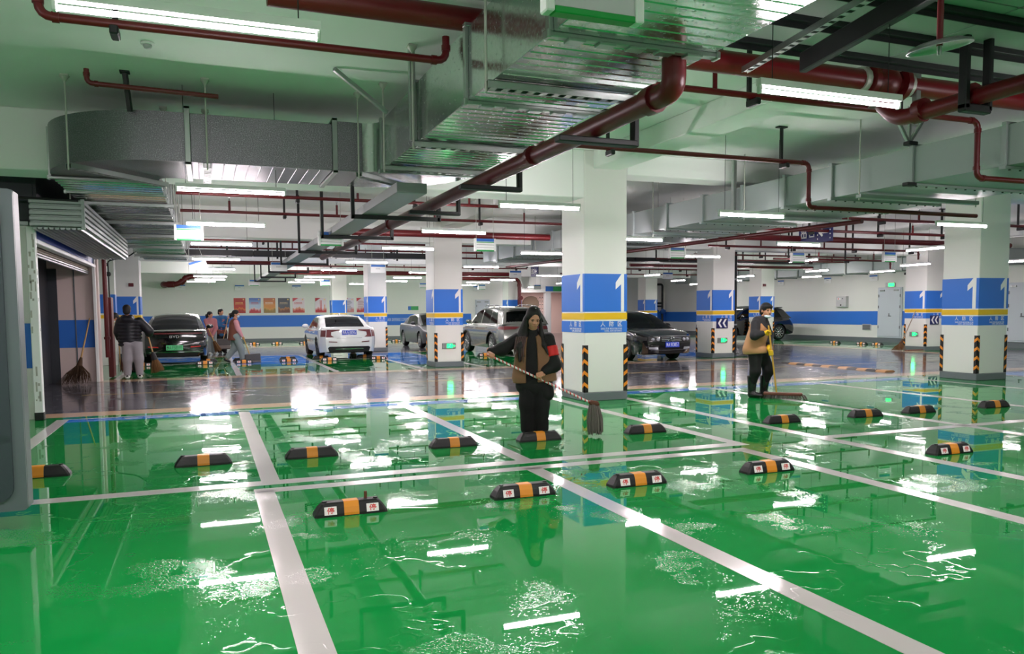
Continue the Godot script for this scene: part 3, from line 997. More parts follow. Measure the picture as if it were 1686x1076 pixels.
func build_pipes() -> void:
	# fire main with its elbow at the near end
	pipe_run("thick dark red fire main running away beneath the right edge of the shiny duct", [Vector3(2.99, 3.19, -4.62), Vector3(2.99, 2.98, -4.62), Vector3(2.96, 2.98, -21.5)], 0.082, "pipe_red")
	var fm := get_node("fire_pipe")
	for z in [-7.0, -13.2, -15.8, -19.0]:
		obj("clamp", mb().tube([Vector3(-0.03, -0.21, z + 4.59), Vector3(-0.03, -0.21, z + 4.65)], 0.094, 12), M.pipe_dark, fm)
	for z in [-5.75, -8.3, -10.6]:
		obj("support_bar", mb().span(Vector3(-0.35, -0.35, z + 4.57), Vector3(0.36, -0.3, z + 4.67), 0.008).span(Vector3(0.33, -0.35, z + 4.58), Vector3(0.38, 0.0, z + 4.66), 0.008), M.black_steel, fm)
	# big header across
	var big := pipe_run("very thick red header pipe crossing under the top right steel plates", [Vector3(3.5, 3.7, -5.96), Vector3(13.5, 3.7, -5.96)], 0.1)
	obj("pipe", mb().tube([Vector3(-3.0, 0.185, -0.3), Vector3(-0.2, 0.185, -0.3), Vector3(0, 0.01, -0.03)], 0.095, 12), M.pipe_dark, big)
	obj("valve_body", mb().ball(Vector3(2.75, 0, 0), Vector3(0.17, 0.16, 0.16), 14, 10).tube([Vector3(2.52, 0, 0), Vector3(2.58, 0, 0)], 0.16, 14).tube([Vector3(2.92, 0, 0), Vector3(2.98, 0, 0)], 0.16, 14).tube([Vector3(2.75, 0, 0), Vector3(2.75, -0.2, 0.0)], 0.105, 12).tube([Vector3(2.75, -0.18, 0), Vector3(2.75, -0.22, 0)], 0.14, 12), M.pipe_dark, big)
	for x in [2.44, 3.0]:
		obj("clip", mb().tube([Vector3(x, 0, 0), Vector3(x + 0.06, 0, 0)], 0.12, 14), M.rod, big)
	obj("hanger", mb().span(Vector3(3.1, -0.35, 0.02), Vector3(3.16, 0.15, 0.08), 0.006), M.galv_plain, big)
	obj("hanger", mb().span(Vector3(0.75, 0.05, -0.03), Vector3(0.85, 0.39, 0.03), 0.006), M.galv_plain, big)
	var br := pipe_run("red branch pipe bending out of the header's valve towards the viewer", [Vector3(6.25, 3.48, -5.96), Vector3(6.22, 3.3, -5.75), Vector3(6.15, 3.3, -1.5)], 0.075)
	for z in [0.45, 0.95, 1.6]:
		obj("coupling", mb().tube([Vector3(-0.05, -0.15, z), Vector3(-0.06, -0.15, z + 0.09)], 0.09, 12), M.pipe_dark, br)
	obj("hanger", mb().span(Vector3(-0.22, -0.3, 1.0), Vector3(-0.16, 0.45, 1.08), 0.01).span(Vector3(-0.22, -0.32, 1.0), Vector3(0.1, -0.25, 1.08), 0.01).span(Vector3(0.06, -0.3, 1.0), Vector3(0.11, 0.45, 1.08), 0.01), M.black_steel, br)
	# sprinkler branches of the near bay
	pipe_run("red sprinkler pipe behind the nearest tube light at the top left", [Vector3(-1.03, 4.09, -6.47), Vector3(-1.03, 3.6, -6.47), Vector3(1.95, 3.6, -6.47), Vector3(1.95, 3.8, -6.47)], 0.032, "pipe_dark", [], [Vector3(-0.55, 3.6, -6.47)], false)
	pipe_run("red sprinkler pipe behind the top right tube light, dropping before the white duct", [Vector3(3.6, 3.6, -6.47), Vector3(8.2, 3.6, -6.47), Vector3(8.2, 2.97, -6.47), Vector3(12.0, 2.97, -6.47)], 0.032, "pipe_dark", [Vector3(4.65, 3.6, -6.47)], [Vector3(5.1, 3.6, -6.47), Vector3(7.1, 3.6, -6.47)])
	pipe_run("red sprinkler pipe crossing above the nearest column, dropping before the white duct", [Vector3(3.3, 3.6, -9.13), Vector3(8.2, 3.6, -9.13), Vector3(8.2, 2.97, -9.13), Vector3(11.6, 2.97, -9.13)], 0.032, "pipe_dark", [Vector3(4.4, 3.6, -9.13)], [Vector3(4.95, 3.6, -9.13), Vector3(7.75, 3.6, -9.13)])
	pipe_run("short red sprinkler pipe with an upright head behind the rounded duct elbow", [Vector3(-1.05, 3.98, -9.1), Vector3(-1.05, 3.84, -9.1), Vector3(0.2, 3.84, -9.2)], 0.026, "pipe_dark")
	var bp := thing("hanger_post", "black steel hanger post above the rounded duct elbow", "hanger", Vector3(-0.73, 3.2, -9.5))
	obj("post", mb().bar(Vector3(0.03, 0.5, -0.1), Vector3(0, 0.9, 0), 0.05, 0.05, 0.006), M.black_steel, bp)
	obj("foot", mb().box(Vector3(0, 0.89, 0), Vector3(0.1, 0.02, 0.1), 0.004), M.black_steel, bp)
	# sprinkler drop with its collector disc
	var ds := thing("sprinkler", "sprinkler with a round polished collector disc, top right", "sprinkler", Vector3(3.9, 2.97, -3.33))
	obj("pipe", mb().tube([Vector3(0, 0.0, 0), Vector3(0.0, 0.83, 0.0)], 0.017, 8), M.pipe_red, ds)
	obj("disc", mb().lathe([Vector2(0.0, 0.03), Vector2(0.12, 0.022), Vector2(0.165, 0.004), Vector2(0.17, -0.012), Vector2(0.165, -0.012), Vector2(0.155, 0.0), Vector2(0.1, 0.012), Vector2(0.0, 0.018)], Transform3D(Basis(Vector3.FORWARD, -0.16) * Basis(Vector3.RIGHT, 0.02), Vector3.ZERO), 36), M.galv_plain, ds)
	obj("sprinkler_head", mb().tube([Vector3(0, -0.05, 0), Vector3(0, 0.03, 0)], 0.012, 8), M.galv_plain, ds)
	# branches of the bays behind
	var rows := [
		[-14.2, -0.4, 5.3, 3.5, 0.03, "first"], [-16.6, -0.4, 7.9, 3.5, 0.03, "second"], [-18.9, 3.3, 8.45, 3.42, 0.085, "third, thick"],
		[-23.0, -0.4, 8.4, 3.5, 0.03, "fourth"], [-25.6, -0.4, 13.9, 3.5, 0.03, "fifth"], [-24.7, -0.3, 2.6, 3.0, 0.06, "sixth, short and thick"], [-28.2, 2.4, 13.9, 3.5, 0.03, "seventh"], [-32.3, 3.0, 13.9, 3.5, 0.03, "eighth"], [-33.6, 3.0, 13.9, 3.45, 0.03, "ninth"], [-36.0, 3.0, 13.9, 3.3, 0.1, "tenth, thick"]]
	for r in rows:
		var ri := []
		var hg := []
		var x: float = r[1] + 0.9
		var k := 0
		while x < r[2] and r[4] < 0.05:
			if k % 2 == 0: ri.append(Vector3(x, r[3], r[0]))
			else: hg.append(Vector3(x, r[3], r[0]))
			k += 1
			x += 1.05
		pipe_run("red pipe crossing behind the shiny duct, %s from the front" % r[5], [Vector3(r[1], r[3], r[0]), Vector3(r[2], r[3], r[0])], r[4], "pipe_dark", ri, hg, r[0] > -20)
	var rr := [
		[-13.3, 11.2, 19.0, 3.45, 0.035, "first"], [-15.2, 10.95, 20.0, 3.4, 0.035, "second"], [-16.2, 10.95, 22.0, 3.3, 0.075, "third, thick"], [-17.6, 12.5, 20.0, 3.2, 0.03, "fourth"], [-19.0, 15.8, 20.4, 3.0, 0.03, "fifth"],
		[-22.8, 15.6, 23.0, 3.4, 0.03, "sixth"], [-25.2, 15.6, 24.5, 3.4, 0.03, "seventh"], [-27.5, 15.8, 25.0, 3.3, 0.06, "eighth, thick"], [-31.8, 16.0, 25.5, 3.4, 0.03, "ninth"], [-34.5, 16.0, 25.5, 3.3, 0.03, "tenth"]]
	for r in rr:
		var ri := []
		var hg := []
		var x: float = r[1] + 0.6
		var k := 0
		while x < r[2] and r[4] < 0.05:
			if k % 2 == 1: ri.append(Vector3(x, r[3], r[0]))
			else: hg.append(Vector3(x, r[3], r[0]))
			k += 1
			x += 1.1
		var pts := [Vector3(r[1], r[3], r[0]), Vector3(r[2], r[3], r[0])]
		if r[5] == "fifth" or r[5] == "fourth": pts.append(Vector3(r[2], r[3] - 0.25, r[0]))
		pipe_run("red pipe between exit sign and right column, %s from the front" % r[5], pts, r[4], "pipe_dark", ri, hg, r[0] > -20)
	# cross main under the white duct
	pipe_run("dark red pipe slanting away beneath the white duct", [Vector3(10.3, 2.96, -10.2), Vector3(9.2, 2.93, -24.0)], 0.04, "pipe_dark")
	# smoke detector
	var sd := thing("smoke_detector", "round white smoke detector on the ceiling above the shiny duct", "smoke detector", Vector3(-0.44, 4.1, -8.44))
	obj("base", mb().lathe([Vector2(0, 0), Vector2(0.06, 0), Vector2(0.062, -0.018), Vector2(0.045, -0.022), Vector2(0, -0.022)], Transform3D.IDENTITY, 20), M.white, sd)
	obj("sensor", mb().lathe([Vector2(0.04, -0.02), Vector2(0.04, -0.035), Vector2(0.03, -0.055), Vector2(0, -0.058)], Transform3D.IDENTITY, 20), M.plate_grey, sd)

# ------------------------------------------------------------------ signs
func hang_sign(at: Vector3, kind: int, label: String, roll := 0.0, size := 0.45, group := "hanging bay signs") -> Node3D:
	var o := thing("hanging_sign", label, "sign", at, 0.0, group)
	var w := size
	var h := size * 0.56
	if kind == 0 or kind == 2:      # framed light box with white side posts
		for s in [-1.0, 1.0]:
			obj("side_post", mb().box(Vector3(s * (w / 2 - 0.02), h / 2, 0), Vector3(0.04, h, 0.07), 0.006), M.white, o)
		obj("panel", mb().box(Vector3(0, h / 2, 0), Vector3(w - 0.08, h - 0.01, 0.04), 0.003), M.sign_grey if kind == 2 else M.white, o)
		obj("header", mb().box(Vector3(0, h * 0.87, 0.022), Vector3(w - 0.08, h * 0.22, 0.006)), M.sign_blue, o)
		obj("stripe", mb().box(Vector3(0, h * 0.7, 0.022), Vector3(w - 0.08, h * 0.07, 0.006)), M.sign_green, o)
		for y in ([] if kind == 2 else [0.5, 0.27]):
			obj("rib", mb().box(Vector3(0, h * y, 0.022), Vector3(w - 0.08, 0.006, 0.006)), M.print_grey, o)
		obj("rail", mb().box(Vector3(0, 0.012, 0), Vector3(w - 0.08, 0.028, 0.06), 0.004), M.green_rail if kind == 2 else M.sign_green, o)
	else:                           # white plate with a blue header and a line of marks
		obj("panel", mb().box(Vector3(0, h / 2, 0), Vector3(w, h, 0.03), 0.004), M.white, o)
		obj("header", mb().box(Vector3(0, h * 0.85, 0.017), Vector3(w - 0.02, h * 0.24, 0.005)), M.sign_blue, o)
		var d := mb()
		for i in 4:
			d.box(Vector3(-0.06 + i * 0.035, h * 0.48, 0.017), Vector3(0.018, 0.02, 0.004))
		obj("marks", d, M.print_grey, o)
	if at.y < 2.72 and size < 0.6:
		for s in [-1.0, 1.0]:
			obj("suspension_rod", mb().tube([Vector3(s * w * 0.4, h, 0), Vector3(s * w * 0.4, 4.1 - at.y, 0)], 0.004, 5, false), M.rod, o)
	o.rotation.z = roll
	return o

func build_signs() -> void:
	hang_sign(Vector3(1.53, 2.7, -2.97), 2, "grey sign panel with a green bottom rail, cut off by the top edge")
	hang_sign(Vector3(-0.22, 2.7, -13.98), 0, "blue-headed light box sign beside the ribbed duct at the left")
	hang_sign(Vector3(2.14, 2.7, -14.43), 0, "blue-headed light box sign hanging before the grey cable trunking")
	hang_sign(Vector3(5.24, 2.7, -14.87), 0, "pale striped light box sign left of the nearest column")
	hang_sign(Vector3(10.3, 2.7, -15.74), 0, "blue-headed light box sign just right of the nearest column")
	hang_sign(Vector3(14.33, 2.7, -16.3), 0, "pale striped light box sign under the navy exit sign")
	hang_sign(Vector3(16.6, 2.7, -15.5), 0, "blue-headed light box sign between the exit sign and the right column")
	hang_sign(Vector3(-0.12, 2.7, -23.0), 1, "crooked white sign plate hanging askew at the end of the ribbed duct", 0.32)
	hang_sign(Vector3(2.0, 2.7, -23.5), 1, "white sign plate with a blue header above the fifth poster")
	hang_sign(Vector3(4.95, 2.7, -23.9), 1, "white sign plate hanging before the column behind the white saloon")
	hang_sign(Vector3(10.42, 2.7, -26.3), 1, "white sign plate hanging above the grey car and the mop woman's head")
	hang_sign(Vector3(16.73, 2.7, -26.2), 1, "white sign plate hanging above the black saloon")
	hang_sign(Vector3(2.0, 2.7, -36.0), 0, "small light box sign hanging above the second poster")
	hang_sign(Vector3(5.0, 2.7, -35.6), 0, "small light box sign hanging above the column before the posters")
	hang_sign(Vector3(10.28, 2.7, -38.6), 0, "small light box sign hanging just left of the column with the green exit sign")
	hang_sign(Vector3(14.02, 2.7, -40.35), 0, "small light box sign hanging above the far grey door")
	hang_sign(Vector3(17.15, 2.7, -40.0), 0, "small light box sign hanging left of the green and blue banner")
	hang_sign(Vector3(-1.2, 2.73, -43.96), 1, "white and blue plate high on the far wall above the puffer jacket", 0.0, 0.5, "bay plates on the walls")
	hang_sign(Vector3(1.7, 2.73, -43.96), 1, "white and blue plate on the far wall above the first poster", 0.0, 0.48, "bay plates on the walls")
	hang_sign(Vector3(4.62, 2.73, -43.96), 1, "white and blue plate on the far wall above the fifth poster", 0.0, 0.48, "bay plates on the walls")
	hang_sign(Vector3(14.97, 2.73, -43.96), 1, "white and blue plate on the far wall above the narrow grey door", 0.0, 0.48, "bay plates on the walls")
	var wp := ["far end, above the black SUV", "above the meter box", "just left of the grey door"]
	var k := 0
	for z in [-32.9, -29.62, -26.85]:
		var s := hang_sign(Vector3(27.86, 2.73, z), 1, "white and blue plate on the right wall, " + wp[k], 0.0, 0.46, "bay plates on the walls")
		s.rotation.y = -PI / 2
		k += 1
	# navy direction signs
	for e in [[Vector3(14.3, 3.15, -15.65), 1.15, "navy hanging exit sign with white characters and arrow, right of the nearest column"], [Vector3(14.1, 3.07, -33.2), 0.8, "small navy hanging sign above the mop woman, left of the nearest column"]]:
		var o := thing("exit_sign", e[2], "sign", e[0])
		var L: float = e[1]
		obj("panel", mb().box(Vector3(0, 0.225, 0), Vector3(0.05, 0.45, L), 0.006), M.navy, o)
		var xf := Transform3D(Basis(Vector3(0, 0, -1), Vector3.UP, Vector3(-1, 0, 0)), Vector3(-0.026, 0, L / 2))
		xf = Transform3D(Basis(Vector3(0, 0, 1), Vector3.UP, Vector3(-1, 0, 0)), Vector3(-0.026, 0, -L / 2))
		var g := mb()
		glyph(g, "chu", xf * Transform3D(Basis.IDENTITY.scaled(Vector3(0.2, 0.24, 1)), Vector3(0.09 * L / 1.15, 0.14, 0)), 0.16, 0.004)
		glyph(g, "kou", xf * Transform3D(Basis.IDENTITY.scaled(Vector3(0.2, 0.2, 1)), Vector3(0.37 * L / 1.15, 0.15, 0)), 0.16, 0.004)
		obj("lettering", g, M.white_flat, o)
		var ar := mb()
		ar.extrude(PackedVector2Array([Vector2(0.7, 0.235), Vector2(0.82, 0.34), Vector2(0.86, 0.3), Vector2(0.81, 0.26), Vector2(1.02, 0.26), Vector2(1.02, 0.21), Vector2(0.81, 0.21), Vector2(0.86, 0.17), Vector2(0.82, 0.13)]), 0.004, xf * Transform3D(Basis.IDENTITY.scaled(Vector3(L / 1.15, 1, 1)), Vector3.ZERO))
		for y in [0.07, 0.17, 0.27, 0.37]:
			for x in [0.66, 1.08]:
				ar.extrude(PackedVector2Array([Vector2(x, y), Vector2(x + 0.03, y), Vector2(x + 0.03, y + 0.03), Vector2(x, y + 0.03)]), 0.004, xf * Transform3D(Basis.IDENTITY.scaled(Vector3(L / 1.15, 1, 1)), Vector3.ZERO))
		obj("arrow", ar, M.white_flat, o)
		for s in [-0.4, 0.4]:
			obj("suspension_rod", mb().tube([Vector3(0, 0.45, s * L), Vector3(0, 4.1 - e[0].y, s * L)], 0.008, 6, false), M.black_steel, o)
	# chevron plates and green running-man exit signs on the columns
	for e in [[Vector3(14.935, 1.08, -20.296), 0.0, "navy plate with white double chevron, on the column right of the black saloon"], [Vector3(23.9, 1.08, -20.296), 0.0, "navy plate with white double chevron, on the column before the grey door"]]:
		var o := thing("chevron_sign", e[2], "sign", e[0], e[1])
		obj("plate", mb().box(Vector3(0, 0, 0.008), Vector3(0.42, 0.32, 0.014), 0.003), M.navy, o)
		var c := mb()
		for i in 2:
			var x := -0.16 + i * 0.17
			c.extrude(PackedVector2Array([Vector2(x, 0), Vector2(x + 0.09, 0.13), Vector2(x + 0.16, 0.13), Vector2(x + 0.07, 0), Vector2(x + 0.16, -0.13), Vector2(x + 0.09, -0.13)]), 0.003, Transform3D(Basis.IDENTITY, Vector3(0, 0, 0.015)))
		obj("chevrons", c, M.white_flat, o)
	for e in [[Vector3(6.12, 0.575, -20.396), 0.0, 0.38, "lit green running man exit sign on the column left of the grey car"], [Vector3(14.95, 0.55, -20.296), 0.0, 0.36, "lit green running man exit sign under the chevron plate by the black saloon"], [Vector3(23.496, 0.58, -20.77), -PI / 2, 0.36, "lit green running man exit sign on the column before the grey door"]]:
		var o := thing("running_exit_sign", e[3], "exit sign", e[0], e[1], "running man exit signs")
		var w: float = e[2]
		obj("plate", mb().box(Vector3(0, 0, 0.012), Vector3(w, 0.155, 0.024), 0.005), M.steel_panel, o)
		obj("lit_panel", mb().box(Vector3(0.02, 0, 0.025), Vector3(w * 0.42, 0.12, 0.004)), M.exit_green, o)
		var p := mb()
		p.ball(Vector3(0.03, 0.042, 0.03), Vector3(0.012, 0.012, 0.003), 8, 6)
		p.bar(Vector3(0.025, 0.028, 0.029), Vector3(0.01, -0.01, 0.029), 0.016, 0.003)
		p.bar(Vector3(0.01, -0.01, 0.029), Vector3(0.04, -0.045, 0.029), 0.01, 0.003)
		p.bar(Vector3(0.01, -0.01, 0.029), Vector3(-0.03, -0.04, 0.029), 0.01, 0.003)
		p.bar(Vector3(0.024, 0.024, 0.029), Vector3(0.055, 0.005, 0.029), 0.008, 0.003)
		obj("figure", p, M.white_flat, o)
		obj("arrow", mb().extrude(PackedVector2Array([Vector2(w * 0.46, 0), Vector2(w * 0.36, 0.035), Vector2(w * 0.36, 0.012), Vector2(w * 0.27, 0.012), Vector2(w * 0.27, -0.012), Vector2(w * 0.36, -0.012), Vector2(w * 0.36, -0.035)]), 0.003, Transform3D(Basis.IDENTITY, Vector3(0, 0, 0.024))), M.exit_green, o)
		var l := AreaLight3D.new()
		l.name = "lamp"
		l.area_size = Vector2(w * 0.4, 0.12)
		l.light_energy = 0.05
		l.light_color = rgb(40, 240, 120)
		l.position = Vector3(0.02, 0, 0.04)
		l.rotation.y = PI
		l.shadow_enabled = true
		o.add_child(l, true)
	# banner over the opening in the far wall and the small plate on the wall
	var bn := thing("banner", "blue and green banner over the lit opening in the far wall", "sign", Vector3(20.9, 2.7, -43.96))
	obj("blue_part", mb().box(Vector3(-1.25, 0.15, 0), Vector3(0.5, 0.3, 0.04), 0.004), M.sign_blue, bn)
	obj("green_part", mb().box(Vector3(0.2, 0.15, 0), Vector3(2.4, 0.3, 0.04), 0.004), M.sign_green, bn)
	obj("emblem", mb().extrude(PackedVector2Array([Vector2(0, 0), Vector2(0.4, 0.1), Vector2(0.5, 0.28), Vector2(0.2, 0.16)]), 0.004, Transform3D(Basis.IDENTITY, Vector3(-0.4, 0, 0.021))), M.white_flat, bn)
	var gp := thing("wall_plate", "small blue and green plate on the far wall above the lettering", "sign", Vector3(11.1, 1.72, -43.98))
	obj("blue_part", mb().box(Vector3(-0.22, 0, 0), Vector3(0.16, 0.22, 0.02), 0.003), M.sign_blue, gp)
	obj("green_part", mb().box(Vector3(0.08, 0, 0), Vector3(0.44, 0.22, 0.02), 0.003), M.sign_green, gp)

# ------------------------------------------------------------------ left side: steel door, shutter, brooms
func round_rect(x0: float, y0: float, x1: float, y1: float, r: float, n := 5) -> PackedVector2Array:
	var p := PackedVector2Array()
	for c in [[x1 - r, y0 + r, -PI / 2], [x1 - r, y1 - r, 0.0], [x0 + r, y1 - r, PI / 2], [x0 + r, y0 + r, PI]]:
		for i in n + 1:
			var a: float = c[2] + PI / 2 * i / n
			p.append(Vector2(c[0] + cos(a) * r, c[1] + sin(a) * r))
	return p

func build_left_side() -> void:
	var door := thing("blast_door", "thick dark grey steel blast door leaf standing open at the left edge", "door", Vector3(-1.195, 0.15, -6.2))
	obj("leaf", mb().span(Vector3(-1.9, 0, -0.02), Vector3(0, 2.2, -0.2), 0.012), M.door_edge, door)
	obj("rim", mb().extrude(round_rect(-1.9, 0.0, -0.0, 2.2, 0.03), 0.02, Transform3D(Basis.IDENTITY, Vector3(0, 0, -0.02))), M.door_edge, door)
	obj("panel", mb().extrude(round_rect(-1.85, 0.07, -0.075, 2.13, 0.1), 0.018, Transform3D(Basis.IDENTITY, Vector3(0, 0, 0.0))), M.door_grey, door)
	obj("handle", mb().tube([Vector3(-0.3, 0.58, 0.0), Vector3(-0.3, 0.58, 0.07)], 0.022, 12).ball(Vector3(-0.24, 0.58, 0.08), Vector3(0.09, 0.026, 0.026), 12, 8), M.door_edge, door)
	obj("hinge", mb().tube([Vector3(-1.88, 0.3, 0.03), Vector3(-1.88, 0.6, 0.03)], 0.03, 12), M.door_edge, door)
	obj("support_wheel", mb().tube([Vector3(-0.9, -0.09, -0.13), Vector3(-0.9, -0.09, -0.08)], 0.06, 14).box(Vector3(-0.9, -0.03, -0.105), Vector3(0.06, 0.08, 0.08)), M.black_steel, door)
	# roller shutter
	var sh := thing("roller_shutter", "corrugated galvanised roller shutter box over the blue shutter curtain", "shutter", Vector3(-2.2, 2.66, -12.4))
	var o := -sh.position
	var box := obj("box", mb().span(Vector3(-2.2, 2.7, -12.42), Vector3(-1.56, 3.09, -18.9), 0.01), M.corrugated, sh)
	box.position = o
	var rib := PackedVector2Array([Vector2(-0.03, 0), Vector2(-0.022, 0.028), Vector2(0.022, 0.028), Vector2(0.03, 0)])
	for i in 5:
		var y := 2.74 + i * 0.077
		var r1 := obj("rib", mb().extrude(rib, 0.64, Transform3D(Basis(Vector3.UP, Vector3.BACK, Vector3.RIGHT), Vector3(-2.2, y, -12.42))), M.corrugated, sh)
		r1.position = o
		var r2 := obj("rib", mb().extrude(rib, 6.48, Transform3D(Basis(Vector3.UP, Vector3.RIGHT, Vector3.FORWARD), Vector3(-1.56, y, -12.42))), M.corrugated, sh)
		r2.position = o
	for i in 9:
		var r3 := obj("rib", mb().extrude(rib, 6.48, Transform3D(Basis(Vector3.RIGHT, Vector3.DOWN, Vector3.FORWARD), Vector3(-2.15 + i * 0.068, 2.7, -12.42))), M.corrugated, sh)
		r3.position = o
	var cb := obj("corner_strip", mb().span(Vector3(-1.58, 2.68, -12.4), Vector3(-1.53, 3.1, -12.45), 0.005), M.corrugated, sh)
	cb.position = o
	var bc := obj("curtain_header", mb().span(Vector3(-2.33, 2.6, -13.2), Vector3(-2.28, 2.78, -19.55), 0.004), M.shutter_blue, sh)
	bc.position = o
	var gr := obj("guide_channel", mb().span(Vector3(-2.36, 2.53, -13.1), Vector3(-2.24, 2.6, -19.55), 0.01), M.white, sh)
	gr.position = o
	for i in 4:
		var sl := obj("slat", mb().span(Vector3(-2.42, 2.5 - i * 0.04, -13.2), Vector3(-2.38, 2.535 - i * 0.04, -19.55), 0.008), M.rust if i < 2 else M.tray_grey, sh)
		sl.position = o
	for e in [[-12.78, "paint-worn white steel jamb at the near side of the shutter opening", 0.1], [-19.5, "slim white steel jamb at the far side of the shutter opening", 0.05]]:
		var j := thing("shutter_jamb", e[1], "door jamb", Vector3(-2.25, 0, e[0]))
		obj("post", mb().span(Vector3(-0.06, 0, 0.06), Vector3(e[2] - 0.05, 2.74, -0.06), 0.008), M.white, j)
		if e[2] > 0.06:
			var chips := mb()
			var rn := RandomNumberGenerator.new()
			rn.seed = 4
			for i in 22:
				var y := rn.randf_range(0.05, 2.6)
				chips.box(Vector3(rn.randf_range(-0.045, 0.03), y, 0.061), Vector3(rn.randf_range(0.01, 0.03), rn.randf_range(0.02, 0.16), 0.003))
				if i % 3 == 0: chips.box(Vector3(0.051, y, rn.randf_range(-0.04, 0.04)), Vector3(0.003, rn.randf_range(0.02, 0.12), 0.02))
			obj("paint_chips", chips, M.chipped, j).set_meta("kind", "stuff")
			obj("foot", mb().span(Vector3(-0.065, 0, 0.065), Vector3(0.055, 0.12, -0.065), 0.01), M.black_steel, j)
	var cab := thing("cable", "black cable loop above the shutter box", "cable", Vector3(-2.5, 3.1, -12.4))
	obj("cord", mb().tube([Vector3(-1.2, 0.35, -0.5), Vector3(-0.7, 0.05, -0.3), Vector3(-0.3, -0.06, -0.1), Vector3(0.1, -0.01, 0.0), Vector3(0.9, -0.03, 0.0)], 0.018, 6).tube([Vector3(-1.2, 0.0, -0.4), Vector3(-0.6, 0.02, -0.2), Vector3(0.1, 0.0, 0.0)], 0.016, 6), M.black, cab)
	var rp := thing("riser_pipe", "vertical red pipe and red cabinet edge just past the shutter opening", "pipe", Vector3(-2.13, 0, -20.35))
	obj("pipe", mb().tube([Vector3(-0.03, 3.4, 0), Vector3(-0.03, 0.5, 0)], 0.05, 12), M.pipe_red, rp)
	obj("cabinet", mb().span(Vector3(-0.05, 0.02, -0.25), Vector3(0.06, 1.9, -0.7), 0.01), M.pipe_red, rp)
	obj("flange", mb().tube([Vector3(-0.03, 0.92, 0), Vector3(-0.03, 0.98, 0)], 0.07, 12), M.pipe_dark, rp)
	obj("elbow", mb().tube(bend([Vector3(-0.03, 3.35, 0), Vector3(0.1, 3.42, 0.1), Vector3(0.7, 3.42, 0.1)], 0.1), 0.05, 10), M.pipe_red, rp)
	var cd := thing("conduit", "thin black conduit with a spiky box, left of the far left column", "conduit", Vector3(-2.5, 0, -24.5))
	obj("pipe", mb().tube(bend([Vector3(0, 0.0, 0), Vector3(0, 2.95, 0), Vector3(0.05, 3.0, 0), Vector3(0.5, 3.1, 0), Vector3(0.9, 3.4, 0)], 0.1), 0.02, 6), M.black_steel, cd)
	obj("box", mb().ball(Vector3(0.0, 2.62, 0.02), Vector3(0.07, 0.07, 0.05), 8, 6).box(Vector3(-0.05, 2.88, 0.02), Vector3(0.12, 0.09, 0.08), 0.01), M.black_steel, cd)
	var pl := thing("pilaster", "slim white pilaster with blue panel beyond the red pipe", "pillar", Vector3(-2.75, 0, -25.6))
	obj("shaft", mb().span(Vector3(-0.28, 0, 0), Vector3(0.28, 4.0, -0.4), 0.01), M.wall, pl)
	obj("blue_panel", mb().span(Vector3(-0.285, 1.53, 0.006), Vector3(0.285, 2.08, -0.41)), M.blue_wall, pl)
	obj("yellow_band", mb().span(Vector3(-0.285, 1.38, 0.006), Vector3(0.285, 1.48, -0.41)), M.yellow_band, pl)
	obj("stripe", mb().span(Vector3(0.1, 1.53, 0.012), Vector3(0.16, 2.08, 0.0)), M.white_flat, pl)
	# elbow of a red pipe high on the far wall
	pipe_run("short thick red pipe stub bent upwards high on the far left wall", [Vector3(-1.9, 2.95, -43.98), Vector3(-1.9, 2.95, -42.2), Vector3(-1.2, 2.95, -42), Vector3(-0.75, 3.35, -42), Vector3(-0.3, 3.35, -42), Vector3(-0.3, 4.08, -42)], 0.13, "pipe_red")
	# leaning brooms
	twig_broom("twig broom leaning against the pale wall with the blue band, left", Vector3(-2.66, 0.0, -18.95), Vector3(-2.4, 1.42, -19.52), 0.36, 0.62, 3, "straw_dark", "bamboo")
	twig_broom("twig broom leaning against the column before the grey door", Vector3(22.72, 0.0, -20.75), Vector3(23.3, 1.4, -20.55), 0.26, 0.45, 9, "straw", "rust")
	var sq := thing("squeegee", "flat mop lying on the floor beside the leaning broom, far right", "mop", Vector3(23.05, 0.0, -20.35))
	obj("head", mb().box(Vector3(0, 0.03, 0), Vector3(0.75, 0.05, 0.12), 0.012), M.wood_dark, sq)
	obj("cloth", mb().box(Vector3(0, 0.012, 0.02), Vector3(0.8, 0.02, 0.16), 0.006), M.rust, sq)

func twig_broom(label: String, foot: Vector3, tip: Vector3, spread: float, head: float, seed_: int, m1: String, m2: String) -> Node3D:
	var b := thing("broom", label, "broom", foot)
	var d := (tip - foot).normalized()
	obj("handle", mb().tube([d * head * 0.75, tip - foot], [0.02, 0.014], 8), M[m2], b)
	obj("binding", mb().tube([d * head * 0.62, d * head * 0.8, d * head * 1.0], [0.07, 0.05, 0.026], 10), M.straw_dark, b)
	var rn := RandomNumberGenerator.new()
	rn.seed = seed_
	var t := mb()
	var side := d.cross(Vector3.UP).normalized()
	if side.length() < 0.1: side = Vector3.RIGHT
	var up2 := side.cross(d)
	for i in 260:
		var a := rn.randf() * TAU
		var r := sqrt(rn.randf())
		var top := d * head * 0.72 + (side * cos(a) + up2 * sin(a)) * 0.05 * r
		var out := Vector3(cos(a), 0, sin(a)) * spread * r * rn.randf_range(0.75, 1.15)
		var len_ := rn.randf_range(0.86, 1.0)
		var end := top.lerp(Vector3(out.x, 0.004, out.z), len_)
		end.y = maxf(end.y, 0.004)
		var mid := top.lerp(end, 0.5) + Vector3(out.x, 0, out.z) * 0.14 + Vector3(rn.randf_range(-.015, .015), rn.randf_range(-.01, .02), rn.randf_range(-.015, .015))
		mid.y = maxf(mid.y, 0.012)
		t.tube([top, mid, end], [0.0042, 0.0034, 0.0016], 3, false)
	obj("twigs", t, M[m1], b).set_meta("kind", "stuff")
	return b

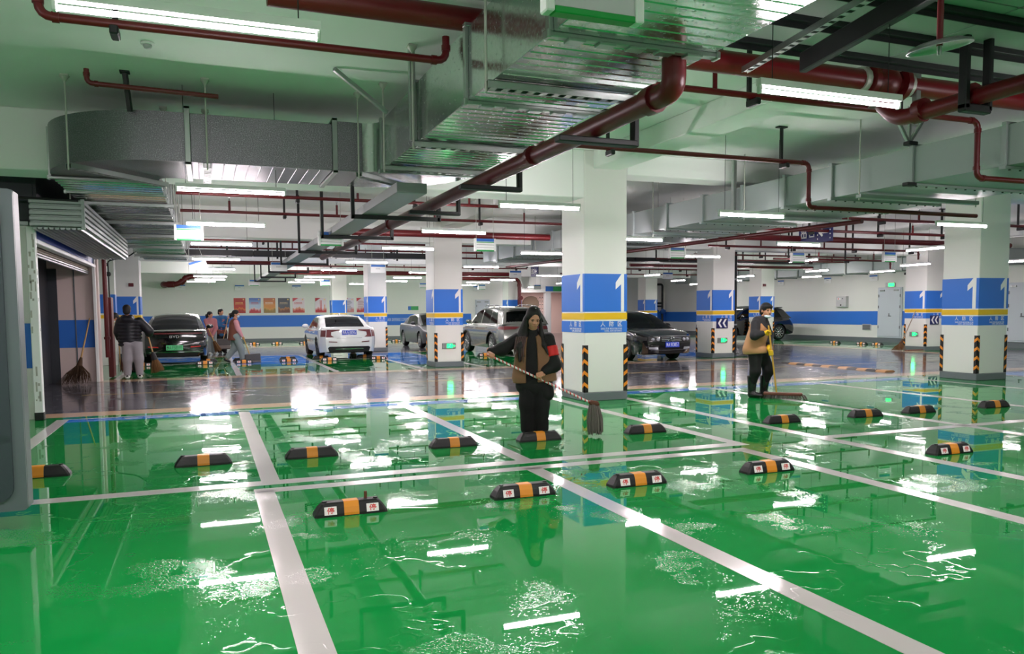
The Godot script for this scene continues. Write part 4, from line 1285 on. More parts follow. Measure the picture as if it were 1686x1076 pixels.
# ------------------------------------------------------------------ wheel stops
func make_stop() -> Node3D:
	var o := Node3D.new()
	var ring := func(L: float, W: float, y: float) -> PackedVector3Array:
		var c := minf(W * 0.7, 0.016)
		var p := PackedVector3Array()
		for q in [[L - c, W], [L, W - c], [L, -W + c], [L - c, -W], [-L + c, -W], [-L, -W + c], [-L, W - c], [-L + c, W]]:
			p.append(Vector3(q[0], y, q[1]))
		return p
	var b := mb()
	var rows := [ring.call(0.27, 0.075, 0.0), ring.call(0.265, 0.074, 0.02), ring.call(0.24, 0.063, 0.06), ring.call(0.215, 0.05, 0.09), ring.call(0.205, 0.038, 0.099)]
	for i in 4:
		for k in 8:
			b.quad(rows[i + 1][k], rows[i][k], rows[i][(k + 1) % 8], rows[i + 1][(k + 1) % 8])
	b.fan(rows[4], Vector3(0, 0.1, 0), true)
	obj("body", b, M.rubber, o)
	var sec := [[0.077, 0.004], [0.076, 0.022], [0.064, 0.062], [0.05, 0.09], [0.039, 0.1005]]
	var poly := PackedVector2Array()
	for s in sec: poly.append(Vector2(s[0], s[1]))
	for i in 5: poly.append(Vector2(-sec[4 - i][0], sec[4 - i][1]))
	obj("orange_band", mb().extrude(poly, 0.11, Transform3D(Basis(Vector3.BACK, Vector3.UP, Vector3.LEFT), Vector3(0.055, 0.001, 0))), M.stop_orange, o)
	for x in [-0.155, 0.155]:
		var n := Vector3(0, 0.28, 0.96).normalized()
		var up := Vector3(0, 0.96, -0.28).normalized()
		var xf := Transform3D(Basis(Vector3.RIGHT, up, n), Vector3(x, 0.045, 0.0705))
		var st := obj("sticker", mb().extrude(PackedVector2Array([Vector2(-0.045, -0.03), Vector2(0.045, -0.03), Vector2(0.045, 0.03), Vector2(-0.045, 0.03)]), 0.003, xf), M.sticker, o)
		var g := mb()
		glyph(g, "ting", xf * Transform3D(Basis.IDENTITY.scaled(Vector3(0.052, 0.046, 1)), Vector3(-0.026, -0.023, 0.003)), 0.1, 0.001)
		obj("print", g, M.red_print, st)
	for x in [-0.19, 0.19]:
		obj("bolt_cap", mb().tube([Vector3(x, 0.09, 0), Vector3(x, 0.106, 0)], 0.018, 10), M.rubber, o)
	return o

func build_stops() -> void:
	var proto := make_stop()
	var near_back := [
		[-1.5, "black wheel stop with orange band half hidden behind the steel door's edge"],
		[-0.07, "black wheel stop left of the first white bay line, in the back row"],
		[0.98, "black wheel stop just right of the first white bay line, in the back row"],
		[2.52, "black wheel stop left of the mop woman, back row"],
		[3.56, "black wheel stop at the feet of the mop woman"],
		[4.98, "black wheel stop between the mop and the nearest column's foot"],
		[7.06, "black wheel stop in front of the woman in yellow gloves, lower left"],
		[8.5, "black wheel stop below the flat broom of the woman in yellow gloves"],
		[9.5, "black wheel stop second left of the right column, back row"],
		[11.02, "black wheel stop in front of the right column's foot, back row"]]
	for e in near_back:
		place_stop(proto, Vector3(e[0], 0.003, -8.28), PI, e[1], "near wheel stops turned away")
	var near_front := [
		[0.96, "large wheel stop with two red-on-white stickers, nearest to the viewer at the left"],
		[2.36, "wheel stop with red-on-white stickers, second of the front row"],
		[3.42, "wheel stop with red-on-white stickers just past the long white line, front row"],
		[4.8, "wheel stop with red-on-white stickers, fourth of the front row"],
		[7.12, "wheel stop with red-on-white stickers below the right column's reflection"],
		[8.62, "wheel stop with red-on-white stickers, cut by the right edge"]]
	for e in near_front:
		var s := place_stop(proto, Vector3(e[0], 0.003, -5.82), 0.0, e[1], "near wheel stops with stickers")
		if e[0] < 1.0:
			obj("orange_peg", mb().tube([Vector3(0.12, 0.09, -0.02), Vector3(0.12, 0.15, -0.02)], 0.012, 8), M.wood_dark, s)
	var far_front := [[-1.75, "behind the standing worker's broom"], [-0.07, "right behind the black electric saloon"], [1.02, "at the feet of the walking worker in the brown vest"], [2.32, "left of the white saloon"], [3.55, "under the white saloon's number plate"], [5.08, "right of the white saloon's rear wheel"], [8.7, "under the grey car's rear"], [10.9, "right of the mop woman, before the far opening"]]
	for e in far_front:
		place_stop(proto, Vector3(e[0], 0.004, -24.8), 0.0, "distant wheel stop with stickers, " + e[1], "far wheel stops with stickers")
	var far_back := [[0.02, "beside the black electric saloon"], [1.0, "behind the walking worker's mop"], [2.4, "before the white saloon's left side"], [3.45, "under the white saloon's left rear wheel"], [4.86, "under the white saloon's right rear wheel"], [7.3, "at the grey car's front wheel"], [10.9, "behind the one right of the mop woman"]]
	for e in far_back:
		place_stop(proto, Vector3(e[0], 0.004, -25.95), PI, "distant plain wheel stop " + e[1], "far wheel stops turned away")
	var wallrow := [[2.1, "first right of the walking worker"], [3.15, "second right of the walking worker"], [4.45, "half behind the white saloon"], [9.0, "left of two between the columns"], [10.1, "right of two between the columns"]]
	for e in wallrow:
		place_stop(proto, Vector3(e[0], 0.004, -39.3), 0.0, "tiny wheel stop at the foot of the far wall, " + e[1], "wheel stops at the far wall")
	for e in [[-31.4, "beside the black SUV's wheel"], [-26.6, "below the meter box"], [-25.1, "below the vent grille"], [-24.3, "next to the leaning broom on the right"]]:
		place_stop(proto, Vector3(25.5, 0.004, e[0]), -PI / 2, "small wheel stop along the right wall, " + e[1], "wheel stops at the right wall")
	proto.free()
	var sb := thing("speed_bump", "black and yellow rubber speed bump across the aisle, left of the right column", "speed bump", Vector3(15.05, 0, -15.6))
	for i in 12:
		var z := 1.65 - i * 0.3
		obj("segment", mb().extrude(PackedVector2Array([Vector2(-0.17, 0), Vector2(0.17, 0), Vector2(0.1, 0.035), Vector2(-0.1, 0.035)]), 0.29, Transform3D(Basis.IDENTITY, Vector3(0, 0, z - 0.29))), M.rubber if i % 2 else M.bump_tan, sb)

func place_stop(proto: Node3D, at: Vector3, turn: float, label: String, group: String) -> Node3D:
	var o: Node3D = proto.duplicate()
	o.name = numbered("wheel_stop")
	add_child(o)
	o.position = at
	o.rotation.y = turn
	tag(o, label, "wheel stop", group)
	return o

# ------------------------------------------------------------------ things on the walls
func poster_tex(kind: int) -> ImageTexture:
	var w := 64
	var h := 88
	var im := Image.create(w, h, false, Image.FORMAT_RGB8)
	var rn := RandomNumberGenerator.new()
	rn.seed = 100 + kind
	var sets := [
		[rgb(178, 40, 28), rgb(196, 52, 30), rgb(226, 130, 40), rgb(170, 36, 26)], [rgb(60, 100, 190), rgb(190, 205, 230), rgb(226, 226, 234), rgb(190, 40, 50)],
		[rgb(176, 90, 60), rgb(216, 140, 60), rgb(226, 160, 70), rgb(150, 120, 50)], [rgb(66, 72, 84), rgb(76, 80, 92), rgb(180, 120, 70), rgb(110, 60, 40)],
		[rgb(226, 206, 216), rgb(230, 214, 222), rgb(226, 176, 150), rgb(180, 60, 50)], [rgb(226, 212, 222), rgb(228, 214, 224), rgb(224, 200, 204), rgb(186, 48, 50)],
		[rgb(214, 206, 224), rgb(220, 212, 228), rgb(222, 214, 226), rgb(200, 130, 130)], [rgb(226, 210, 218), rgb(228, 212, 220), rgb(226, 206, 212), rgb(190, 60, 60)]]
	var c: Array = sets[kind]
	for y in h:
		for x in w:
			var t := float(y) / h
			var col: Color = c[0].lerp(c[1], clampf(t / 0.45, 0, 1))
			var wave := 0.66 + 0.05 * sin(x * 0.13 + kind * 1.7) + 0.03 * sin(x * 0.37 + kind)
			if t > wave: col = c[2].lerp(c[3], clampf((t - wave) / 0.25, 0, 1))
			if t > wave + 0.16 + 0.04 * sin(x * 0.21 + kind * 2.0): col = c[3]
			im.set_pixel(x, y, col)
	var ink: Color = [rgb(250, 214, 120), rgb(200, 40, 50), rgb(250, 240, 230), rgb(220, 190, 150), rgb(196, 50, 60), rgb(196, 50, 60), rgb(80, 80, 110), rgb(150, 90, 110)][kind]
	if kind == 5:
		im.fill_rect(Rect2i(27, 14, 3, 52), ink)
		im.fill_rect(Rect2i(34, 14, 3, 52), ink)
		im.fill_rect(Rect2i(52, 40, 4, 34), rgb(214, 130, 60))
	elif kind >= 6:
		for r in 9: im.fill_rect(Rect2i(8, 18 + r * 6, rn.randi_range(30, 48), 2), ink)
	else:
		for k in 7: im.fill_rect(Rect2i(10 + k * 6, 26, 4, 5), ink)
		for k in 9: im.fill_rect(Rect2i(8 + k * 5, 34, 4, 2), ink)
	if kind >= 4:
		for y in 22:
			im.fill_rect(Rect2i(0, y, int((22 - y) * 1.4), 1), rgb(190, 40, 50))
	im.fill_rect(Rect2i(50, 6, 7, 7), rgb(235, 200, 110))
	return ImageTexture.create_from_image(im)

func build_wall_things() -> void:
	var ps := [[1.37, 1.98, "red poster with an orange landscape, first from the left"], [2.14, 2.76, "blue and white poster with red print, second from the left"], [2.88, 3.51, "orange poster with white title, third from the left"], [3.63, 4.27, "dark grey poster, fourth from the left"], [4.39, 5.04, "pale pink poster with a red corner, fifth from the left"], [5.59, 6.21, "white poster with two upright red lines, sixth from the left"], [7.1, 7.72, "lilac text poster right of the farthest column"], [7.85, 8.45, "white text poster with a red corner, rightmost, beside the column behind the white saloon"]]
	for i in 8:
		var e: Array = ps[i]
		var o := thing("poster", e[2], "poster", Vector3((e[0] + e[1]) * 0.5, 1.91, -43.99), 0.0, "posters on the far wall")
		var w: float = e[1] - e[0]
		obj("board", mb().box(Vector3(0, 0, 0.008), Vector3(w, 0.82, 0.016), 0.003), M.white, o)
		var m := mat("poster_print", Color.WHITE, 0.4)
		m.albedo_texture = poster_tex(i)
		var q := mb()
		q.quad_uv(Vector3(-w / 2 + 0.01, 0.4, 0.018), Vector3(w / 2 - 0.01, 0.4, 0.018), Vector3(w / 2 - 0.01, -0.4, 0.018), Vector3(-w / 2 + 0.01, -0.4, 0.018))
		obj("print", q, m, o)
	for e in [[Vector3(-2.36, 2.5, -29.79), "small red alarm box high on the far left column"], [Vector3(24.25, 2.62, -29.79), "small red alarm box high on the column behind the yellow-gloved woman"]]:
		var ab := thing("alarm_box", e[1], "alarm box", e[0])
		obj("case", mb().box(Vector3(0, 0, 0.03), Vector3(0.16, 0.12, 0.06), 0.012), M.pipe_red, ab)
		obj("cover", mb().box(Vector3(0, 0, 0.062), Vector3(0.1, 0.07, 0.008), 0.003), M.pipe_dark, ab)
	var rpost := thing("riser_pipe", "red standpipe just right of the column before the grey door", "pipe", Vector3(24.66, 0, -20.75))
	obj("pipe", mb().tube([Vector3(0, 0, 0), Vector3(0, 1.95, 0)], 0.07, 12), M.pipe_red, rpost)
	obj("arm", mb().tube([Vector3(0, 1.2, 0.05), Vector3(-0.28, 1.2, 0.25)], 0.02, 8), M.black_steel, rpost)
	obj("cap", mb().tube([Vector3(0, 1.95, 0), Vector3(0, 2.0, 0)], 0.085, 12), M.pipe_dark, rpost)
	var bpost := thing("drain_pipe", "black drain pipe standing between the two columns behind the yellow-gloved woman", "pipe", Vector3(18.61, 0, -24.5))
	obj("pipe", mb().tube([Vector3(0, 0, 0), Vector3(0, 4.08, 0)], 0.07, 12), M.black_steel, bpost)
	for y in [0.9, 2.6]:
		obj("clamp", mb().tube([Vector3(0, y, 0), Vector3(0, y + 0.06, 0)], 0.085, 12), M.tray_grey, bpost)
	# grey doors
	grey_door("door_1", Vector3(27.9, 0.26, -25.92), -PI / 2, 1.15, 2.1, "pale grey steel double-hinged door in the right wall, left of the column")
	grey_door("door_2", Vector3(27.9, 0.26, -19.95), -PI / 2, 1.0, 2.1, "pale grey steel door seen past the right edge of the big right column")
	grey_door("door_3", Vector3(15.3, 0.0, -43.99), 0.0, 0.75, 2.15, "narrow grey door in the far wall above the grey car's windows")
	var ex := thing("exit_light", "glowing green exit box above the grey door", "exit sign", Vector3(27.86, 2.52, -25.92), -PI / 2)
	obj("box", mb().box(Vector3(0, 0, 0), Vector3(0.5, 0.18, 0.06), 0.01), M.sign_grey, ex)
	obj("lit_panel", mb().box(Vector3(0.08, 0, 0.032), Vector3(0.3, 0.14, 0.006)), M.exit_green, ex)
	var mt := thing("meter_box", "grey wall box with dials on the right wall", "meter box", Vector3(27.9, 1.83, -28.62), -PI / 2)
	obj("case", mb().box(Vector3(0, 0, 0.09), Vector3(0.62, 0.5, 0.18), 0.015), M.sign_grey, mt)
	obj("window", mb().box(Vector3(-0.12, 0.13, 0.182), Vector3(0.2, 0.1, 0.008), 0.002), M.white_flat, mt)
	obj("dial", mb().tube([Vector3(0.1, 0.14, 0.18), Vector3(0.1, 0.14, 0.195)], 0.03, 12), M.print_grey, mt)
	obj("lamp", mb().tube([Vector3(-0.14, 0.13, 0.185), Vector3(-0.14, 0.13, 0.195)], 0.03, 10), M.red_print, mt)
	obj("lock", mb().box(Vector3(0.0, -0.16, 0.184), Vector3(0.08, 0.06, 0.01), 0.002), M.black, mt)
	var vg := thing("vent_grille", "small grey louvred vent grille low on the right wall", "vent", Vector3(27.9, 0.66, -27.2), -PI / 2)
	obj("frame", mb().box(Vector3(0, 0, 0.02), Vector3(0.5, 0.27, 0.03), 0.005), M.sign_grey, vg)
	for i in 6:
		obj("louvre", mb().box(Vector3(0, -0.1 + i * 0.04, 0.04), Vector3(0.44, 0.022, 0.03), 0.004, Basis(Vector3.RIGHT, 0.5)), M.print_grey, vg)
	var cm := thing("security_camera", "small black security camera on the wall left of the grey door's column", "security camera", Vector3(27.84, 2.95, -24.9), -PI / 2)
	obj("arm", mb().bar(Vector3(0.12, 0.12, -0.03), Vector3(0.12, -0.1, -0.03), 0.02, 0.02).bar(Vector3(0.12, 0.0, -0.02), Vector3(0, 0, 0.15), 0.015, 0.015), M.rod, cm)
	obj("housing", mb().box(Vector3(0, 0, 0.2), Vector3(0.1, 0.1, 0.18), 0.02), M.black, cm)
	# pump pipes on the far wall
	var pm := thing("pump_pipes", "black pipes with blue pump valves on the far wall behind the black saloon", "pump", Vector3(28.0, 0, -43.6))
	pm.position = Vector3(27.15, 0, -43.75)
	obj("pipe", mb().tube(bend([Vector3(0.4, 0.0, 0), Vector3(0.4, 3.15, 0), Vector3(-1.1, 3.15, 0.1)], 0.15), 0.07, 8), M.black_steel, pm)
	obj("pipe", mb().tube(bend([Vector3(-0.1, 0.0, 0), Vector3(-0.1, 1.95, 0)], 0.1), 0.06, 8), M.black_steel, pm)
	obj("pipe", mb().tube(bend([Vector3(0.4, 1.95, 0), Vector3(-0.5, 1.95, 0), Vector3(-0.5, 0, 0)], 0.12), 0.06, 8), M.black_steel, pm)
	obj("pipe", mb().tube([Vector3(0.4, 1.75, 0), Vector3(-0.2, 1.75, 0)], 0.05, 8), M.black_steel, pm)
	for x in [-0.1, 0.4]:
		obj("valve", mb().ball(Vector3(x, 1.42, 0.05), Vector3(0.14, 0.17, 0.12), 12, 8).tube([Vector3(x - 0.2, 1.42, 0.05), Vector3(x + 0.2, 1.42, 0.05)], 0.05, 8).tube([Vector3(x, 1.42, 0.1), Vector3(x, 1.42, 0.26)], 0.03, 8).tube([Vector3(x, 1.42, 0.24), Vector3(x, 1.42, 0.26)], 0.11, 12), M.sign_blue, pm)
	var rv := pipe_run("red riser pipe running down the front of the far column behind the grey car", [Vector3(12.0, 3.2, -38.7), Vector3(15.55, 3.2, -38.7), Vector3(15.55, 0.0, -38.7)], 0.1, "pipe_red")
	obj("valve_wheel", mb().tube([Vector3(3.6, -1.0, 0.05), Vector3(3.6, -1.0, 0.12)], 0.12, 12), M.pipe_dark, rv)
	var cab := thing("hose_cabinet", "red and white hose cabinet behind the grey car's roof", "cabinet", Vector3(17.0, 0.0, -43.8))
	obj("case", mb().box(Vector3(0, 1.1, 0), Vector3(1.1, 1.5, 0.3), 0.02), M.white, cab)
	obj("window", mb().box(Vector3(0, 1.45, 0.155), Vector3(0.9, 0.5, 0.02), 0.004), M.pipe_dark, cab)
	var rk := thing("wall_board", "pale board with a dark printed diagram inside the lit opening", "notice board", Vector3(21.0, 1.6, -47.95))
	obj("board", mb().box(Vector3(0, 0, 0), Vector3(0.9, 1.7, 0.03), 0.005), M.pink_wall, rk)
	var dg := mb()
	for i in 5:
		dg.box(Vector3(-0.36 + i * 0.18, 0, 0.018), Vector3(0.014, 1.5, 0.004))
	for i in 7:
		dg.box(Vector3(0, -0.72 + i * 0.24, 0.018), Vector3(0.74, 0.014, 0.004))
		for j in 4:
			dg.box(Vector3(-0.27 + j * 0.18, -0.64 + i * 0.24, 0.018), Vector3(0.09, 0.05, 0.004))
	obj("print", dg, M.print_grey, rk)

func grey_door(called: String, at: Vector3, turn: float, w: float, h: float, label: String) -> void:
	var o := obj(called, mb().box(Vector3(0, h / 2, 0.03), Vector3(w + 0.14, h + 0.1, 0.06), 0.008), M.door_pale)
	o.set_meta("kind", "structure")
	tag(o, label, "door")
	o.position = at
	o.rotation.y = turn
	obj("leaf", mb().box(Vector3(0, h / 2, 0.065), Vector3(w, h - 0.03, 0.03), 0.006), M.door_pale, o)
	for s in [-1.0, 1.0]:
		for y in [0.2, 0.62, 0.85]:
			obj("hinge", mb().tube([Vector3(s * w * 0.5, h * y - 0.06, 0.085), Vector3(s * w * 0.5, h * y + 0.06, 0.085)], 0.018, 8), M.print_grey, o)
		obj("closer", mb().box(Vector3(s * w * 0.32, h * 0.96, 0.1), Vector3(0.24, 0.06, 0.05), 0.01), M.steel_panel, o)
	obj("handle", mb().box(Vector3(0.04, h * 0.43, 0.1), Vector3(0.14, 0.03, 0.04), 0.01).box(Vector3(0.0, h * 0.46, 0.085), Vector3(0.05, 0.12, 0.012), 0.004), M.print_grey, o)

# ------------------------------------------------------------------ cars
# A car's own frame: x across, y up, its rear bumper at +z and its nose at -z. All surfaces are functions of these numbers.
class Car:
	var L := 4.8
	var W := 1.86
	var clear := 0.2
	var belt := 0.95
	var wheel_r := 0.335
	var zr := 1.4          # rear axle
	var zf := -1.45        # front axle
	var deck := []         # [z, height] of the shoulder line from rear to nose
	var roof := []         # [z, height] of the roof line between rear window base and windscreen base
	var tumble := 0.32
	var rear_lean := 0.1
	var nose_lean := 0.16
	var rear_round := 0.2
	var nose_round := 0.3
	func curve(pts: Array, z: float) -> float:     # pts sorted from high z to low z, smooth in between
		if z >= pts[0][0]: return pts[0][1]
		for i in pts.size() - 1:
			if z >= pts[i + 1][0]:
				var t: float = (pts[i][0] - z) / (pts[i][0] - pts[i + 1][0])
				var p0: float = pts[maxi(i - 1, 0)][1]
				var p3: float = pts[mini(i + 2, pts.size() - 1)][1]
				return cubic_interpolate(pts[i][1], pts[i + 1][1], p0, p3, t)
		return pts[pts.size() - 1][1]
	func end(z: float) -> float:                   # 0 in the middle, 1 at either bumper
		return clampf((absf(z) - (L / 2 - 0.55)) / 0.55, 0, 1)
	func half(z: float, y: float) -> float:
		var e := end(z)
		var k := 1.0 - (rear_round if z > 0 else nose_round) * pow(e, 2.6)
		var t := clampf((y - clear) / (belt - clear), 0, 1.1)
		return W / 2 * k * (0.93 + 0.07 * sin(clampf(t * 2.3, 0, PI)) - 0.035 * t * t)
	func shift(z: float, y: float) -> float:       # the bumper stands out, the lid above and the valance below lie back
		var e := end(z)
		var t := (y - 0.52) / 0.45
		var d := (rear_lean if z > 0 else nose_lean) * (t * t if t > 0 else 0.8 * t * t) * e * e
		return z - signf(z) * d
	func bottom(z: float) -> float:
		var y := clear + 0.05 * end(z)
		for a in [zr, zf]:
			var r := wheel_r + 0.055
			var d: float = absf(z - a)
			if d < r: y = maxf(y, wheel_r - 0.01 + sqrt(r * r - d * d))
		return y
	func side(sx: float, z: float, y: float, off := 0.0) -> Vector3:
		return Vector3(sx * (half(z, y) + off), y, shift(z, y))
	func cap(sgn: float, xn: float, y: float, off := 0.0) -> Vector3:   # rear (+1) or nose (-1) fascia
		var z := sgn * L / 2
		var w := half(z, y)
		var p := Vector3(xn * w, y, shift(z, y))
		p.z += sgn * (off + (0.10 if sgn > 0 else 0.16) * (1.0 - xn * xn))
		return p
	func body(b: MB) -> void:
		var zs := []
		var n := 60
		for i in n + 1: zs.append(L / 2 - L * i / n)
		for a in [zr, zf]:
			for k in 13:
				zs.append(a + (wheel_r + 0.055) * cos(PI * k / 12.0))
			zs.append(a + wheel_r + 0.056)
			zs.append(a - wheel_r - 0.056)
		zs.sort()
		zs.reverse()
		var rows := []
		for z in zs:
			var top := curve(deck, z)
			var lo := bottom(z)
			var row := PackedVector3Array()
			var m := 9
			for i in m + 1: row.append(side(-1, z, lerpf(lo, top - 0.03, float(i) / m)))
			for i in 9:
				var t := -1.0 + 2.0 * i / 8.0
				var w := half(z, top) - 0.03
				row.append(Vector3(t * w, top + 0.035 * (1 - t * t) * (1 - 0.6 * end(z)), shift(z, top)))
			for i in m + 1: row.append(side(1, z, lerpf(top - 0.03, lo, float(i) / m)))
			rows.append(row)
		b.grid(rows)
		for s in [1.0, -1.0]:
			var z: float = s * L / 2
			var top := curve(deck, z)
			var lo := bottom(z)
			var g := []
			for i in 13:
				var y := lerpf(lo, top - 0.005, i / 12.0)
				var r := PackedVector3Array()
				for j in 17: r.append(cap(s, -1 + j / 8.0, y))
				g.append(r)
			b.grid(g, false, s < 0)
			var lid := []
			for i in 2:
				var r := PackedVector3Array()
				for j in 17:
					var t := -1 + j / 8.0
					var q := cap(s, t, top - 0.005)
					r.append(q if i == 1 else Vector3(t * (half(z, top) - 0.03), top + 0.014 * (1 - t * t), shift(z, top)))
				lid.append(r)
			b.grid(lid, false, s > 0)
	func edge_y(z: float) -> float:
		var y := curve(roof, z)
		return maxf(belt - 0.02, y - 0.075 * clampf((y - belt) / 0.25, 0, 1))
	func shell(z: float, v: float, off := 0.0) -> Vector3:      # cabin above the belt; v runs -1 .. 1 over the roof
		var y := curve(roof, z)
		var ye := edge_y(z)
		var wb := W / 2 * 0.93 - 0.02
		var wr := wb - (ye - belt) * tumble - 0.012
		var a := absf(v)
		var s := signf(v)
		if a >= 0.6:
			var t := (1 - a) / 0.4
			return Vector3(s * (lerpf(wb, wr, t) + off), lerpf(belt - 0.02, ye, t), z)
		var u := a / 0.6
		return Vector3(s * wr * u, ye + (y - ye) * (1 - pow(u, 2.6)) + off, z)
	func shell_grid(b: MB, z0: float, z1: float, v0: float, v1: float, nz: int, nv: int, off := 0.0, dz := 0.0) -> void:
		var rows := []
		for i in nz + 1:
			var r := PackedVector3Array()
			for j in nv + 1:
				var p := shell(lerpf(z0, z1, float(i) / nz), lerpf(v0, v1, float(j) / nv), off)
				p.z += dz
				r.append(p)
			rows.append(r)
		b.grid(rows)
	func side_glass(b: MB, sx: float, z0: float, z1: float, slant0: float, slant1: float) -> void:
		var cols := []
		var n := 14
		for i in n + 1:
			var f := float(i) / n
			var col := PackedVector3Array()
			for k in 5:
				var t := k / 4.0
				var z := lerpf(z0 + slant0 * t, z1 + slant1 * t, f)
				var ye := edge_y(z)
				var lo := belt + 0.03
				var hi := maxf(lo + 0.004, ye - 0.035)
				var y := lerpf(lo, hi, t)
				var u := clampf((y - belt + 0.02) / maxf(ye - belt + 0.02, 0.01), 0, 1)
				var p := shell(z, sx * (1 - 0.4 * u), 0.006)
				col.append(p)
			cols.append(col)
		b.grid(cols, false, sx > 0)
	func cap_patch(b: MB, sgn: float, poly: Array, off: float, th := 0.012) -> void:    # polygon in (xn, y) laid on the fascia as a thin plate
		var pts := PackedVector2Array()
		for q in poly: pts.append(Vector2(q[0], q[1]))
		# split along x so that it follows the curve
		var n := 12
		var lo := 9.0
		var hi := -9.0
		for p in pts:
			lo = minf(lo, p.x)
			hi = maxf(hi, p.x)
		for i in n:
			var a := lerpf(lo, hi, float(i) / n)
			var c := lerpf(lo, hi, (i + 1.0) / n)
			for piece in Geometry2D.intersect_polygons(pts, PackedVector2Array([Vector2(a, -1), Vector2(c, -1), Vector2(c, 9), Vector2(a, 9)])):
				var ids := Geometry2D.triangulate_polygon(piece)
				for t in range(0, ids.size(), 3):
					var q := []
					for k in 3: q.append(cap(sgn, piece[ids[t + k]].x, piece[ids[t + k]].y, off))
					var nn: Vector3 = (q[2] - q[0]).cross(q[1] - q[0])
					if nn.z * sgn < 0: b.tri(q[0], q[2], q[1])
					else: b.tri(q[0], q[1], q[2])
				for k in piece.size():
					var p0: Vector2 = piece[k]
					var p1: Vector2 = piece[(k + 1) % piece.size()]
					b.quad(cap(sgn, p0.x, p0.y, off), cap(sgn, p1.x, p1.y, off), cap(sgn, p1.x, p1.y, off - th), cap(sgn, p0.x, p0.y, off - th))
	func side_patch(b: MB, sx: float, z0: float, z1: float, y0: float, y1: float, off := 0.008) -> void:
		var rows := []
		for i in 7:
			var r := PackedVector3Array()
			for k in 4: r.append(side(sx, lerpf(z0, z1, i / 6.0), lerpf(y0, y1, k / 3.0), off))
			rows.append(r)
		b.grid(rows, false, sx > 0)

func wheel_mesh(r: float, w: float) -> ArrayMesh:
	var p := []
	for q in [[0.62, -0.5], [0.72, -0.5], [0.9, -0.5], [0.97, -0.42], [1.0, -0.28], [1.0, 0.28], [0.97, 0.42], [0.9, 0.5], [0.72, 0.5], [0.62, 0.48]]:
		p.append(Vector2(q[0] * r, q[1] * w))
	return mb().lathe(p, Transform3D(Basis(Vector3(0, -1, 0), Vector3(1, 0, 0), Vector3(0, 0, 1)), Vector3.ZERO), 28).commit()

func rim_mesh(r: float, w: float, spokes: int) -> ArrayMesh:
	var b := mb()
	var xf := Transform3D(Basis(Vector3(0, -1, 0), Vector3(1, 0, 0), Vector3(0, 0, 1)), Vector3.ZERO)
	b.lathe([Vector2(r * 0.68, w * 0.42), Vector2(r * 0.70, w * 0.5), Vector2(r * 0.655, w * 0.5), Vector2(r * 0.63, w * 0.3), Vector2(r * 0.6, -w * 0.4)], xf, 28)
	b.lathe([Vector2(r * 0.16, w * 0.36), Vector2(r * 0.14, w * 0.45), Vector2(0.0, w * 0.46)], xf, 16)
	for i in spokes:
		var a := TAU * i / spokes
		var d := Vector3(0, cos(a), sin(a))
		b.bar(d * r * 0.1 + Vector3(w * 0.38, 0, 0), d * r * 0.66 + Vector3(w * 0.42, 0, 0), r * (0.75 / spokes), w * 0.12, 0.006, Vector3.RIGHT)
	return b.commit()

func make_car(called: String, label: String, c: Car, paint: Material, at: Vector3, turn: float, rim: Material, spokes: int) -> Node3D:
	var o := thing(called, label, "car", at, turn)
	var b := mb()
	c.body(b)
	obj("body", b, paint, o)
	var z0: float = c.roof[0][0]
	var z1: float = c.roof[c.roof.size() - 1][0]
	var sh := mb()
	c.shell_grid(sh, z0, z1, -1, 1, 40, 28)
	obj("cabin", sh, paint, o)
	var hr := (L_of(c.roof) - c.belt)
	obj("underbody", mb().span(Vector3(-c.W / 2 + 0.27, c.clear, -c.L / 2 + 0.35), Vector3(c.W / 2 - 0.27, 0.62, c.L / 2 - 0.3), 0.03).span(Vector3(-c.W / 2 + 0.09, c.clear, c.zf + c.wheel_r + 0.1), Vector3(c.W / 2 - 0.09, 0.5, c.zr - c.wheel_r - 0.1), 0.02), M.black, o)
	for s in [[-1.0, c.zr], [1.0, c.zr], [-1.0, c.zf], [1.0, c.zf]]:
		var w := inst("wheel", wheel_mesh(c.wheel_r, 0.22), M.rubber, o)
		w.position = Vector3(s[0] * (c.W / 2 - 0.145), c.wheel_r, s[1])
		if s[0] < 0: w.rotation.y = PI
		inst("rim", rim_mesh(c.wheel_r, 0.22, spokes), rim, w)
		var disc := inst("brake_disc", mb().tube([Vector3(0.0, 0, 0), Vector3(0.02, 0, 0)], c.wheel_r * 0.6, 20).commit(), M.black_steel, w)
	return o

func L_of(a: Array) -> float:
	var m := 0.0
	for p in a: m = maxf(m, p[1])
	return m

func glass_parts(o: Node3D, c: Car, rear: Array, front: Array, sides: Array, gm: Material) -> void:
	var rw := mb()
	c.shell_grid(rw, rear[0], rear[1], -rear[2], rear[2], 10, 14, 0.008, 0.004)
	obj("rear_window", rw, gm, o)
	var ws := mb()
	c.shell_grid(ws, front[0], front[1], -front[2], front[2], 10, 14, 0.008, -0.004)
	obj("windscreen", ws, gm, o)
	for sx in [-1.0, 1.0]:
		for s in sides:
			var g := mb()
			c.side_glass(g, sx, s[0], s[1], s[2], s[3])
			obj("side_window", g, gm, o)

func number_plate(o: Node3D, c: Car, sgn: float, y: float, s: String, m: Material, ink: Material) -> void:
	var p := thingless(o, "number_plate", mb().box(Vector3.ZERO, Vector3(0.46, 0.15, 0.012), 0.004), m)
	p.position = c.cap(sgn, 0, y, 0.012)
	if sgn < 0: p.rotation.y = PI
	var g := mb()
	glyph(g, "su", Transform3D(Basis.IDENTITY.scaled(Vector3(0.06, 0.09, 1)), Vector3(-0.21, -0.045, 0.006)), 0.1, 0.001)
	obj("lettering", g, ink, p)
	text("lettering", s, 0.1, ink, p, Transform3D(Basis.IDENTITY, Vector3(0.035, 0.0, 0.0065)), 0.35, 0.001)

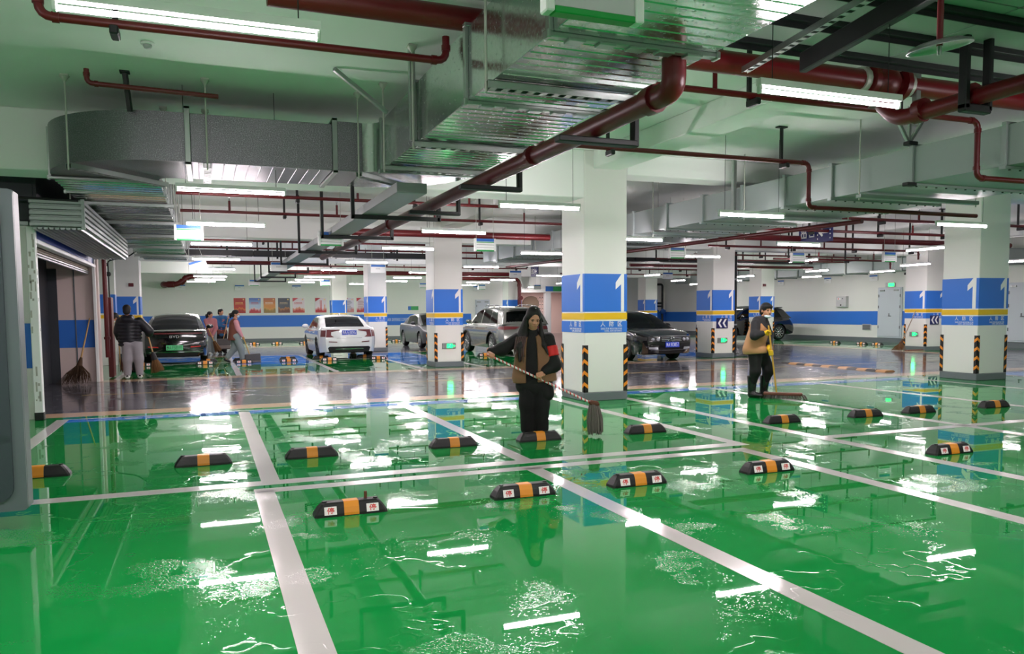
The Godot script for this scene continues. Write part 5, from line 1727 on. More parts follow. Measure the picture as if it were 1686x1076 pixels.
func thingless(parent: Node3D, called: String, b: MB, m: Material) -> MeshInstance3D:
	return obj(called, b, m, parent)

func mirrors_handles(o: Node3D, c: Car, paint: Material, zm: float, handles: Array) -> void:
	for s in [-1.0, 1.0]:
		var m := obj("mirror", mb().ball(Vector3(s * (c.W / 2 + 0.06), c.belt + 0.08, zm), Vector3(0.115, 0.075, 0.07), 12, 8).bar(Vector3(s * (c.W / 2 - 0.06), c.belt + 0.0, zm - 0.02), Vector3(s * (c.W / 2 + 0.02), c.belt + 0.05, zm), 0.05, 0.04, 0.01), paint, o)
		for z in handles:
			obj("door_handle", mb().box(c.side(s, z, c.belt - 0.12, 0.012), Vector3(0.025, 0.025, 0.2), 0.01), paint, o)

func build_cars() -> void:
	var black := mat("paint_black", rgb(8, 8, 10), 0.12)
	black.clearcoat_enabled = true
	black.clearcoat_roughness = 0.02
	var white := mat("paint_white", rgb(226, 228, 226), 0.2)
	white.clearcoat_enabled = true
	white.clearcoat_roughness = 0.03
	var silver := mat("paint_silver", rgb(150, 152, 146), 0.25, 0.6)
	silver.clearcoat_enabled = true
	silver.clearcoat_roughness = 0.03
	var grey := mat("paint_grey", rgb(60, 64, 68), 0.25, 0.4)
	grey.clearcoat_enabled = true
	var glass := mat("car_glass", rgb(8, 10, 10), 0.06)
	glass.metallic_specular = 0.32
	var lamp_red := mat("tail_red", rgb(96, 10, 18), 0.15)
	lamp_red.clearcoat_enabled = true
	var chrome := mat("chrome", rgb(220, 222, 224), 0.12, 1.0)
	var alloy := mat("alloy", rgb(176, 178, 178), 0.3, 0.8)
	var lamp_clear := mat("lamp_clear", rgb(190, 196, 204), 0.1, 0.5)
	var plate_green := mat("plate_green", rgb(96, 208, 140), 0.4)
	var plate_blue := mat("plate_blue", rgb(24, 62, 186), 0.4)
	# 1 black electric saloon, rear view
	var c := Car.new()
	c.L = 4.9; c.W = 1.9; c.belt = 0.99; c.wheel_r = 0.35; c.zr = 1.5; c.zf = -1.42; c.tumble = 0.36; c.rear_round = 0.14
	c.deck = [[2.45, 0.99], [2.1, 1.01], [1.2, 1.0], [0, 0.98], [-0.9, 0.97], [-1.6, 0.88], [-2.2, 0.74], [-2.45, 0.64]]
	c.roof = [[2.05, 0.99], [1.7, 1.14], [1.1, 1.36], [0.5, 1.49], [0.0, 1.53], [-0.4, 1.5], [-0.8, 1.36], [-1.3, 1.08], [-1.5, 0.97]]
	var o := make_car("black_saloon", "black electric saloon seen from behind, green number plate", c, black, Vector3(-0.9, 0, -25.15 - 2.55), 0.0, alloy, 10)
	glass_parts(o, c, [1.98, 0.62, 0.5], [-0.55, -1.46, 0.52], [[0.9, 0.12, -0.1, 0.0], [0.05, -0.9, 0.0, 0.25]], glass)
	mirrors_handles(o, c, black, -0.85, [0.75, -0.25])
	number_plate(o, c, 1, 0.5, "A F58595", plate_green, M.black)
	var p := mb()
	c.cap_patch(p, 1, [[-0.98, 0.9], [0.98, 0.9], [0.98, 0.94], [-0.98, 0.94]], 0.01)
	obj("light_bar", p, lamp_red, o)
	for s in [-1.0, 1.0]:
		p = mb()
		c.cap_patch(p, 1, [[s * 0.55, 0.5], [s * 0.9, 0.52], [s * 0.9, 0.545], [s * 0.55, 0.53]], 0.01)
		obj("reflector", p, M.red_print, o)
	p = mb()
	c.cap_patch(p, 1, [[-0.9, 0.36], [0.9, 0.36], [0.9, 0.375], [-0.9, 0.375]], 0.012)
	obj("chrome_strip", p, chrome, o)
	p = mb()
	c.cap_patch(p, 1, [[-0.8, 0.24], [0.8, 0.24], [0.86, 0.34], [-0.86, 0.34]], 0.006)
	obj("diffuser", p, M.black, o)
	text("emblem", "BYD", 0.07, alloy, o, Transform3D(Basis.IDENTITY, c.cap(1, 0, 0.82, 0.012)), 0.26, 0.006)
	# 2 white saloon, rear view
	c = Car.new()
	c.L = 4.76; c.W = 1.86; c.belt = 0.96; c.wheel_r = 0.34; c.zr = 1.42; c.zf = -1.45; c.rear_lean = 0.09
	c.deck = [[2.38, 0.99], [2.1, 1.02], [1.2, 0.98], [0, 0.95], [-0.9, 0.95], [-1.6, 0.9], [-2.1, 0.78], [-2.38, 0.68]]
	c.roof = [[1.75, 1.0], [1.5, 1.13], [1.05, 1.32], [0.6, 1.41], [0.0, 1.44], [-0.4, 1.41], [-0.8, 1.29], [-1.3, 1.04], [-1.5, 0.96]]
	o = make_car("white_saloon", "white saloon seen from behind, blue number plate", c, white, Vector3(4.25, 0, -25.15 - 2.48), 0.0, M.black_steel, 5)
	glass_parts(o, c, [1.66, 0.88, 0.46], [-0.55, -1.44, 0.52], [[0.95, 0.18, -0.15, 0.0], [0.1, -0.95, 0.0, 0.3]], glass)
	mirrors_handles(o, c, white, -0.8, [0.7, -0.3])
	number_plate(o, c, 1, 0.86, "A 63K9G", plate_blue, M.white_flat)
	for s in [-1.0, 1.0]:
		p = mb()
		c.cap_patch(p, 1, [[s * 0.42, 0.955], [s * 0.98, 0.955], [s * 0.99, 0.72], [s * 0.66, 0.72], [s * 0.78, 0.78], [s * 0.78, 0.88], [s * 0.42, 0.93]], 0.01)
		c.side_patch(p, s, 2.38, 2.16, 0.73, 0.94)
		obj("tail_lamp", p, lamp_red, o)
		p = mb()
		c.cap_patch(p, 1, [[s * 0.52, 0.545], [s * 0.88, 0.56], [s * 0.88, 0.59], [s * 0.54, 0.575]], 0.01)
		obj("reflector", p, lamp_red, o)
	p = mb()
	c.cap_patch(p, 1, [[-0.9, 0.245], [0.9, 0.245], [0.94, 0.38], [0.86, 0.42], [-0.86, 0.42], [-0.94, 0.38]], 0.008)
	obj("diffuser", p, M.black, o)
	p = mb()
	c.cap_patch(p, 1, [[-0.62, 0.335], [0.62, 0.335], [0.62, 0.35], [-0.62, 0.35]], 0.02)
	obj("chrome_strip", p, chrome, o)
	p = mb()
	c.cap_patch(p, 1, [[-0.55, 0.685], [0.55, 0.685], [0.55, 0.692], [-0.55, 0.692]], 0.004)
	obj("lid_gap", p, M.black, o)
	obj("roof_fin", mb().box(Vector3(0, 1.44, 0.5), Vector3(0.04, 0.07, 0.16), 0.015), white, o)
	# 3 silver grey SUV, rear left view
	c = Car.new()
	c.L = 4.65; c.W = 1.87; c.belt = 1.06; c.clear = 0.24; c.wheel_r = 0.37; c.zr = 1.32; c.zf = -1.4; c.tumble = 0.3; c.rear_lean = 0.1; c.rear_round = 0.12
	c.deck = [[2.32, 1.06], [2.0, 1.07], [0, 1.06], [-0.9, 1.05], [-1.6, 1.0], [-2.1, 0.88], [-2.32, 0.76]]
	c.roof = [[2.24, 1.06], [2.14, 1.28], [1.98, 1.56], [1.6, 1.63], [0.8, 1.68], [0.0, 1.68], [-0.4, 1.62], [-0.8, 1.46], [-1.3, 1.15], [-1.5, 1.05]]
	o = make_car("silver_suv", "silver grey SUV behind the mop woman, rear towards the viewer", c, silver, Vector3(10.05, 0, -24.3 - 2.42), 0.0, alloy, 10)
	glass_parts(o, c, [2.2, 2.02, 0.5], [-0.55, -1.44, 0.52], [[1.75, 1.0, -0.25, 0.0], [0.95, 0.12, 0.0, 0.0], [0.05, -1.0, 0.0, 0.4]], glass)
	mirrors_handles(o, c, silver, -0.85, [0.75, -0.25])
	for s in [-1.0, 1.0]:
		p = mb()
		c.cap_patch(p, 1, [[s * 0.3, 0.98], [s * 1.0, 1.0], [s * 1.0, 0.88], [s * 0.5, 0.9]], 0.01)
		c.side_patch(p, s, 2.32, 1.98, 0.89, 0.99)
		obj("tail_lamp", p, lamp_red, o)
		obj("roof_rail", mb().tube([Vector3(s * 0.62, 1.64, 1.5), Vector3(s * 0.63, 1.71, 1.3), Vector3(s * 0.63, 1.73, 0.2), Vector3(s * 0.62, 1.68, -0.1)], 0.018, 6), chrome, o)
		for a in [c.zr, c.zf]:
			var ar := mb()
			var pts := []
			for k in 13:
				var t := PI * k / 12.0
				pts.append(Vector3(s * (c.W / 2 - 0.012), c.wheel_r + sin(t) * (c.wheel_r + 0.075), a + cos(t) * (c.wheel_r + 0.075)))
			ar.tube(pts, 0.028, 6)
			obj("arch_trim", ar, M.black_steel, o)
	p = mb()
	c.cap_patch(p, 1, [[-0.92, 0.26], [0.92, 0.26], [0.95, 0.45], [-0.95, 0.45]], 0.008)
	obj("diffuser", p, M.black_steel, o)
	obj("spoiler", mb().box(Vector3(0, 1.59, 2.08), Vector3(1.15, 0.035, 0.26), 0.014), silver, o)
	# 4 dark grey car beyond
	c = Car.new()
	c.belt = 0.95
	c.deck = [[2.4, 0.99], [2.1, 1.0], [0, 0.95], [-0.9, 0.95], [-1.6, 0.9], [-2.4, 0.68]]
	c.roof = [[1.8, 0.98], [1.1, 1.34], [0.6, 1.43], [0.0, 1.46], [-0.4, 1.42], [-0.8, 1.3], [-1.5, 0.95]]
	o = make_car("grey_saloon", "dark grey car half hidden between the exit sign column and the silver SUV", c, grey, Vector3(9.15, 0, -33.2), PI, alloy, 8)
	glass_parts(o, c, [1.7, 0.8, 0.5], [-0.55, -1.46, 0.52], [[0.9, 0.1, -0.1, 0.0], [0.05, -0.95, 0.0, 0.3]], glass)
	mirrors_handles(o, c, grey, -0.8, [0.7, -0.3])
	# 5 black saloon, front view
	c = Car.new()
	c.L = 4.87; c.W = 1.83; c.belt = 0.94; c.wheel_r = 0.335; c.zr = 1.4; c.zf = -1.4; c.nose_lean = 0.13; c.nose_round = 0.2; c.clear = 0.19
	c.deck = [[2.43, 0.97], [2.1, 1.0], [1.2, 0.96], [0, 0.94], [-0.9, 0.95], [-1.5, 0.92], [-2.0, 0.85], [-2.3, 0.78], [-2.43, 0.74]]
	c.roof = [[1.8, 0.98], [1.1, 1.32], [0.6, 1.42], [0.0, 1.48], [-0.35, 1.44], [-0.75, 1.3], [-1.2, 1.06], [-1.42, 0.95]]
	o = make_car("black_saloon", "black saloon facing the viewer right of the nearest column, blue number plate", c, black, Vector3(12.58, 0, -19.45 - 2.58), PI, alloy, 5)
	glass_parts(o, c, [1.7, 0.8, 0.5], [-0.45, -1.38, 0.55], [[0.9, 0.1, -0.1, 0.0], [0.05, -0.95, 0.0, 0.3]], glass)
	mirrors_handles(o, c, black, -0.8, [0.7, -0.3])
	number_plate(o, c, -1, 0.5, "A 9CM57", plate_blue, M.white_flat)
	for s in [-1.0, 1.0]:
		p = mb()
		c.cap_patch(p, -1, [[s * 0.5, 0.69], [s * 0.99, 0.74], [s * 0.99, 0.6], [s * 0.62, 0.58], [s * 0.5, 0.62]], 0.01)
		c.side_patch(p, s, -2.43, -2.15, 0.62, 0.72)
		var hl := obj("headlamp", p, M.black_steel, o)
		for x in [0.6, 0.8]:
			obj("lens", mb().ball(c.cap(-1, s * x, 0.65, 0.0), Vector3(0.055, 0.05, 0.05), 12, 8), lamp_clear, hl)
		p = mb()
		c.cap_patch(p, -1, [[s * 0.6, 0.36], [s * 0.97, 0.37], [s * 0.97, 0.43], [s * 0.62, 0.43]], 0.01)
		obj("fog_lamp", p, lamp_clear, o)
	for y in [0.6, 0.645, 0.69]:
		p = mb()
		c.cap_patch(p, -1, [[-0.47, y], [0.47, y], [0.47, y + 0.012], [-0.47, y + 0.012]], 0.014)
		obj("grille_bar", p, chrome, o)
	p = mb()
	c.cap_patch(p, -1, [[-0.48, 0.585], [0.48, 0.585], [0.5, 0.72], [-0.5, 0.72]], 0.006)
	obj("grille", p, M.black, o)
	p = mb()
	c.cap_patch(p, -1, [[-0.56, 0.24], [0.56, 0.24], [0.6, 0.4], [-0.6, 0.4]], 0.006)
	obj("intake", p, M.black, o)
	p = mb()
	c.cap_patch(p, -1, [[-0.9, 0.335], [0.9, 0.335], [0.9, 0.347], [-0.9, 0.347]], 0.016)
	obj("chrome_strip", p, chrome, o)
	var em := mb()
	var ring := []
	for k in 21: ring.append(Vector3(cos(TAU * k / 20) * 0.07, sin(TAU * k / 20) * 0.07, 0))
	em.tube(ring, 0.008, 6, false)
	for q in [[-0.035, 0.055, 0.0, -0.005], [0.035, 0.055, 0.0, -0.005], [-0.055, 0.03, -0.025, -0.055], [-0.025, -0.055, 0.0, -0.01], [0.0, -0.01, 0.025, -0.055], [0.055, 0.03, 0.025, -0.055]]:
		em.bar(Vector3(q[0], q[1], 0), Vector3(q[2], q[3], 0), 0.012, 0.01, 0.0, Vector3.BACK)
	var eo := obj("emblem", em, chrome, o)
	eo.position = c.cap(-1, 0, 0.665, 0.03)
	eo.rotation.y = PI
	# 6 black SUV, side on, at the right
	c = Car.new()
	c.L = 4.7; c.W = 1.9; c.belt = 1.08; c.clear = 0.26; c.wheel_r = 0.38; c.zr = 1.4; c.zf = -1.4; c.rear_lean = 0.2; c.rear_round = 0.12
	c.deck = [[2.35, 1.04], [2.0, 1.08], [0, 1.06], [-0.9, 1.06], [-1.6, 1.02], [-2.1, 0.9], [-2.35, 0.78]]
	c.roof = [[2.18, 1.08], [2.02, 1.3], [1.78, 1.56], [1.5, 1.62], [0.8, 1.68], [0.0, 1.68], [-0.4, 1.62], [-0.8, 1.46], [-1.3, 1.15], [-1.5, 1.05]]
	o = make_car("black_suv", "black SUV side-on, half hidden behind the column behind the yellow-gloved woman", c, black, Vector3(24.62, 0, -31.72), PI / 2, chrome, 10)
	glass_parts(o, c, [2.14, 1.85, 0.5], [-0.55, -1.44, 0.52], [[1.6, 1.0, -0.25, 0.0], [0.95, 0.12, 0.0, 0.0], [0.05, -1.0, 0.0, 0.4]], glass)
	mirrors_handles(o, c, black, -0.85, [0.75, -0.25])
	obj("spoiler", mb().box(Vector3(0, 1.585, 1.72), Vector3(1.15, 0.035, 0.3), 0.014), black, o)
	for s in [-1.0, 1.0]:
		p = mb()
		c.cap_patch(p, 1, [[s * 0.4, 0.96], [s * 1.0, 0.98], [s * 1.0, 0.88], [s * 0.5, 0.88]], 0.01)
		obj("tail_lamp", p, lamp_red, o)

# ------------------------------------------------------------------ people: joints, tapered capsules joined smoothly, meshed as surface nets
class Flesh:
	var prims := []
	var cuts := []
	var k := 0.03
	func cap(a: Vector3, b: Vector3, ra: float, rb: float, flat := Vector3.ZERO, s := 1.0) -> Flesh:
		prims.append([a, b, ra, rb, flat, s])
		return self
	func chain(pts: Array, rs: Array) -> Flesh:
		for i in pts.size() - 1: cap(pts[i], pts[i + 1], rs[i], rs[i + 1])
		return self
	func blob(c: Vector3, r: Vector3, B := Basis.IDENTITY) -> Flesh:
		prims.append([c, r, B])
		return self
	func cut(n: Vector3, at: Vector3) -> Flesh:         # removes what lies on the side n points to
		cuts.append([n.normalized(), at])
		return self
	func hole(c: Vector3, r: Vector3, B := Basis.IDENTITY) -> Flesh:
		cuts.append([c, r, B])
		return self
	func build(out: MB, cell: float) -> void:
		var lo := Vector3(99, 99, 99)
		var hi := -lo
		for p in prims:
			var r: float
			if p.size() == 3:
				r = maxf(p[1].x, maxf(p[1].y, p[1].z))
				lo = lo.min(p[0] - Vector3(r, r, r)); hi = hi.max(p[0] + Vector3(r, r, r))
			else:
				r = maxf(p[2], p[3])
				lo = lo.min(p[0] - Vector3(r, r, r)).min(p[1] - Vector3(r, r, r))
				hi = hi.max(p[0] + Vector3(r, r, r)).max(p[1] + Vector3(r, r, r))
		var pad := cell * 2 + k * 0.5
		lo -= Vector3(pad, pad, pad)
		hi += Vector3(pad, pad, pad)
		var nx := int((hi.x - lo.x) / cell) + 2
		var ny := int((hi.y - lo.y) / cell) + 2
		var nz := int((hi.z - lo.z) / cell) + 2
		var f := PackedFloat32Array()
		f.resize(nx * ny * nz)
		f.fill(1.0)
		var sx := 1
		var sy := nx
		var sz := nx * ny
		for p in prims:
			var e: bool = p.size() == 3
			var pl: Vector3
			var ph: Vector3
			var m: float = (maxf(p[1].x, maxf(p[1].y, p[1].z)) if e else maxf(p[2], p[3])) + k + cell * 2
			if e:
				pl = p[0] - Vector3(m, m, m); ph = p[0] + Vector3(m, m, m)
			else:
				pl = p[0].min(p[1]) - Vector3(m, m, m); ph = p[0].max(p[1]) + Vector3(m, m, m)
			var i0 := maxi(0, int((pl.x - lo.x) / cell)); var i1 := mini(nx - 1, int((ph.x - lo.x) / cell) + 1)
			var j0 := maxi(0, int((pl.y - lo.y) / cell)); var j1 := mini(ny - 1, int((ph.y - lo.y) / cell) + 1)
			var l0 := maxi(0, int((pl.z - lo.z) / cell)); var l1 := mini(nz - 1, int((ph.z - lo.z) / cell) + 1)
			var a: Vector3 = p[0]
			var ab := Vector3.ZERO
			var inv := 0.0
			var Bt := Basis.IDENTITY
			var rmin := 0.0
			if e:
				Bt = p[2].transposed()
				rmin = minf(p[1].x, minf(p[1].y, p[1].z))
			else:
				ab = p[1] - p[0]
				inv = 1.0 / maxf(ab.length_squared(), 1e-9)
			for l in range(l0, l1 + 1):
				for j in range(j0, j1 + 1):
					var at := i0 + j * sy + l * sz
					var q := Vector3(lo.x + i0 * cell, lo.y + j * cell, lo.z + l * cell)
					for i in range(i0, i1 + 1):
						var d: float
						if e:
							var w: Vector3 = Bt * (q - a)
							var g: float = (w / p[1]).length()
							d = (g - 1.0) * rmin if g < 1.0 else g * (g - 1.0) / maxf((w / (p[1] * p[1])).length(), 1e-6)
						else:
							var t := clampf((q - a).dot(ab) * inv, 0.0, 1.0)
							var w := q - a - ab * t
							if p[5] != 1.0: w += p[4] * (w.dot(p[4]) * (p[5] - 1.0))
							d = w.length() - lerpf(p[2], p[3], t)
						var c := f[at]
						var h := k - absf(c - d)
						f[at] = minf(c, d) - (h * h * 0.25 / k if h > 0.0 else 0.0)
						at += 1
						q.x += cell
		for c in cuts:
			var e: bool = c.size() == 3
			var Bt := Basis.IDENTITY
			if e: Bt = c[2].transposed()
			for l in nz:
				for j in ny:
					var at := j * sy + l * sz
					for i in nx:
						if f[at] < cell * 2:
							var q := Vector3(lo.x + i * cell, lo.y + j * cell, lo.z + l * cell)
							if e:
								var w: Vector3 = Bt * (q - c[0])
								var g: float = (w / c[1]).length()
								f[at] = maxf(f[at], (1.0 - g) * minf(c[1].x, minf(c[1].y, c[1].z)))
							else:
								f[at] = maxf(f[at], (q - c[1]).dot(c[0]))
						at += 1
		var id := {}
		var V := PackedVector3Array()
		var co := [0, sx, sy, sx + sy, sz, sx + sz, sy + sz, sx + sy + sz]
		var ed := [[0, 1], [2, 3], [4, 5], [6, 7], [0, 2], [1, 3], [4, 6], [5, 7], [0, 4], [1, 5], [2, 6], [3, 7]]
		var off := [Vector3(0, 0, 0), Vector3(1, 0, 0), Vector3(0, 1, 0), Vector3(1, 1, 0), Vector3(0, 0, 1), Vector3(1, 0, 1), Vector3(0, 1, 1), Vector3(1, 1, 1)]
		for l in nz - 1:
			for j in ny - 1:
				var at := j * sy + l * sz
				for i in nx - 1:
					var s := f[at] < 0.0
					if not (s == (f[at + 1] < 0.0) and s == (f[at + sy] < 0.0) and s == (f[at + sy + 1] < 0.0) and s == (f[at + sz] < 0.0) and s == (f[at + sz + 1] < 0.0) and s == (f[at + sz + sy] < 0.0) and s == (f[at + sz + sy + 1] < 0.0)):
						var sum := Vector3.ZERO
						var n := 0
						for g in ed:
							var u := f[at + co[g[0]]]
							var w := f[at + co[g[1]]]
							if (u < 0.0) != (w < 0.0):
								sum += off[g[0]].lerp(off[g[1]], u / (u - w))
								n += 1
						id[at] = V.size()
						V.append(lo + (Vector3(i, j, l) + sum / n) * cell)
					at += 1
		var T := PackedInt32Array()
		for at in id:
			var u := f[at]
			for ax in 3:
				var st: int = [sx, sy, sz][ax]
				var w := f[at + st]
				if (u < 0.0) == (w < 0.0): continue
				var b: int = [sy, sz, sx][ax]
				var c: int = [sz, sx, sy][ax]
				if not (id.has(at - b) and id.has(at - c) and id.has(at - b - c)): continue
				var q := [id[at], id[at - b], id[at - b - c], id[at - c]]
				if u < 0.0: T.append_array([q[0], q[2], q[1], q[0], q[3], q[2]])
				else: T.append_array([q[0], q[1], q[2], q[0], q[2], q[3]])
		var N := PackedVector3Array()
		N.resize(V.size())
		for t in range(0, T.size(), 3):
			var m := (V[T[t + 2]] - V[T[t]]).cross(V[T[t + 1]] - V[T[t]])
			N[T[t]] += m; N[T[t + 1]] += m; N[T[t + 2]] += m
		for i in N.size(): N[i] = N[i].normalized()
		for t in T:
			out.v.append(V[t]); out.n.append(N[t]); out.uv.append(Vector2.ZERO)

func flesh(k := 0.03) -> Flesh:
	var f := Flesh.new()
	f.k = k
	return f

# head: skull, jaw, cheeks, nose, lips, ears; B columns are right, up, forward
func head_flesh(f: Flesh, c: Vector3, B: Basis, s := 1.0) -> void:
	var at := func(x: float, y: float, z: float) -> Vector3: return c + B * (Vector3(x, y, z) * s)
	f.blob(at.call(0, 0.035, -0.012), Vector3(0.074, 0.088, 0.092) * s, B)
	f.blob(at.call(0, -0.03, 0.03), Vector3(0.06, 0.078, 0.058) * s, B)
	f.blob(at.call(0, -0.085, 0.058), Vector3(0.03, 0.024, 0.024) * s, B)
	for x in [-1.0, 1.0]:
		f.blob(at.call(0.034 * x, -0.02, 0.062), Vector3(0.024, 0.024, 0.02) * s, B)
		f.blob(at.call(0.03 * x, 0.028, 0.074), Vector3(0.027, 0.01, 0.012) * s, B)
		f.blob(at.call(0.075 * x, -0.008, -0.012), Vector3(0.011, 0.03, 0.019) * s, B)
	f.cap(at.call(0, 0.022, 0.082), at.call(0, -0.018, 0.103), 0.0075 * s, 0.012 * s)
	f.blob(at.call(0.011, -0.022, 0.092), Vector3(0.009, 0.008, 0.01) * s, B)
	f.blob(at.call(-0.011, -0.022, 0.092), Vector3(0.009, 0.008, 0.01) * s, B)
	f.blob(at.call(0, -0.05, 0.083), Vector3(0.024, 0.006, 0.01) * s, B)
	f.blob(at.call(0, -0.06, 0.081), Vector3(0.02, 0.007, 0.01) * s, B)

func face_parts(o: Node3D, c: Vector3, B: Basis, hair: Material, lips: Material, s := 1.0) -> void:
	var at := func(x: float, y: float, z: float) -> Vector3: return c + B * (Vector3(x, y, z) * s)
	for x in [-1.0, 1.0]:
		obj("eye", mb().ball(at.call(0.031 * x, 0.008, 0.0805), Vector3(0.0135, 0.0055, 0.006) * s, 10, 6, B), M.eye, o)
		obj("eyebrow", mb().tube([at.call(0.014 * x, 0.024, 0.089), at.call(0.032 * x, 0.03, 0.086), at.call(0.05 * x, 0.024, 0.074)], [0.003 * s, 0.004 * s, 0.0015 * s], 6), hair, o)
	obj("lips", mb().ball(at.call(0, -0.054, 0.0905), Vector3(0.02, 0.007, 0.006) * s, 12, 6, B), lips, o)

# a hand closed round a pole: axis A, grip point g on the axis, wrist w
func grip(f: Flesh, g: Vector3, A: Vector3, rp: float, w: Vector3, mirror := 1.0, s := 1.0) -> void:
	A = A.normalized()
	var e1 := (w - g)
	e1 = (e1 - A * e1.dot(A)).normalized()
	var e2 := A.cross(e1) * mirror
	var R := rp + 0.009
	var on := func(a: float, r: float, along: float) -> Vector3: return g + (e1 * cos(a) + e2 * sin(a)) * r + A * along
	var lens := [0.9, 1.0, 0.97, 0.8]
	for i in 4:
		var al := (i - 1.5) * 0.0195 * s
		var L: float = lens[i]
		var rr := 0.0095 * s
		f.cap(on.call(0.55, R + 0.012, al), on.call(1.5, R + 0.004, al * 0.95), rr * 1.1, rr)
		f.cap(on.call(1.5, R + 0.004, al * 0.95), on.call(1.5 + 1.25 * L, R, al * 0.95), rr, rr * 0.92)
		f.cap(on.call(1.5 + 1.25 * L, R, al * 0.95), on.call(1.5 + 2.2 * L, R - 0.001, al * 0.95), rr * 0.92, rr * 0.8)
		f.cap(w + (on.call(0.55, R + 0.012, al) - w) * 0.35, on.call(0.55, R + 0.012, al), 0.014 * s, 0.012 * s)
	f.cap(w + (g - w) * 0.45 - A * 0.03 * mirror, on.call(-0.6, R + 0.006, -0.036 * mirror), 0.014 * s, 0.0115 * s)
	f.cap(on.call(-0.6, R + 0.006, -0.036 * mirror), on.call(-1.5, R + 0.002, -0.02 * mirror), 0.0115 * s, 0.0095 * s)

func build_people() -> void:
	mat("skin", rgb(196, 142, 112), 0.55).subsurf_scatter_enabled = true
	M.skin.subsurf_scatter_strength = 0.08
	mat("hair", rgb(12, 8, 7), 0.62)
	mat("hair_brown", rgb(58, 30, 24), 0.45)
	mat("eye", rgb(14, 10, 10), 0.2)
	mat("lips", rgb(150, 80, 74), 0.5)
	mat("cloth_black", rgb(10, 10, 11), 0.8)
	mat("cloth_trousers", rgb(8, 8, 9), 0.9)
	mat("cloth_vest", rgb(128, 94, 66), 0.85)
	mat("cloth_tan", rgb(178, 132, 90), 0.85)
	mat("cloth_dark", rgb(34, 34, 37), 0.85)
	mat("cloth_navy", rgb(13, 15, 26), 0.5)
	mat("cloth_grey", rgb(150, 148, 154), 0.9)
	mat("cloth_greygreen", rgb(128, 138, 138), 0.9)
	mat("cloth_brown", rgb(112, 62, 50), 0.85)
	mat("cloth_pink", rgb(214, 150, 158), 0.85)
	mat("cloth_rose", rgb(170, 110, 112), 0.85)
	mat("cloth_blue", rgb(44, 96, 140), 0.85)
	mat("cloth_lime", rgb(188, 196, 110), 0.85)
	mat("armband", rgb(214, 30, 24), 0.6)
	mat("glove", rgb(224, 182, 24), 0.4)
	mat("boot", rgb(16, 17, 18), 0.25)
	mat("shoe_white", rgb(226, 226, 222), 0.6)
	mat("mask", rgb(206, 222, 232), 0.7)
	mat("mop_grey", rgb(116, 108, 102), 0.9)
	mat("mop_board", rgb(84, 82, 80), 0.9)
	mat("pole_yellow", rgb(206, 160, 64), 0.5)
	for m in ["cloth_vest", "cloth_tan", "cloth_brown"]:
		M[m].rim_enabled = true
		M[m].rim = 0.25
	mop_woman()
	broom_woman()
	puffer_worker()
	bent_worker()
	walking_worker()
	far_pair()

func person(label: String, at: Vector3, turn: float) -> Node3D:
	return thing("person", label, "person", at, turn)

func solid(o: Node3D, called: String, f: Flesh, cell: float, m: String) -> MeshInstance3D:
	var b := mb()
	f.build(b, cell)
	return obj(called, b, M[m], o)

func tilt(pitch: float, yaw: float, roll: float) -> Basis:      # head basis: forward is +z, pitch down positive
	return Basis(Vector3.UP, yaw) * Basis(Vector3.RIGHT, pitch) * Basis(Vector3.BACK, roll)

func v3(x: float, y: float, z: float) -> Vector3:
	return Vector3(x, y, z)

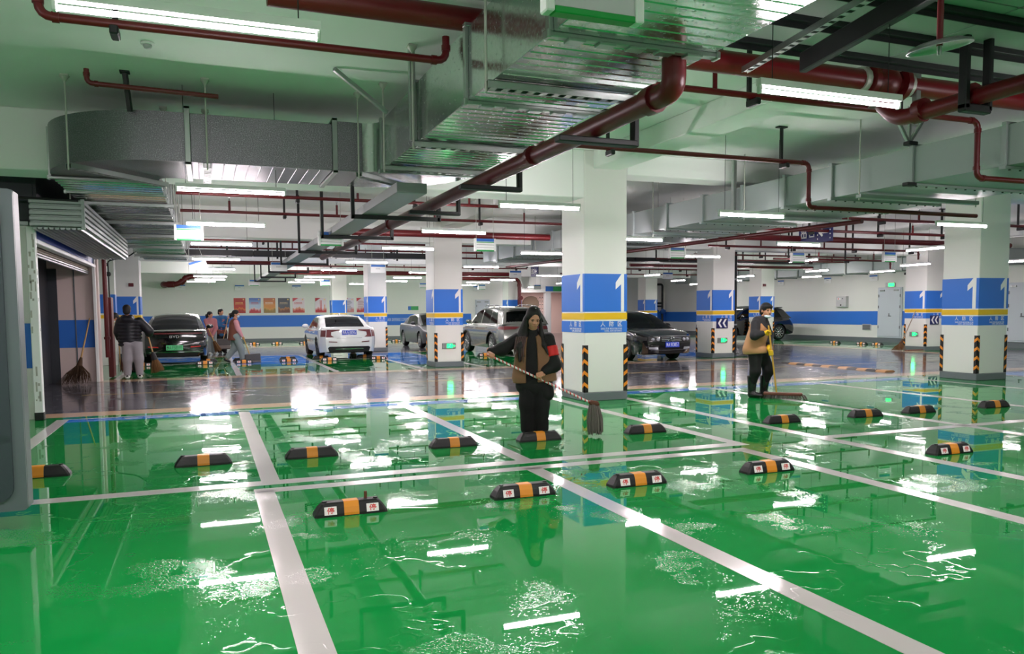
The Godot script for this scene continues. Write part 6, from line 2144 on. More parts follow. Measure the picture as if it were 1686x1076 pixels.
func mop_woman() -> void:
	var o := person("woman with long dark hair in a brown vest mopping, beside the nearest column", v3(3.62, 0, -8.55), -0.40)
	var hc := v3(-0.005, 1.41, 0.1)
	var HB := tilt(0.42, 0.22, -0.05)
	var neck := v3(-0.02, 1.2, 0.0)
	var shl := v3(-0.195, 1.17, 0.0)
	var shr := v3(0.165, 1.17, 0.0)
	var ell := v3(-0.38, 1.055, 0.1)
	var elr := v3(0.235, 0.86, 0.06)
	var hl := v3(-0.5, 0.985, 0.28)
	var hr := v3(0.06, 0.745, 0.24)
	var tip := v3(0.68, 0.40, 0.0)
	var A := (tip - hl).normalized()
	var wl := hl + v3(-0.02, 0.045, -0.07)
	var wr := hr + v3(0.055, 0.05, -0.055)
	var b := mb()
	var f := flesh(0.05)
	f.cap(v3(-0.01, 0.92, 0), v3(-0.015, 1.1, 0), 0.115, 0.135, Vector3.BACK, 1.35)
	f.cap(v3(-0.09, 0.8, 0), v3(0.08, 0.8, 0), 0.1, 0.1)
	f.cap(neck, v3(-0.01, 1.33, 0.06), 0.052, 0.05)
	f.chain([shl, ell, wl], [0.05, 0.042, 0.026])
	f.chain([shr, elr, wr], [0.05, 0.042, 0.026])
	f.chain([v3(-0.085, 0.78, 0), v3(-0.085, 0.43, 0.03), v3(-0.085, 0.08, 0)], [0.085, 0.058, 0.04])
	f.chain([v3(0.07, 0.78, 0), v3(0.075, 0.43, 0.02), v3(0.075, 0.08, 0)], [0.085, 0.058, 0.04])
	f.build(b, 0.014)
	var hf := flesh(0.016)
	head_flesh(hf, hc, HB)
	hf.cap(hc + HB * v3(0, -0.06, -0.02), neck, 0.05, 0.054)
	hf.build(b, 0.0045)
	for e in [[hl, wl, 1.0], [hr, wr, -1.0]]:
		var g := flesh(0.008)
		g.cap(e[1] + (e[1] - e[0]).normalized() * 0.04, e[1], 0.027, 0.026)
		grip(g, e[0], A, 0.0125, e[1], e[2])
		g.build(b, 0.0035)
	obj("body", b, M.skin, o)
	face_parts(o, hc, HB, M.hair, M.lips)
	# long padded coat with sleeves
	f = flesh(0.06)
	f.cap(v3(-0.015, 0.64, 0), v3(-0.015, 1.05, 0), 0.175, 0.16, Vector3.BACK, 1.4)
	f.cap(v3(-0.13, 1.13, 0), v3(0.1, 1.13, 0), 0.085, 0.085)
	f.cap(v3(-0.125, 0.62, 0.01), v3(-0.08, 0.85, 0.01), 0.098, 0.11)
	f.cap(v3(0.14, 0.52, 0.02), v3(0.08, 0.85, 0.01), 0.096, 0.11)
	f.chain([shl, ell, wl.lerp(ell, 0.12)], [0.078, 0.07, 0.05])
	f.chain([shr, elr, wr.lerp(elr, 0.12)], [0.08, 0.074, 0.05])
	f.cap(neck + v3(0, -0.02, 0), neck + v3(0.005, 0.06, 0.02), 0.08, 0.072)
	solid(o, "coat", f, 0.012, "cloth_black")
	# open brown vest over it
	f = flesh(0.05)
	f.cap(v3(-0.015, 0.72, 0), v3(-0.015, 1.06, 0), 0.22, 0.185, Vector3.BACK, 1.35)
	f.cap(v3(-0.11, 1.135, -0.005), v3(0.085, 1.135, -0.005), 0.1, 0.1)
	f.cap(v3(-0.14, 0.72, 0.02), v3(-0.1, 1.0, 0.02), 0.125, 0.115)
	f.cap(v3(0.15, 0.64, 0.02), v3(0.1, 1.0, 0.02), 0.125, 0.115)
	f.hole(v3(-0.03, 0.85, 0.26), v3(0.078, 0.62, 0.3))
	f.hole(v3(-0.265, 1.1, 0.02), v3(0.085, 0.13, 0.14))
	f.hole(v3(0.25, 1.1, 0.02), v3(0.08, 0.14, 0.14))
	f.hole(v3(-0.02, 1.29, 0.03), v3(0.085, 0.12, 0.1))
	f.cut(v3(0.06, -1, 0), v3(0.0, 0.66, 0))
	var vest := solid(o, "vest", f, 0.011, "cloth_vest")
	for y in [0.78, 0.98]:
		obj("button", mb().ball(v3(-0.118, y, 0.168), v3(0.012, 0.012, 0.006), 8, 6), M.straw_dark, vest)
	f = flesh(0.02)
	var aa := shr.lerp(elr, 0.3)
	var ab := shr.lerp(elr, 0.68)
	f.cap(aa, ab, 0.089, 0.086)
	f.cut((aa - ab), aa.lerp(ab, 0.0)).cut((ab - aa), ab)
	solid(o, "armband", f, 0.009, "armband")
	# wide trousers
	f = flesh(0.05)
	f.cap(v3(-0.07, 0.72, 0), v3(0.07, 0.72, 0), 0.12, 0.12)
	f.chain([v3(-0.075, 0.72, 0.0), v3(-0.09, 0.4, 0.03), v3(-0.088, 0.1, 0.0)], [0.115, 0.088, 0.08])
	f.chain([v3(0.07, 0.72, 0.0), v3(0.088, 0.4, 0.02), v3(0.088, 0.1, 0.0)], [0.115, 0.088, 0.08])
	f.cut(v3(0, -1, 0), v3(0, 0.055, 0))
	solid(o, "trousers", f, 0.013, "cloth_trousers")
	for x in [-0.08, 0.08]:
		f = flesh(0.02)
		f.cap(v3(x, 0.045, -0.05), v3(x * 1.15, 0.035, 0.12), 0.045, 0.036)
		f.cut(v3(0, -1, 0), v3(0, 0.002, 0))
		solid(o, "shoe", f, 0.01, "boot")
	# hair: crown, back, long locks down to the chest
	f = flesh(0.03)
	f.blob(hc + HB * v3(0, 0.045, -0.025), v3(0.09, 0.095, 0.1), HB)
	f.blob(hc + HB * v3(0, 0.115, -0.04), v3(0.045, 0.03, 0.05), HB)
	f.blob(hc + HB * v3(0, -0.05, -0.065), v3(0.085, 0.11, 0.06), HB)
	f.chain([hc + HB * v3(-0.08, 0.0, -0.01), v3(-0.12, 1.2, 0.06), v3(-0.165, 1.08, 0.13), v3(-0.17, 0.92, 0.16)], [0.026, 0.042, 0.042, 0.016])
	f.chain([hc + HB * v3(-0.07, -0.03, -0.04), v3(-0.17, 1.18, 0.02), v3(-0.2, 1.04, 0.1)], [0.04, 0.05, 0.025])
	f.chain([hc + HB * v3(0.078, 0.0, -0.02), v3(0.09, 1.22, 0.05), v3(0.12, 1.1, 0.12), v3(0.165, 0.99, 0.15)], [0.02, 0.03, 0.025, 0.008])
	f.hole(hc + HB * v3(0.006, -0.03, 0.125), v3(0.079, 0.13, 0.1), HB)
	solid(o, "hair", f, 0.008, "hair")
	var hb := mb()
	for i in 6:
		var dx := -0.02 * i
		hb.tube([v3(-0.1 + dx, 1.2, 0.11), v3(-0.13 + dx, 1.06, 0.17 - i * 0.006), v3(-0.125 + dx, 0.9 + i * 0.012, 0.185 - i * 0.008)], [0.016, 0.013, 0.003], 6)
	obj("hair_lock", hb, M.hair_brown, o).set_meta("kind", "stuff")
	obj("hair_clip", mb().ball(hc + HB * v3(0.0, 0.148, 0.03), v3(0.009, 0.006, 0.009), 8, 6), M.white_flat, o)
	# the mop she holds
	var m := thing("mop", "mop with a red and white spiral handle, held by the woman in brown", "mop", o.position, o.rotation.y)
	var p0 := hl - A * 0.045
	obj("handle", mb().tube([p0, tip], 0.0125, 10), M.white, m)
	var sp := mb()
	var L := p0.distance_to(tip)
	var u := A.cross(Vector3.UP).normalized()
	var w := A.cross(u)
	var hel := []
	for i in 241:
		var t := i / 240.0
		var a := t * L / 0.05 * TAU
		hel.append(p0 + A * (L * t) + (u * cos(a) + w * sin(a)) * 0.0085)
	sp.tube(hel, 0.0085, 5)
	obj("red_spiral", sp, M.red_print, m)
	obj("clamp", mb().box(tip + v3(0.03, 0.0, 0), v3(0.13, 0.06, 0.08), 0.02, Basis(Vector3.BACK, -0.2)), M.wood_dark, m)
	var rn := RandomNumberGenerator.new()
	rn.seed = 21
	var st := mb()
	for i in 150:
		var a := rn.randf() * TAU
		var r := sqrt(rn.randf())
		var top := tip + v3(0.03 + cos(a) * 0.055 * r, -0.01, sin(a) * 0.035 * r)
		var bot := tip + v3(0.045 + cos(a) * 0.095 * r, -0.3 - rn.randf() * 0.08, sin(a) * 0.07 * r)
		st.tube([top, top.lerp(bot, 0.5) + v3(cos(a) * 0.02, 0, sin(a) * 0.015), bot], [0.006, 0.0065, 0.005], 4, false)
	obj("strings", st, M.mop_grey, m).set_meta("kind", "stuff")

func broom_woman() -> void:
	var o := person("woman with short dark hair in a tan vest and yellow gloves, sweeping", v3(8.74, 0, -10.85), -0.68)
	var hc := v3(0.115, 1.475, 0.05)
	var HB := tilt(0.12, 0.62, -0.06)
	var neck := v3(0.06, 1.3, 0.0)
	var sh1 := v3(-0.06, 1.26, 0.1)
	var sh2 := v3(0.09, 1.27, -0.13)
	var el1 := v3(-0.07, 1.06, 0.24)
	var el2 := v3(0.17, 1.05, -0.2)
	var top := v3(0.155, 1.2, 0.2)
	var low := v3(0.295, 0.1, 0.14)
	var A := (low - top).normalized()
	var h1 := top + A * 0.09
	var h2 := top + A * 0.43
	var w1 := h1 + v3(-0.075, -0.005, 0.02)
	var w2 := h2 + v3(-0.045, 0.06, -0.03)
	var b := mb()
	var f := flesh(0.05)
	f.cap(v3(-0.03, 0.9, 0), v3(0.02, 1.18, 0), 0.12, 0.13)
	f.cap(neck, hc + v3(-0.02, -0.06, -0.02), 0.05, 0.05)
	f.chain([sh1, el1, w1], [0.05, 0.042, 0.028])
	f.chain([sh2, el2, w2], [0.05, 0.042, 0.028])
	f.chain([v3(-0.06, 0.82, 0.06), v3(-0.055, 0.45, 0.09), v3(-0.103, 0.1, 0.05)], [0.085, 0.056, 0.036])
	f.chain([v3(0.02, 0.82, -0.07), v3(0.16, 0.47, -0.04), v3(0.09, 0.1, -0.1)], [0.085, 0.056, 0.036])
	f.build(b, 0.015)
	var hf := flesh(0.016)
	head_flesh(hf, hc, HB)
	hf.cap(hc + HB * v3(0, -0.06, -0.02), neck, 0.05, 0.054)
	hf.build(b, 0.006)
	obj("body", b, M.skin, o)
	face_parts(o, hc, HB, M.hair, M.lips)
	for e in [[h1, w1, 1.0], [h2, w2, -1.0]]:
		var g := flesh(0.01)
		var back: Vector3 = el1 if e[0] == h1 else el2
		g.cap(e[1] + (back - e[1]).normalized() * 0.09, e[1], 0.043, 0.034)
		grip(g, e[0], A, 0.014, e[1], e[2], 1.18)
		solid(o, "glove", g, 0.005, "glove")
	# dark hooded jumper sleeves and neck
	f = flesh(0.05)
	f.cap(v3(-0.02, 0.95, 0), v3(0.02, 1.18, 0), 0.15, 0.15)
	f.chain([sh1, el1, w1.lerp(el1, 0.25)], [0.074, 0.068, 0.052])
	f.chain([sh2, el2, w2.lerp(el2, 0.25)], [0.074, 0.066, 0.052])
	f.cap(v3(-0.03, 1.3, -0.02), v3(0.07, 1.32, 0.03), 0.085, 0.075)
	solid(o, "jumper", f, 0.013, "cloth_dark")
	f = flesh(0.06)
	f.cap(v3(-0.075, 0.82, 0.0), v3(0.0, 1.16, 0.0), 0.19, 0.165)
	f.cap(v3(-0.05, 1.24, 0.07), v3(0.04, 1.25, -0.09), 0.075, 0.075)
	f.cap(v3(-0.13, 0.8, 0.08), v3(0.03, 0.8, 0.1), 0.11, 0.11)
	f.cap(v3(-0.13, 0.8, -0.08), v3(0.03, 0.8, -0.1), 0.11, 0.11)
	f.hole(v3(-0.075, 1.2, 0.24), v3(0.085, 0.13, 0.13))
	f.hole(v3(0.13, 1.2, -0.25), v3(0.09, 0.14, 0.13))
	f.hole(v3(0.075, 1.36, 0.03), v3(0.1, 0.1, 0.11))
	f.cut(v3(0.08, -1, 0), v3(0, 0.755, 0))
	solid(o, "vest", f, 0.012, "cloth_tan")
	f = flesh(0.05)
	f.cap(v3(-0.06, 0.82, 0.05), v3(0.0, 0.82, -0.06), 0.125, 0.125)
	f.chain([v3(-0.06, 0.82, 0.06), v3(-0.05, 0.45, 0.1), v3(-0.1, 0.24, 0.06)], [0.12, 0.086, 0.068])
	f.chain([v3(0.02, 0.82, -0.07), v3(0.165, 0.47, -0.04), v3(0.1, 0.24, -0.09)], [0.12, 0.09, 0.068])
	solid(o, "trousers", f, 0.013, "cloth_trousers")
	for e in [[v3(-0.1, 0.36, 0.06), v3(-0.105, 0.06, 0.05), v3(0.05, 0.045, 0.14)], [v3(0.11, 0.36, -0.08), v3(0.085, 0.06, -0.1), v3(0.23, 0.045, -0.02)]]:
		f = flesh(0.03)
		f.chain([e[0], e[1], e[2]], [0.085, 0.06, 0.042])
		f.cap(e[1] + v3(0, -0.015, 0), e[1] + v3(0, -0.02, 0), 0.05, 0.05)
		f.cut(v3(0, -1, 0), v3(0, 0.002, 0)).cut(v3(0, 1, 0), v3(0, 0.38, 0))
		solid(o, "boot", f, 0.01, "boot")
	f = flesh(0.03)
	f.blob(hc + HB * v3(0, 0.05, -0.02), v3(0.092, 0.09, 0.105), HB)
	f.blob(hc + HB * v3(0, -0.02, -0.06), v3(0.085, 0.085, 0.06), HB)
	f.blob(hc + HB * v3(0, 0.075, 0.055), v3(0.07, 0.03, 0.042), HB)
	f.hole(hc + HB * v3(0, -0.055, 0.12), v3(0.07, 0.115, 0.09), HB)
	solid(o, "hair", f, 0.008, "hair")
	f = flesh(0.015)
	f.blob(hc + HB * v3(0, -0.088, 0.05), v3(0.058, 0.03, 0.058), HB)
	solid(o, "face_mask", f, 0.006, "mask")
	var br := thing("push_broom", "wide push broom with a yellow pole, held by the yellow-gloved woman", "broom", o.position, o.rotation.y)
	obj("pole", mb().tube([top - A * 0.03, low], 0.014, 10), M.pole_yellow, br)
	var d := v3(1, 0, 0.05).normalized()
	var hb := Basis(d, Vector3.UP, d.cross(Vector3.UP))
	obj("head", mb().box(low + v3(0.1, -0.015, 0), v3(0.62, 0.05, 0.09), 0.012, hb), M.wood_dark, br)
	var bs := mb()
	var rn := RandomNumberGenerator.new()
	rn.seed = 8
	for i in 240:
		var x := rn.randf_range(-0.33, 0.36)
		var s := low + v3(0.1, -0.03, 0) + hb * v3(x, 0, rn.randf_range(-0.035, 0.035))
		var e := Vector3(s.x + x * 0.12, 0.004, s.z + rn.randf_range(-0.05, 0.06))
		bs.tube([s, e], [0.005, 0.003], 3, false)
	obj("bristles", bs, M.mop_grey, br).set_meta("kind", "stuff")

func simple_head(b: MB, c: Vector3, B: Basis, neck: Vector3, cell := 0.009) -> void:
	var hf := flesh(0.02)
	head_flesh(hf, c, B)
	hf.cap(c + B * v3(0, -0.06, -0.02), neck, 0.052, 0.055)
	hf.build(b, cell)

func short_hair(o: Node3D, c: Vector3, B: Basis, m := "hair", bun := false) -> void:
	var f := flesh(0.03)
	f.blob(c + B * v3(0, 0.045, -0.022), v3(0.09, 0.092, 0.104), B)
	f.blob(c + B * v3(0, -0.03, -0.06), v3(0.083, 0.085, 0.058), B)
	if bun: f.chain([c + B * v3(0, 0.0, -0.11), c + B * v3(0, -0.03, -0.15), c + B * v3(0, -0.12, -0.15)], [0.035, 0.045, 0.03])
	f.hole(c + B * v3(0, -0.05, 0.12), v3(0.072, 0.12, 0.09), B)
	solid(o, "hair", f, 0.011, m)

func puffer_worker() -> void:
	var o := person("worker seen from behind in a dark puffer jacket and grey trousers, left", v3(-1.62, 0, -20.1), 0.0)
	var hc := v3(-0.085, 1.585, -0.03)
	var HB := tilt(0.2, PI, 0.0)
	var neck := v3(-0.08, 1.42, 0.0)
	var top := v3(0.235, 1.4, -0.25)
	var low := v3(0.43, 0.55, -0.12)
	var A := (low - top).normalized()
	var g := top + A * 0.44
	var wr := g + v3(0.02, 0.04, 0.075)
	var b := mb()
	var f := flesh(0.05)
	f.cap(v3(-0.02, 0.9, 0), v3(-0.05, 1.25, 0), 0.12, 0.14)
	f.cap(neck, hc + v3(0, -0.06, 0), 0.052, 0.05)
	f.chain([v3(0.15, 1.33, 0), v3(0.36, 1.1, 0.03), wr], [0.05, 0.042, 0.028])
	f.chain([v3(-0.2, 1.33, 0), v3(-0.28, 1.08, -0.05), v3(-0.25, 0.88, -0.25)], [0.05, 0.042, 0.028])
	f.chain([v3(-0.1, 0.85, 0), v3(-0.11, 0.46, 0), v3(-0.12, 0.1, 0.0)], [0.09, 0.06, 0.045])
	f.chain([v3(0.09, 0.85, 0), v3(0.12, 0.46, 0), v3(0.13, 0.1, 0.0)], [0.09, 0.06, 0.045])
	f.build(b, 0.018)
	simple_head(b, hc, HB, neck)
	var gf := flesh(0.009)
	gf.cap(wr + v3(0.01, 0.03, 0.03), wr, 0.03, 0.028)
	grip(gf, g, A, 0.014, wr, 1.0)
	gf.build(b, 0.005)
	obj("body", b, M.skin, o)
	short_hair(o, hc, HB)
	# quilted jacket: stacked rolls
	f = flesh(0.035)
	for i in 8:
		var y := 0.8 + i * 0.078
		var wd: float = [0.2, 0.21, 0.21, 0.215, 0.22, 0.23, 0.235, 0.21][i]
		f.cap(v3(-0.045 - wd * 0.62, y, 0), v3(-0.035 + wd * 0.62, y, 0), 0.125, 0.125, Vector3.UP, 2.3)
	f.cap(v3(-0.05, 0.9, 0), v3(-0.05, 1.3, 0), 0.14, 0.14)
	f.cap(v3(-0.15, 1.42, 0.01), v3(0.0, 1.42, 0.01), 0.07, 0.07)
	f.cap(v3(-0.14, 1.38, 0.09), v3(-0.02, 1.38, 0.09), 0.08, 0.08)
	for e in [[v3(0.17, 1.33, 0), v3(0.38, 1.1, 0.03), wr.lerp(v3(0.38, 1.1, 0.03), 0.15)], [v3(-0.22, 1.33, 0), v3(-0.29, 1.08, -0.05), v3(-0.25, 0.9, -0.22)]]:
		for i in 5: f.cap(e[0].lerp(e[1], i / 5.0), e[0].lerp(e[1], (i + 0.6) / 5.0), 0.1, 0.094)
		for i in 4: f.cap(e[1].lerp(e[2], i / 4.0), e[1].lerp(e[2], (i + 0.6) / 4.0), 0.09, 0.075)
	solid(o, "puffer_jacket", f, 0.014, "cloth_navy")
	f = flesh(0.05)
	f.cap(v3(-0.08, 0.82, 0), v3(0.07, 0.82, 0), 0.13, 0.13)
	f.chain([v3(-0.1, 0.8, 0), v3(-0.11, 0.46, 0.01), v3(-0.12, 0.13, 0.0)], [0.13, 0.105, 0.082])
	f.chain([v3(0.09, 0.8, 0), v3(0.125, 0.46, 0.01), v3(0.135, 0.13, 0.0)], [0.13, 0.105, 0.082])
	solid(o, "trousers", f, 0.015, "cloth_grey")
	for x in [-0.125, 0.14]:
		f = flesh(0.02)
		f.cap(v3(x, 0.055, 0.03), v3(x, 0.045, -0.15), 0.055, 0.045)
		f.cut(v3(0, -1, 0), v3(0, 0.002, 0))
		var s := solid(o, "shoe", f, 0.011, "shoe_white")
		obj("heel_patch", mb().box(v3(x, 0.07, 0.075), v3(0.05, 0.04, 0.02), 0.008), M.black, s)
	var br := thing("broom", "twig broom with a pale handle held by the worker in the puffer jacket", "broom", o.position, 0.0)
	obj("handle", mb().tube([top, low], 0.016, 8), M.bamboo, br)
	obj("binding", mb().tube([low - A * 0.06, low, low + A * 0.14], [0.024, 0.055, 0.075], 10), M.black, br)
	broom_head(br, low + A * 0.1, A, 0.34, 0.16, 5)

func broom_head(br: Node3D, c: Vector3, A: Vector3, length: float, spread: float, seed_: int, m := "straw") -> void:
	var rn := RandomNumberGenerator.new()
	rn.seed = seed_
	var t := mb()
	var u := A.cross(Vector3.BACK).normalized()
	var w := A.cross(u)
	for i in 170:
		var a := rn.randf() * TAU
		var r := sqrt(rn.randf())
		var d := u * cos(a) + w * sin(a)
		t.tube([c + d * 0.05 * r, c + d * spread * 0.75 * r + A * length * 0.55, c + d * spread * r + A * length * rn.randf_range(0.85, 1.0)], [0.006, 0.005, 0.003], 3, false)
	obj("twigs", t, M[m], br).set_meta("kind", "stuff")

func bent_worker() -> void:
	var o := person("masked worker in a lime top bending over a broom behind the puffer jacket", v3(-1.97, 0, -22.3), 0.0)
	var hc := v3(-0.2, 1.4, 0.06)
	var HB := tilt(0.55, -1.25, 0.0)
	var neck := v3(-0.06, 1.33, 0.0)
	var top := v3(-0.12, 1.08, 0.16)
	var low := v3(-0.1, 0.3, 0.2)
	var A := (low - top).normalized()
	var g := top + A * 0.14
	var w := g + v3(0.07, 0.05, -0.02)
	var b := mb()
	var f := flesh(0.05)
	f.cap(v3(0.25, 0.92, 0), v3(0.03, 1.22, 0), 0.13, 0.13)
	f.cap(neck, hc + v3(0.03, -0.03, 0), 0.052, 0.05)
	f.chain([v3(0.0, 1.26, 0.12), v3(0.05, 1.05, 0.2), w], [0.05, 0.042, 0.028])
	f.chain([v3(0.05, 1.26, -0.14), v3(0.0, 1.0, -0.12), v3(-0.06, 0.8, 0.1)], [0.05, 0.042, 0.028])
	f.chain([v3(0.22, 0.86, 0.1), v3(0.16, 0.46, 0.1), v3(0.22, 0.08, 0.1)], [0.09, 0.06, 0.045])
	f.chain([v3(0.25, 0.86, -0.1), v3(0.2, 0.46, -0.1), v3(0.26, 0.08, -0.1)], [0.09, 0.06, 0.045])
	f.build(b, 0.018)
	simple_head(b, hc, HB, neck)
	var gf := flesh(0.009)
	gf.cap(w + v3(0.02, 0.03, 0), w, 0.03, 0.028)
	grip(gf, g, A, 0.014, w, 1.0)
	gf.build(b, 0.006)
	obj("body", b, M.skin, o)
	short_hair(o, hc, HB)
	f = flesh(0.015)
	f.blob(hc + HB * v3(0, -0.045, 0.06), v3(0.06, 0.05, 0.05), HB)
	solid(o, "face_mask", f, 0.009, "mask")
	f = flesh(0.05)
	f.cap(v3(0.25, 0.92, 0), v3(0.03, 1.22, 0), 0.155, 0.155)
	f.chain([v3(0.0, 1.26, 0.12), v3(0.05, 1.05, 0.2), w.lerp(v3(0.05, 1.05, 0.2), 0.2)], [0.08, 0.07, 0.05])
	f.chain([v3(0.05, 1.26, -0.14), v3(0.0, 1.0, -0.12), v3(-0.05, 0.82, 0.08)], [0.08, 0.07, 0.05])
	solid(o, "top", f, 0.016, "cloth_lime")
	f = flesh(0.05)
	f.cap(v3(0.22, 0.88, 0.06), v3(0.24, 0.88, -0.06), 0.14, 0.14)
	f.chain([v3(0.22, 0.84, 0.1), v3(0.16, 0.46, 0.1), v3(0.22, 0.1, 0.1)], [0.13, 0.09, 0.075])
	f.chain([v3(0.25, 0.84, -0.1), v3(0.2, 0.46, -0.1), v3(0.26, 0.1, -0.1)], [0.13, 0.09, 0.075])
	solid(o, "trousers", f, 0.017, "cloth_trousers")
	for z in [0.1, -0.1]:
		f = flesh(0.02)
		f.cap(v3(0.25, 0.045, z), v3(0.08, 0.04, z), 0.05, 0.042)
		f.cut(v3(0, -1, 0), v3(0, 0.002, 0))
		solid(o, "shoe", f, 0.013, "boot")
	var br := thing("broom", "brown twig broom held upright by the bending masked worker", "broom", o.position, 0.0)
	obj("handle", mb().tube([top, low + v3(0, -0.2, 0)], 0.015, 8), M.bamboo, br)
	broom_head(br, low + v3(0.08, 0.12, 0.0), v3(0.15, -1, 0).normalized(), 0.38, 0.16, 6, "wood_dark")

func walking_worker() -> void:
	var o := person("worker walking in a brown vest with pink sleeves, right of the black electric saloon", v3(0.9, 0, -25.3), -0.04)
	var hc := v3(-0.05, 1.475, 0.0)
	var HB := tilt(0.15, 1.3, 0.0)
	var neck := v3(-0.075, 1.32, 0.0)
	var top := v3(0.12, 0.84, 0.14)
	var low := v3(0.33, 0.16, 0.12)
	var A := (low - top).normalized()
	var g := top + A * 0.1
	var w := g + v3(-0.04, 0.06, 0.0)
	var b := mb()
	var f := flesh(0.05)
	f.cap(v3(-0.09, 0.9, 0), v3(-0.09, 1.2, 0), 0.12, 0.12)
	f.cap(neck, hc + v3(-0.01, -0.06, 0), 0.05, 0.05)
	f.chain([v3(-0.06, 1.24, 0.13), v3(0.01, 1.0, 0.17), w], [0.05, 0.04, 0.028])
	f.chain([v3(-0.09, 1.24, -0.13), v3(-0.05, 1.0, -0.15), v3(0.08, 0.8, -0.08)], [0.05, 0.04, 0.028])
	f.chain([v3(-0.07, 0.82, 0.07), v3(0.06, 0.44, 0.07), v3(0.1, 0.08, 0.07)], [0.09, 0.06, 0.045])
	f.chain([v3(-0.09, 0.82, -0.07), v3(-0.13, 0.42, -0.07), v3(-0.36, 0.12, -0.07)], [0.09, 0.06, 0.045])
	f.build(b, 0.018)
	simple_head(b, hc, HB, neck)
	var gf := flesh(0.009)
	gf.cap(w + v3(-0.02, 0.04, 0), w, 0.03, 0.028)
	grip(gf, g, A, 0.014, w, 1.0)
	gf.build(b, 0.006)
	obj("body", b, M.skin, o)
	short_hair(o, hc, HB, "hair", true)
	f = flesh(0.015)
	f.blob(hc + HB * v3(0, -0.045, 0.06), v3(0.058, 0.048, 0.05), HB)
	solid(o, "face_mask", f, 0.009, "mask")
	f = flesh(0.04)
	f.cap(v3(-0.09, 0.92, 0), v3(-0.09, 1.2, 0), 0.14, 0.135)
	f.chain([v3(-0.06, 1.24, 0.13), v3(0.01, 1.0, 0.17), w.lerp(v3(0.01, 1.0, 0.17), 0.1)], [0.075, 0.066, 0.048])
	f.chain([v3(-0.09, 1.24, -0.13), v3(-0.05, 1.0, -0.15), v3(0.07, 0.82, -0.08)], [0.075, 0.066, 0.048])
	solid(o, "jumper", f, 0.015, "cloth_pink")
	f = flesh(0.05)
	f.cap(v3(-0.12, 0.74, 0), v3(-0.1, 1.18, 0), 0.19, 0.155)
	f.cap(v3(-0.1, 1.25, 0.08), v3(-0.1, 1.25, -0.08), 0.085, 0.085)
	f.hole(v3(-0.03, 1.12, 0.24), v3(0.1, 0.2, 0.14))
	f.hole(v3(-0.07, 1.12, -0.24), v3(0.09, 0.2, 0.14))
	f.cut(v3(0, -1, 0), v3(0, 0.68, 0))
	solid(o, "vest", f, 0.014, "cloth_brown")
	f = flesh(0.05)
	f.cap(v3(-0.08, 0.8, 0.05), v3(-0.09, 0.8, -0.05), 0.14, 0.14)
	f.chain([v3(-0.07, 0.8, 0.07), v3(0.06, 0.44, 0.07), v3(0.1, 0.14, 0.07)], [0.125, 0.1, 0.082])
	f.chain([v3(-0.09, 0.8, -0.07), v3(-0.13, 0.42, -0.07), v3(-0.32, 0.18, -0.07)], [0.125, 0.095, 0.08])
	solid(o, "trousers", f, 0.015, "cloth_greygreen")
	for e in [[v3(0.08, 0.05, 0.07), v3(0.24, 0.035, 0.07)], [v3(-0.4, 0.1, -0.07), v3(-0.28, 0.03, -0.07)]]:
		f = flesh(0.02)
		f.cap(e[0], e[1], 0.05, 0.036)
		f.cut(v3(0, -1, 0), v3(0, 0.002, 0))
		solid(o, "shoe", f, 0.012, "boot")
	var m := thing("mop", "flat dark mop with a yellow pole pushed by the walking worker", "mop", o.position, o.rotation.y)
	obj("pole", mb().tube([top - A * 0.06, low], 0.013, 8), M.pole_yellow, m)
	obj("board", mb().box(v3(0.4, 0.14, 0.12), v3(0.46, 0.24, 0.07), 0.02, Basis(Vector3.BACK, 0.06)), M.mop_board, m)
	obj("fringe", mb().box(v3(0.4, 0.025, 0.13), v3(0.48, 0.045, 0.12), 0.012), M.mop_grey, m)

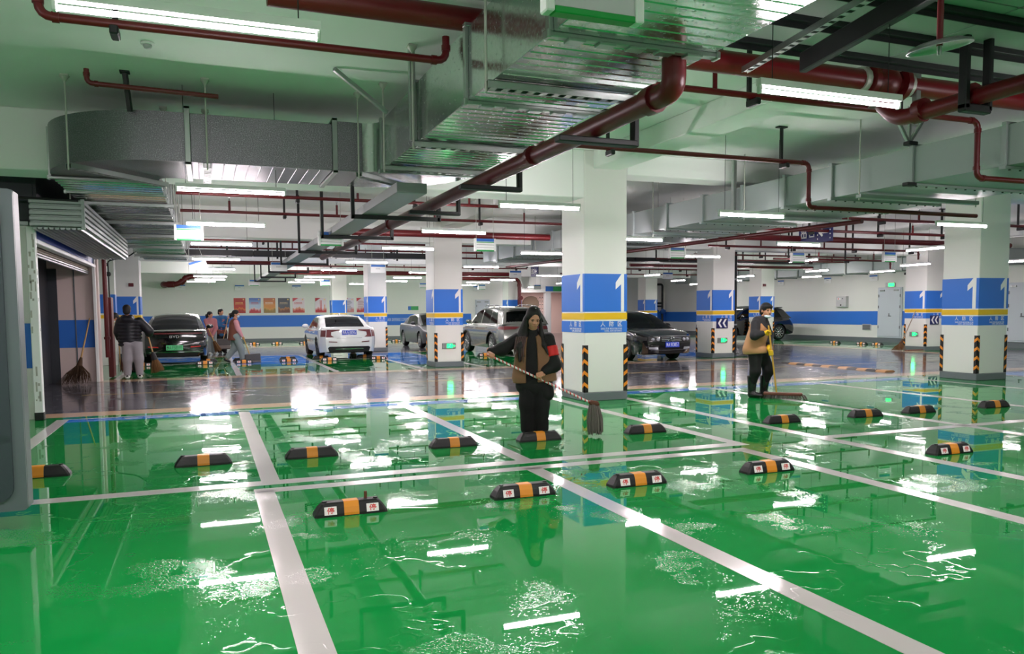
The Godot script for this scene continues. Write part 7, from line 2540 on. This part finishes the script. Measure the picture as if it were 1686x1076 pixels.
func far_pair() -> void:
	for i in 2:
		var pink := i == 0
		var o := person("worker with a bun in a rose jumper, left of the far pair by the wall" if pink else "worker in a blue patterned jacket raising one hand, right of the far pair", v3(0.14, 0, -30.8) if pink else v3(0.52, 0, -31.3), 0.0)
		var hy := 1.45 if pink else 1.55
		var hc := v3(0.0, hy, 0.0)
		var HB := tilt(0.1, 0.9 if pink else 0.8, 0.0)
		var neck := v3(-0.02, hy - 0.16, 0)
		var sy := hy - 0.22
		var e1 := v3(-0.08, sy - 0.26, 0.2) if pink else v3(0.2, sy - 0.16, 0.12)
		var w1 := v3(0.02, sy - 0.42, 0.3) if pink else v3(0.25, sy + 0.1, 0.16)
		var top := v3(-0.14, 1.1, 0.34) if pink else v3(0.26, 1.42, 0.24)
		var low := v3(0.1, 0.5, 0.38) if pink else v3(0.05, 0.55, 0.42)
		var A := (low - top).normalized()
		var g := top + A * (0.2 if pink else 0.08)
		w1 = g + v3(0.02, -0.02, -0.075)
		var w2 := top + A * 0.48 + v3(0.03, 0.02, -0.07)
		var b := mb()
		var f := flesh(0.05)
		f.cap(v3(0, 0.9, 0), v3(0, sy - 0.05, 0), 0.12, 0.13)
		f.cap(neck, hc + v3(0, -0.06, 0), 0.05, 0.05)
		f.chain([v3(-0.15, sy, 0.03) if pink else v3(0.16, sy, 0.03), e1, w1], [0.05, 0.042, 0.028])
		f.chain([v3(0.15, sy, 0.0) if pink else v3(-0.15, sy, 0.03), (v3(0.18, sy - 0.26, 0.1) if pink else v3(-0.14, sy - 0.27, 0.2)), w2], [0.05, 0.042, 0.028])
		for x in [-0.09, 0.09]:
			f.chain([v3(x, 0.82, 0), v3(x, 0.45, 0.02), v3(x, 0.08, 0)], [0.09, 0.06, 0.045])
		f.build(b, 0.02)
		simple_head(b, hc, HB, neck, 0.011)
		for e in [[g, w1], [top + A * 0.48, w2]]:
			var gf := flesh(0.009)
			grip(gf, e[0], A, 0.013, e[1], 1.0)
			gf.build(b, 0.007)
		obj("body", b, M.skin, o)
		short_hair(o, hc, HB, "hair", pink)
		f = flesh(0.05)
		f.cap(v3(0, 0.78, 0), v3(0, sy - 0.05, 0), 0.17, 0.16)
		f.cap(v3(-0.12, sy, 0), v3(0.12, sy, 0), 0.085, 0.085)
		f.chain([v3(-0.15, sy, 0.03) if pink else v3(0.16, sy, 0.03), e1, w1.lerp(e1, 0.15)], [0.085, 0.07, 0.05])
		f.chain([v3(0.15, sy, 0.0) if pink else v3(-0.15, sy, 0.03), (v3(0.18, sy - 0.26, 0.1) if pink else v3(-0.14, sy - 0.27, 0.2)), w2.lerp(e1, 0.1)], [0.085, 0.07, 0.05])
		var jk := solid(o, "jumper" if pink else "jacket", f, 0.016, "cloth_rose" if pink else "cloth_blue")
		if not pink:
			var rn := RandomNumberGenerator.new()
			rn.seed = 2
			var spots := mb()
			for k in 40:
				var a := rn.randf_range(-1.6, 1.6)
				spots.ball(v3(sin(a) * 0.172, rn.randf_range(0.8, sy - 0.02), cos(a) * 0.172), v3(0.03, 0.022, 0.012), 7, 5, Basis(Vector3.UP, a))
			obj("pattern", spots, M.cloth_rose, jk).set_meta("kind", "stuff")
			obj("apron", mb().box(v3(0, 0.82, 0.0), v3(0.37, 0.2, 0.36), 0.05), M.cloth_brown, o)
		f = flesh(0.05)
		for x in [-0.09, 0.09]:
			f.chain([v3(x, 0.8, 0), v3(x, 0.45, 0.02), v3(x, 0.1, 0)], [0.125, 0.1, 0.08])
		solid(o, "trousers", f, 0.018, "cloth_greygreen" if pink else "cloth_trousers")
		for x in [-0.09, 0.09]:
			f = flesh(0.02)
			f.cap(v3(x, 0.045, -0.03), v3(x + 0.05, 0.04, 0.14), 0.048, 0.038)
			f.cut(v3(0, -1, 0), v3(0, 0.002, 0))
			solid(o, "shoe", f, 0.013, "shoe_white" if pink else "boot")
		var m := thing("mop" if not pink else "broom", "pale-handled broom held by the worker in the rose jumper" if pink else "wide grey mop held by the worker in the blue jacket", "mop" if not pink else "broom", o.position, 0.0)
		if pink:
			obj("handle", mb().tube([top, low], 0.013, 8), M.pole_yellow, m)
			broom_head(m, low, A, 0.42, 0.13, 12, "straw")
		else:
			obj("handle", mb().tube([top - A * 0.1, low], 0.013, 8), M.bamboo, m)
			obj("board", mb().box(low + v3(-0.02, -0.12, 0.03), v3(0.52, 0.28, 0.07), 0.03), M.mop_board, m)
			obj("fringe", mb().box(low + v3(-0.02, -0.3, 0.06), v3(0.54, 0.14, 0.1), 0.03), M.mop_grey, m)
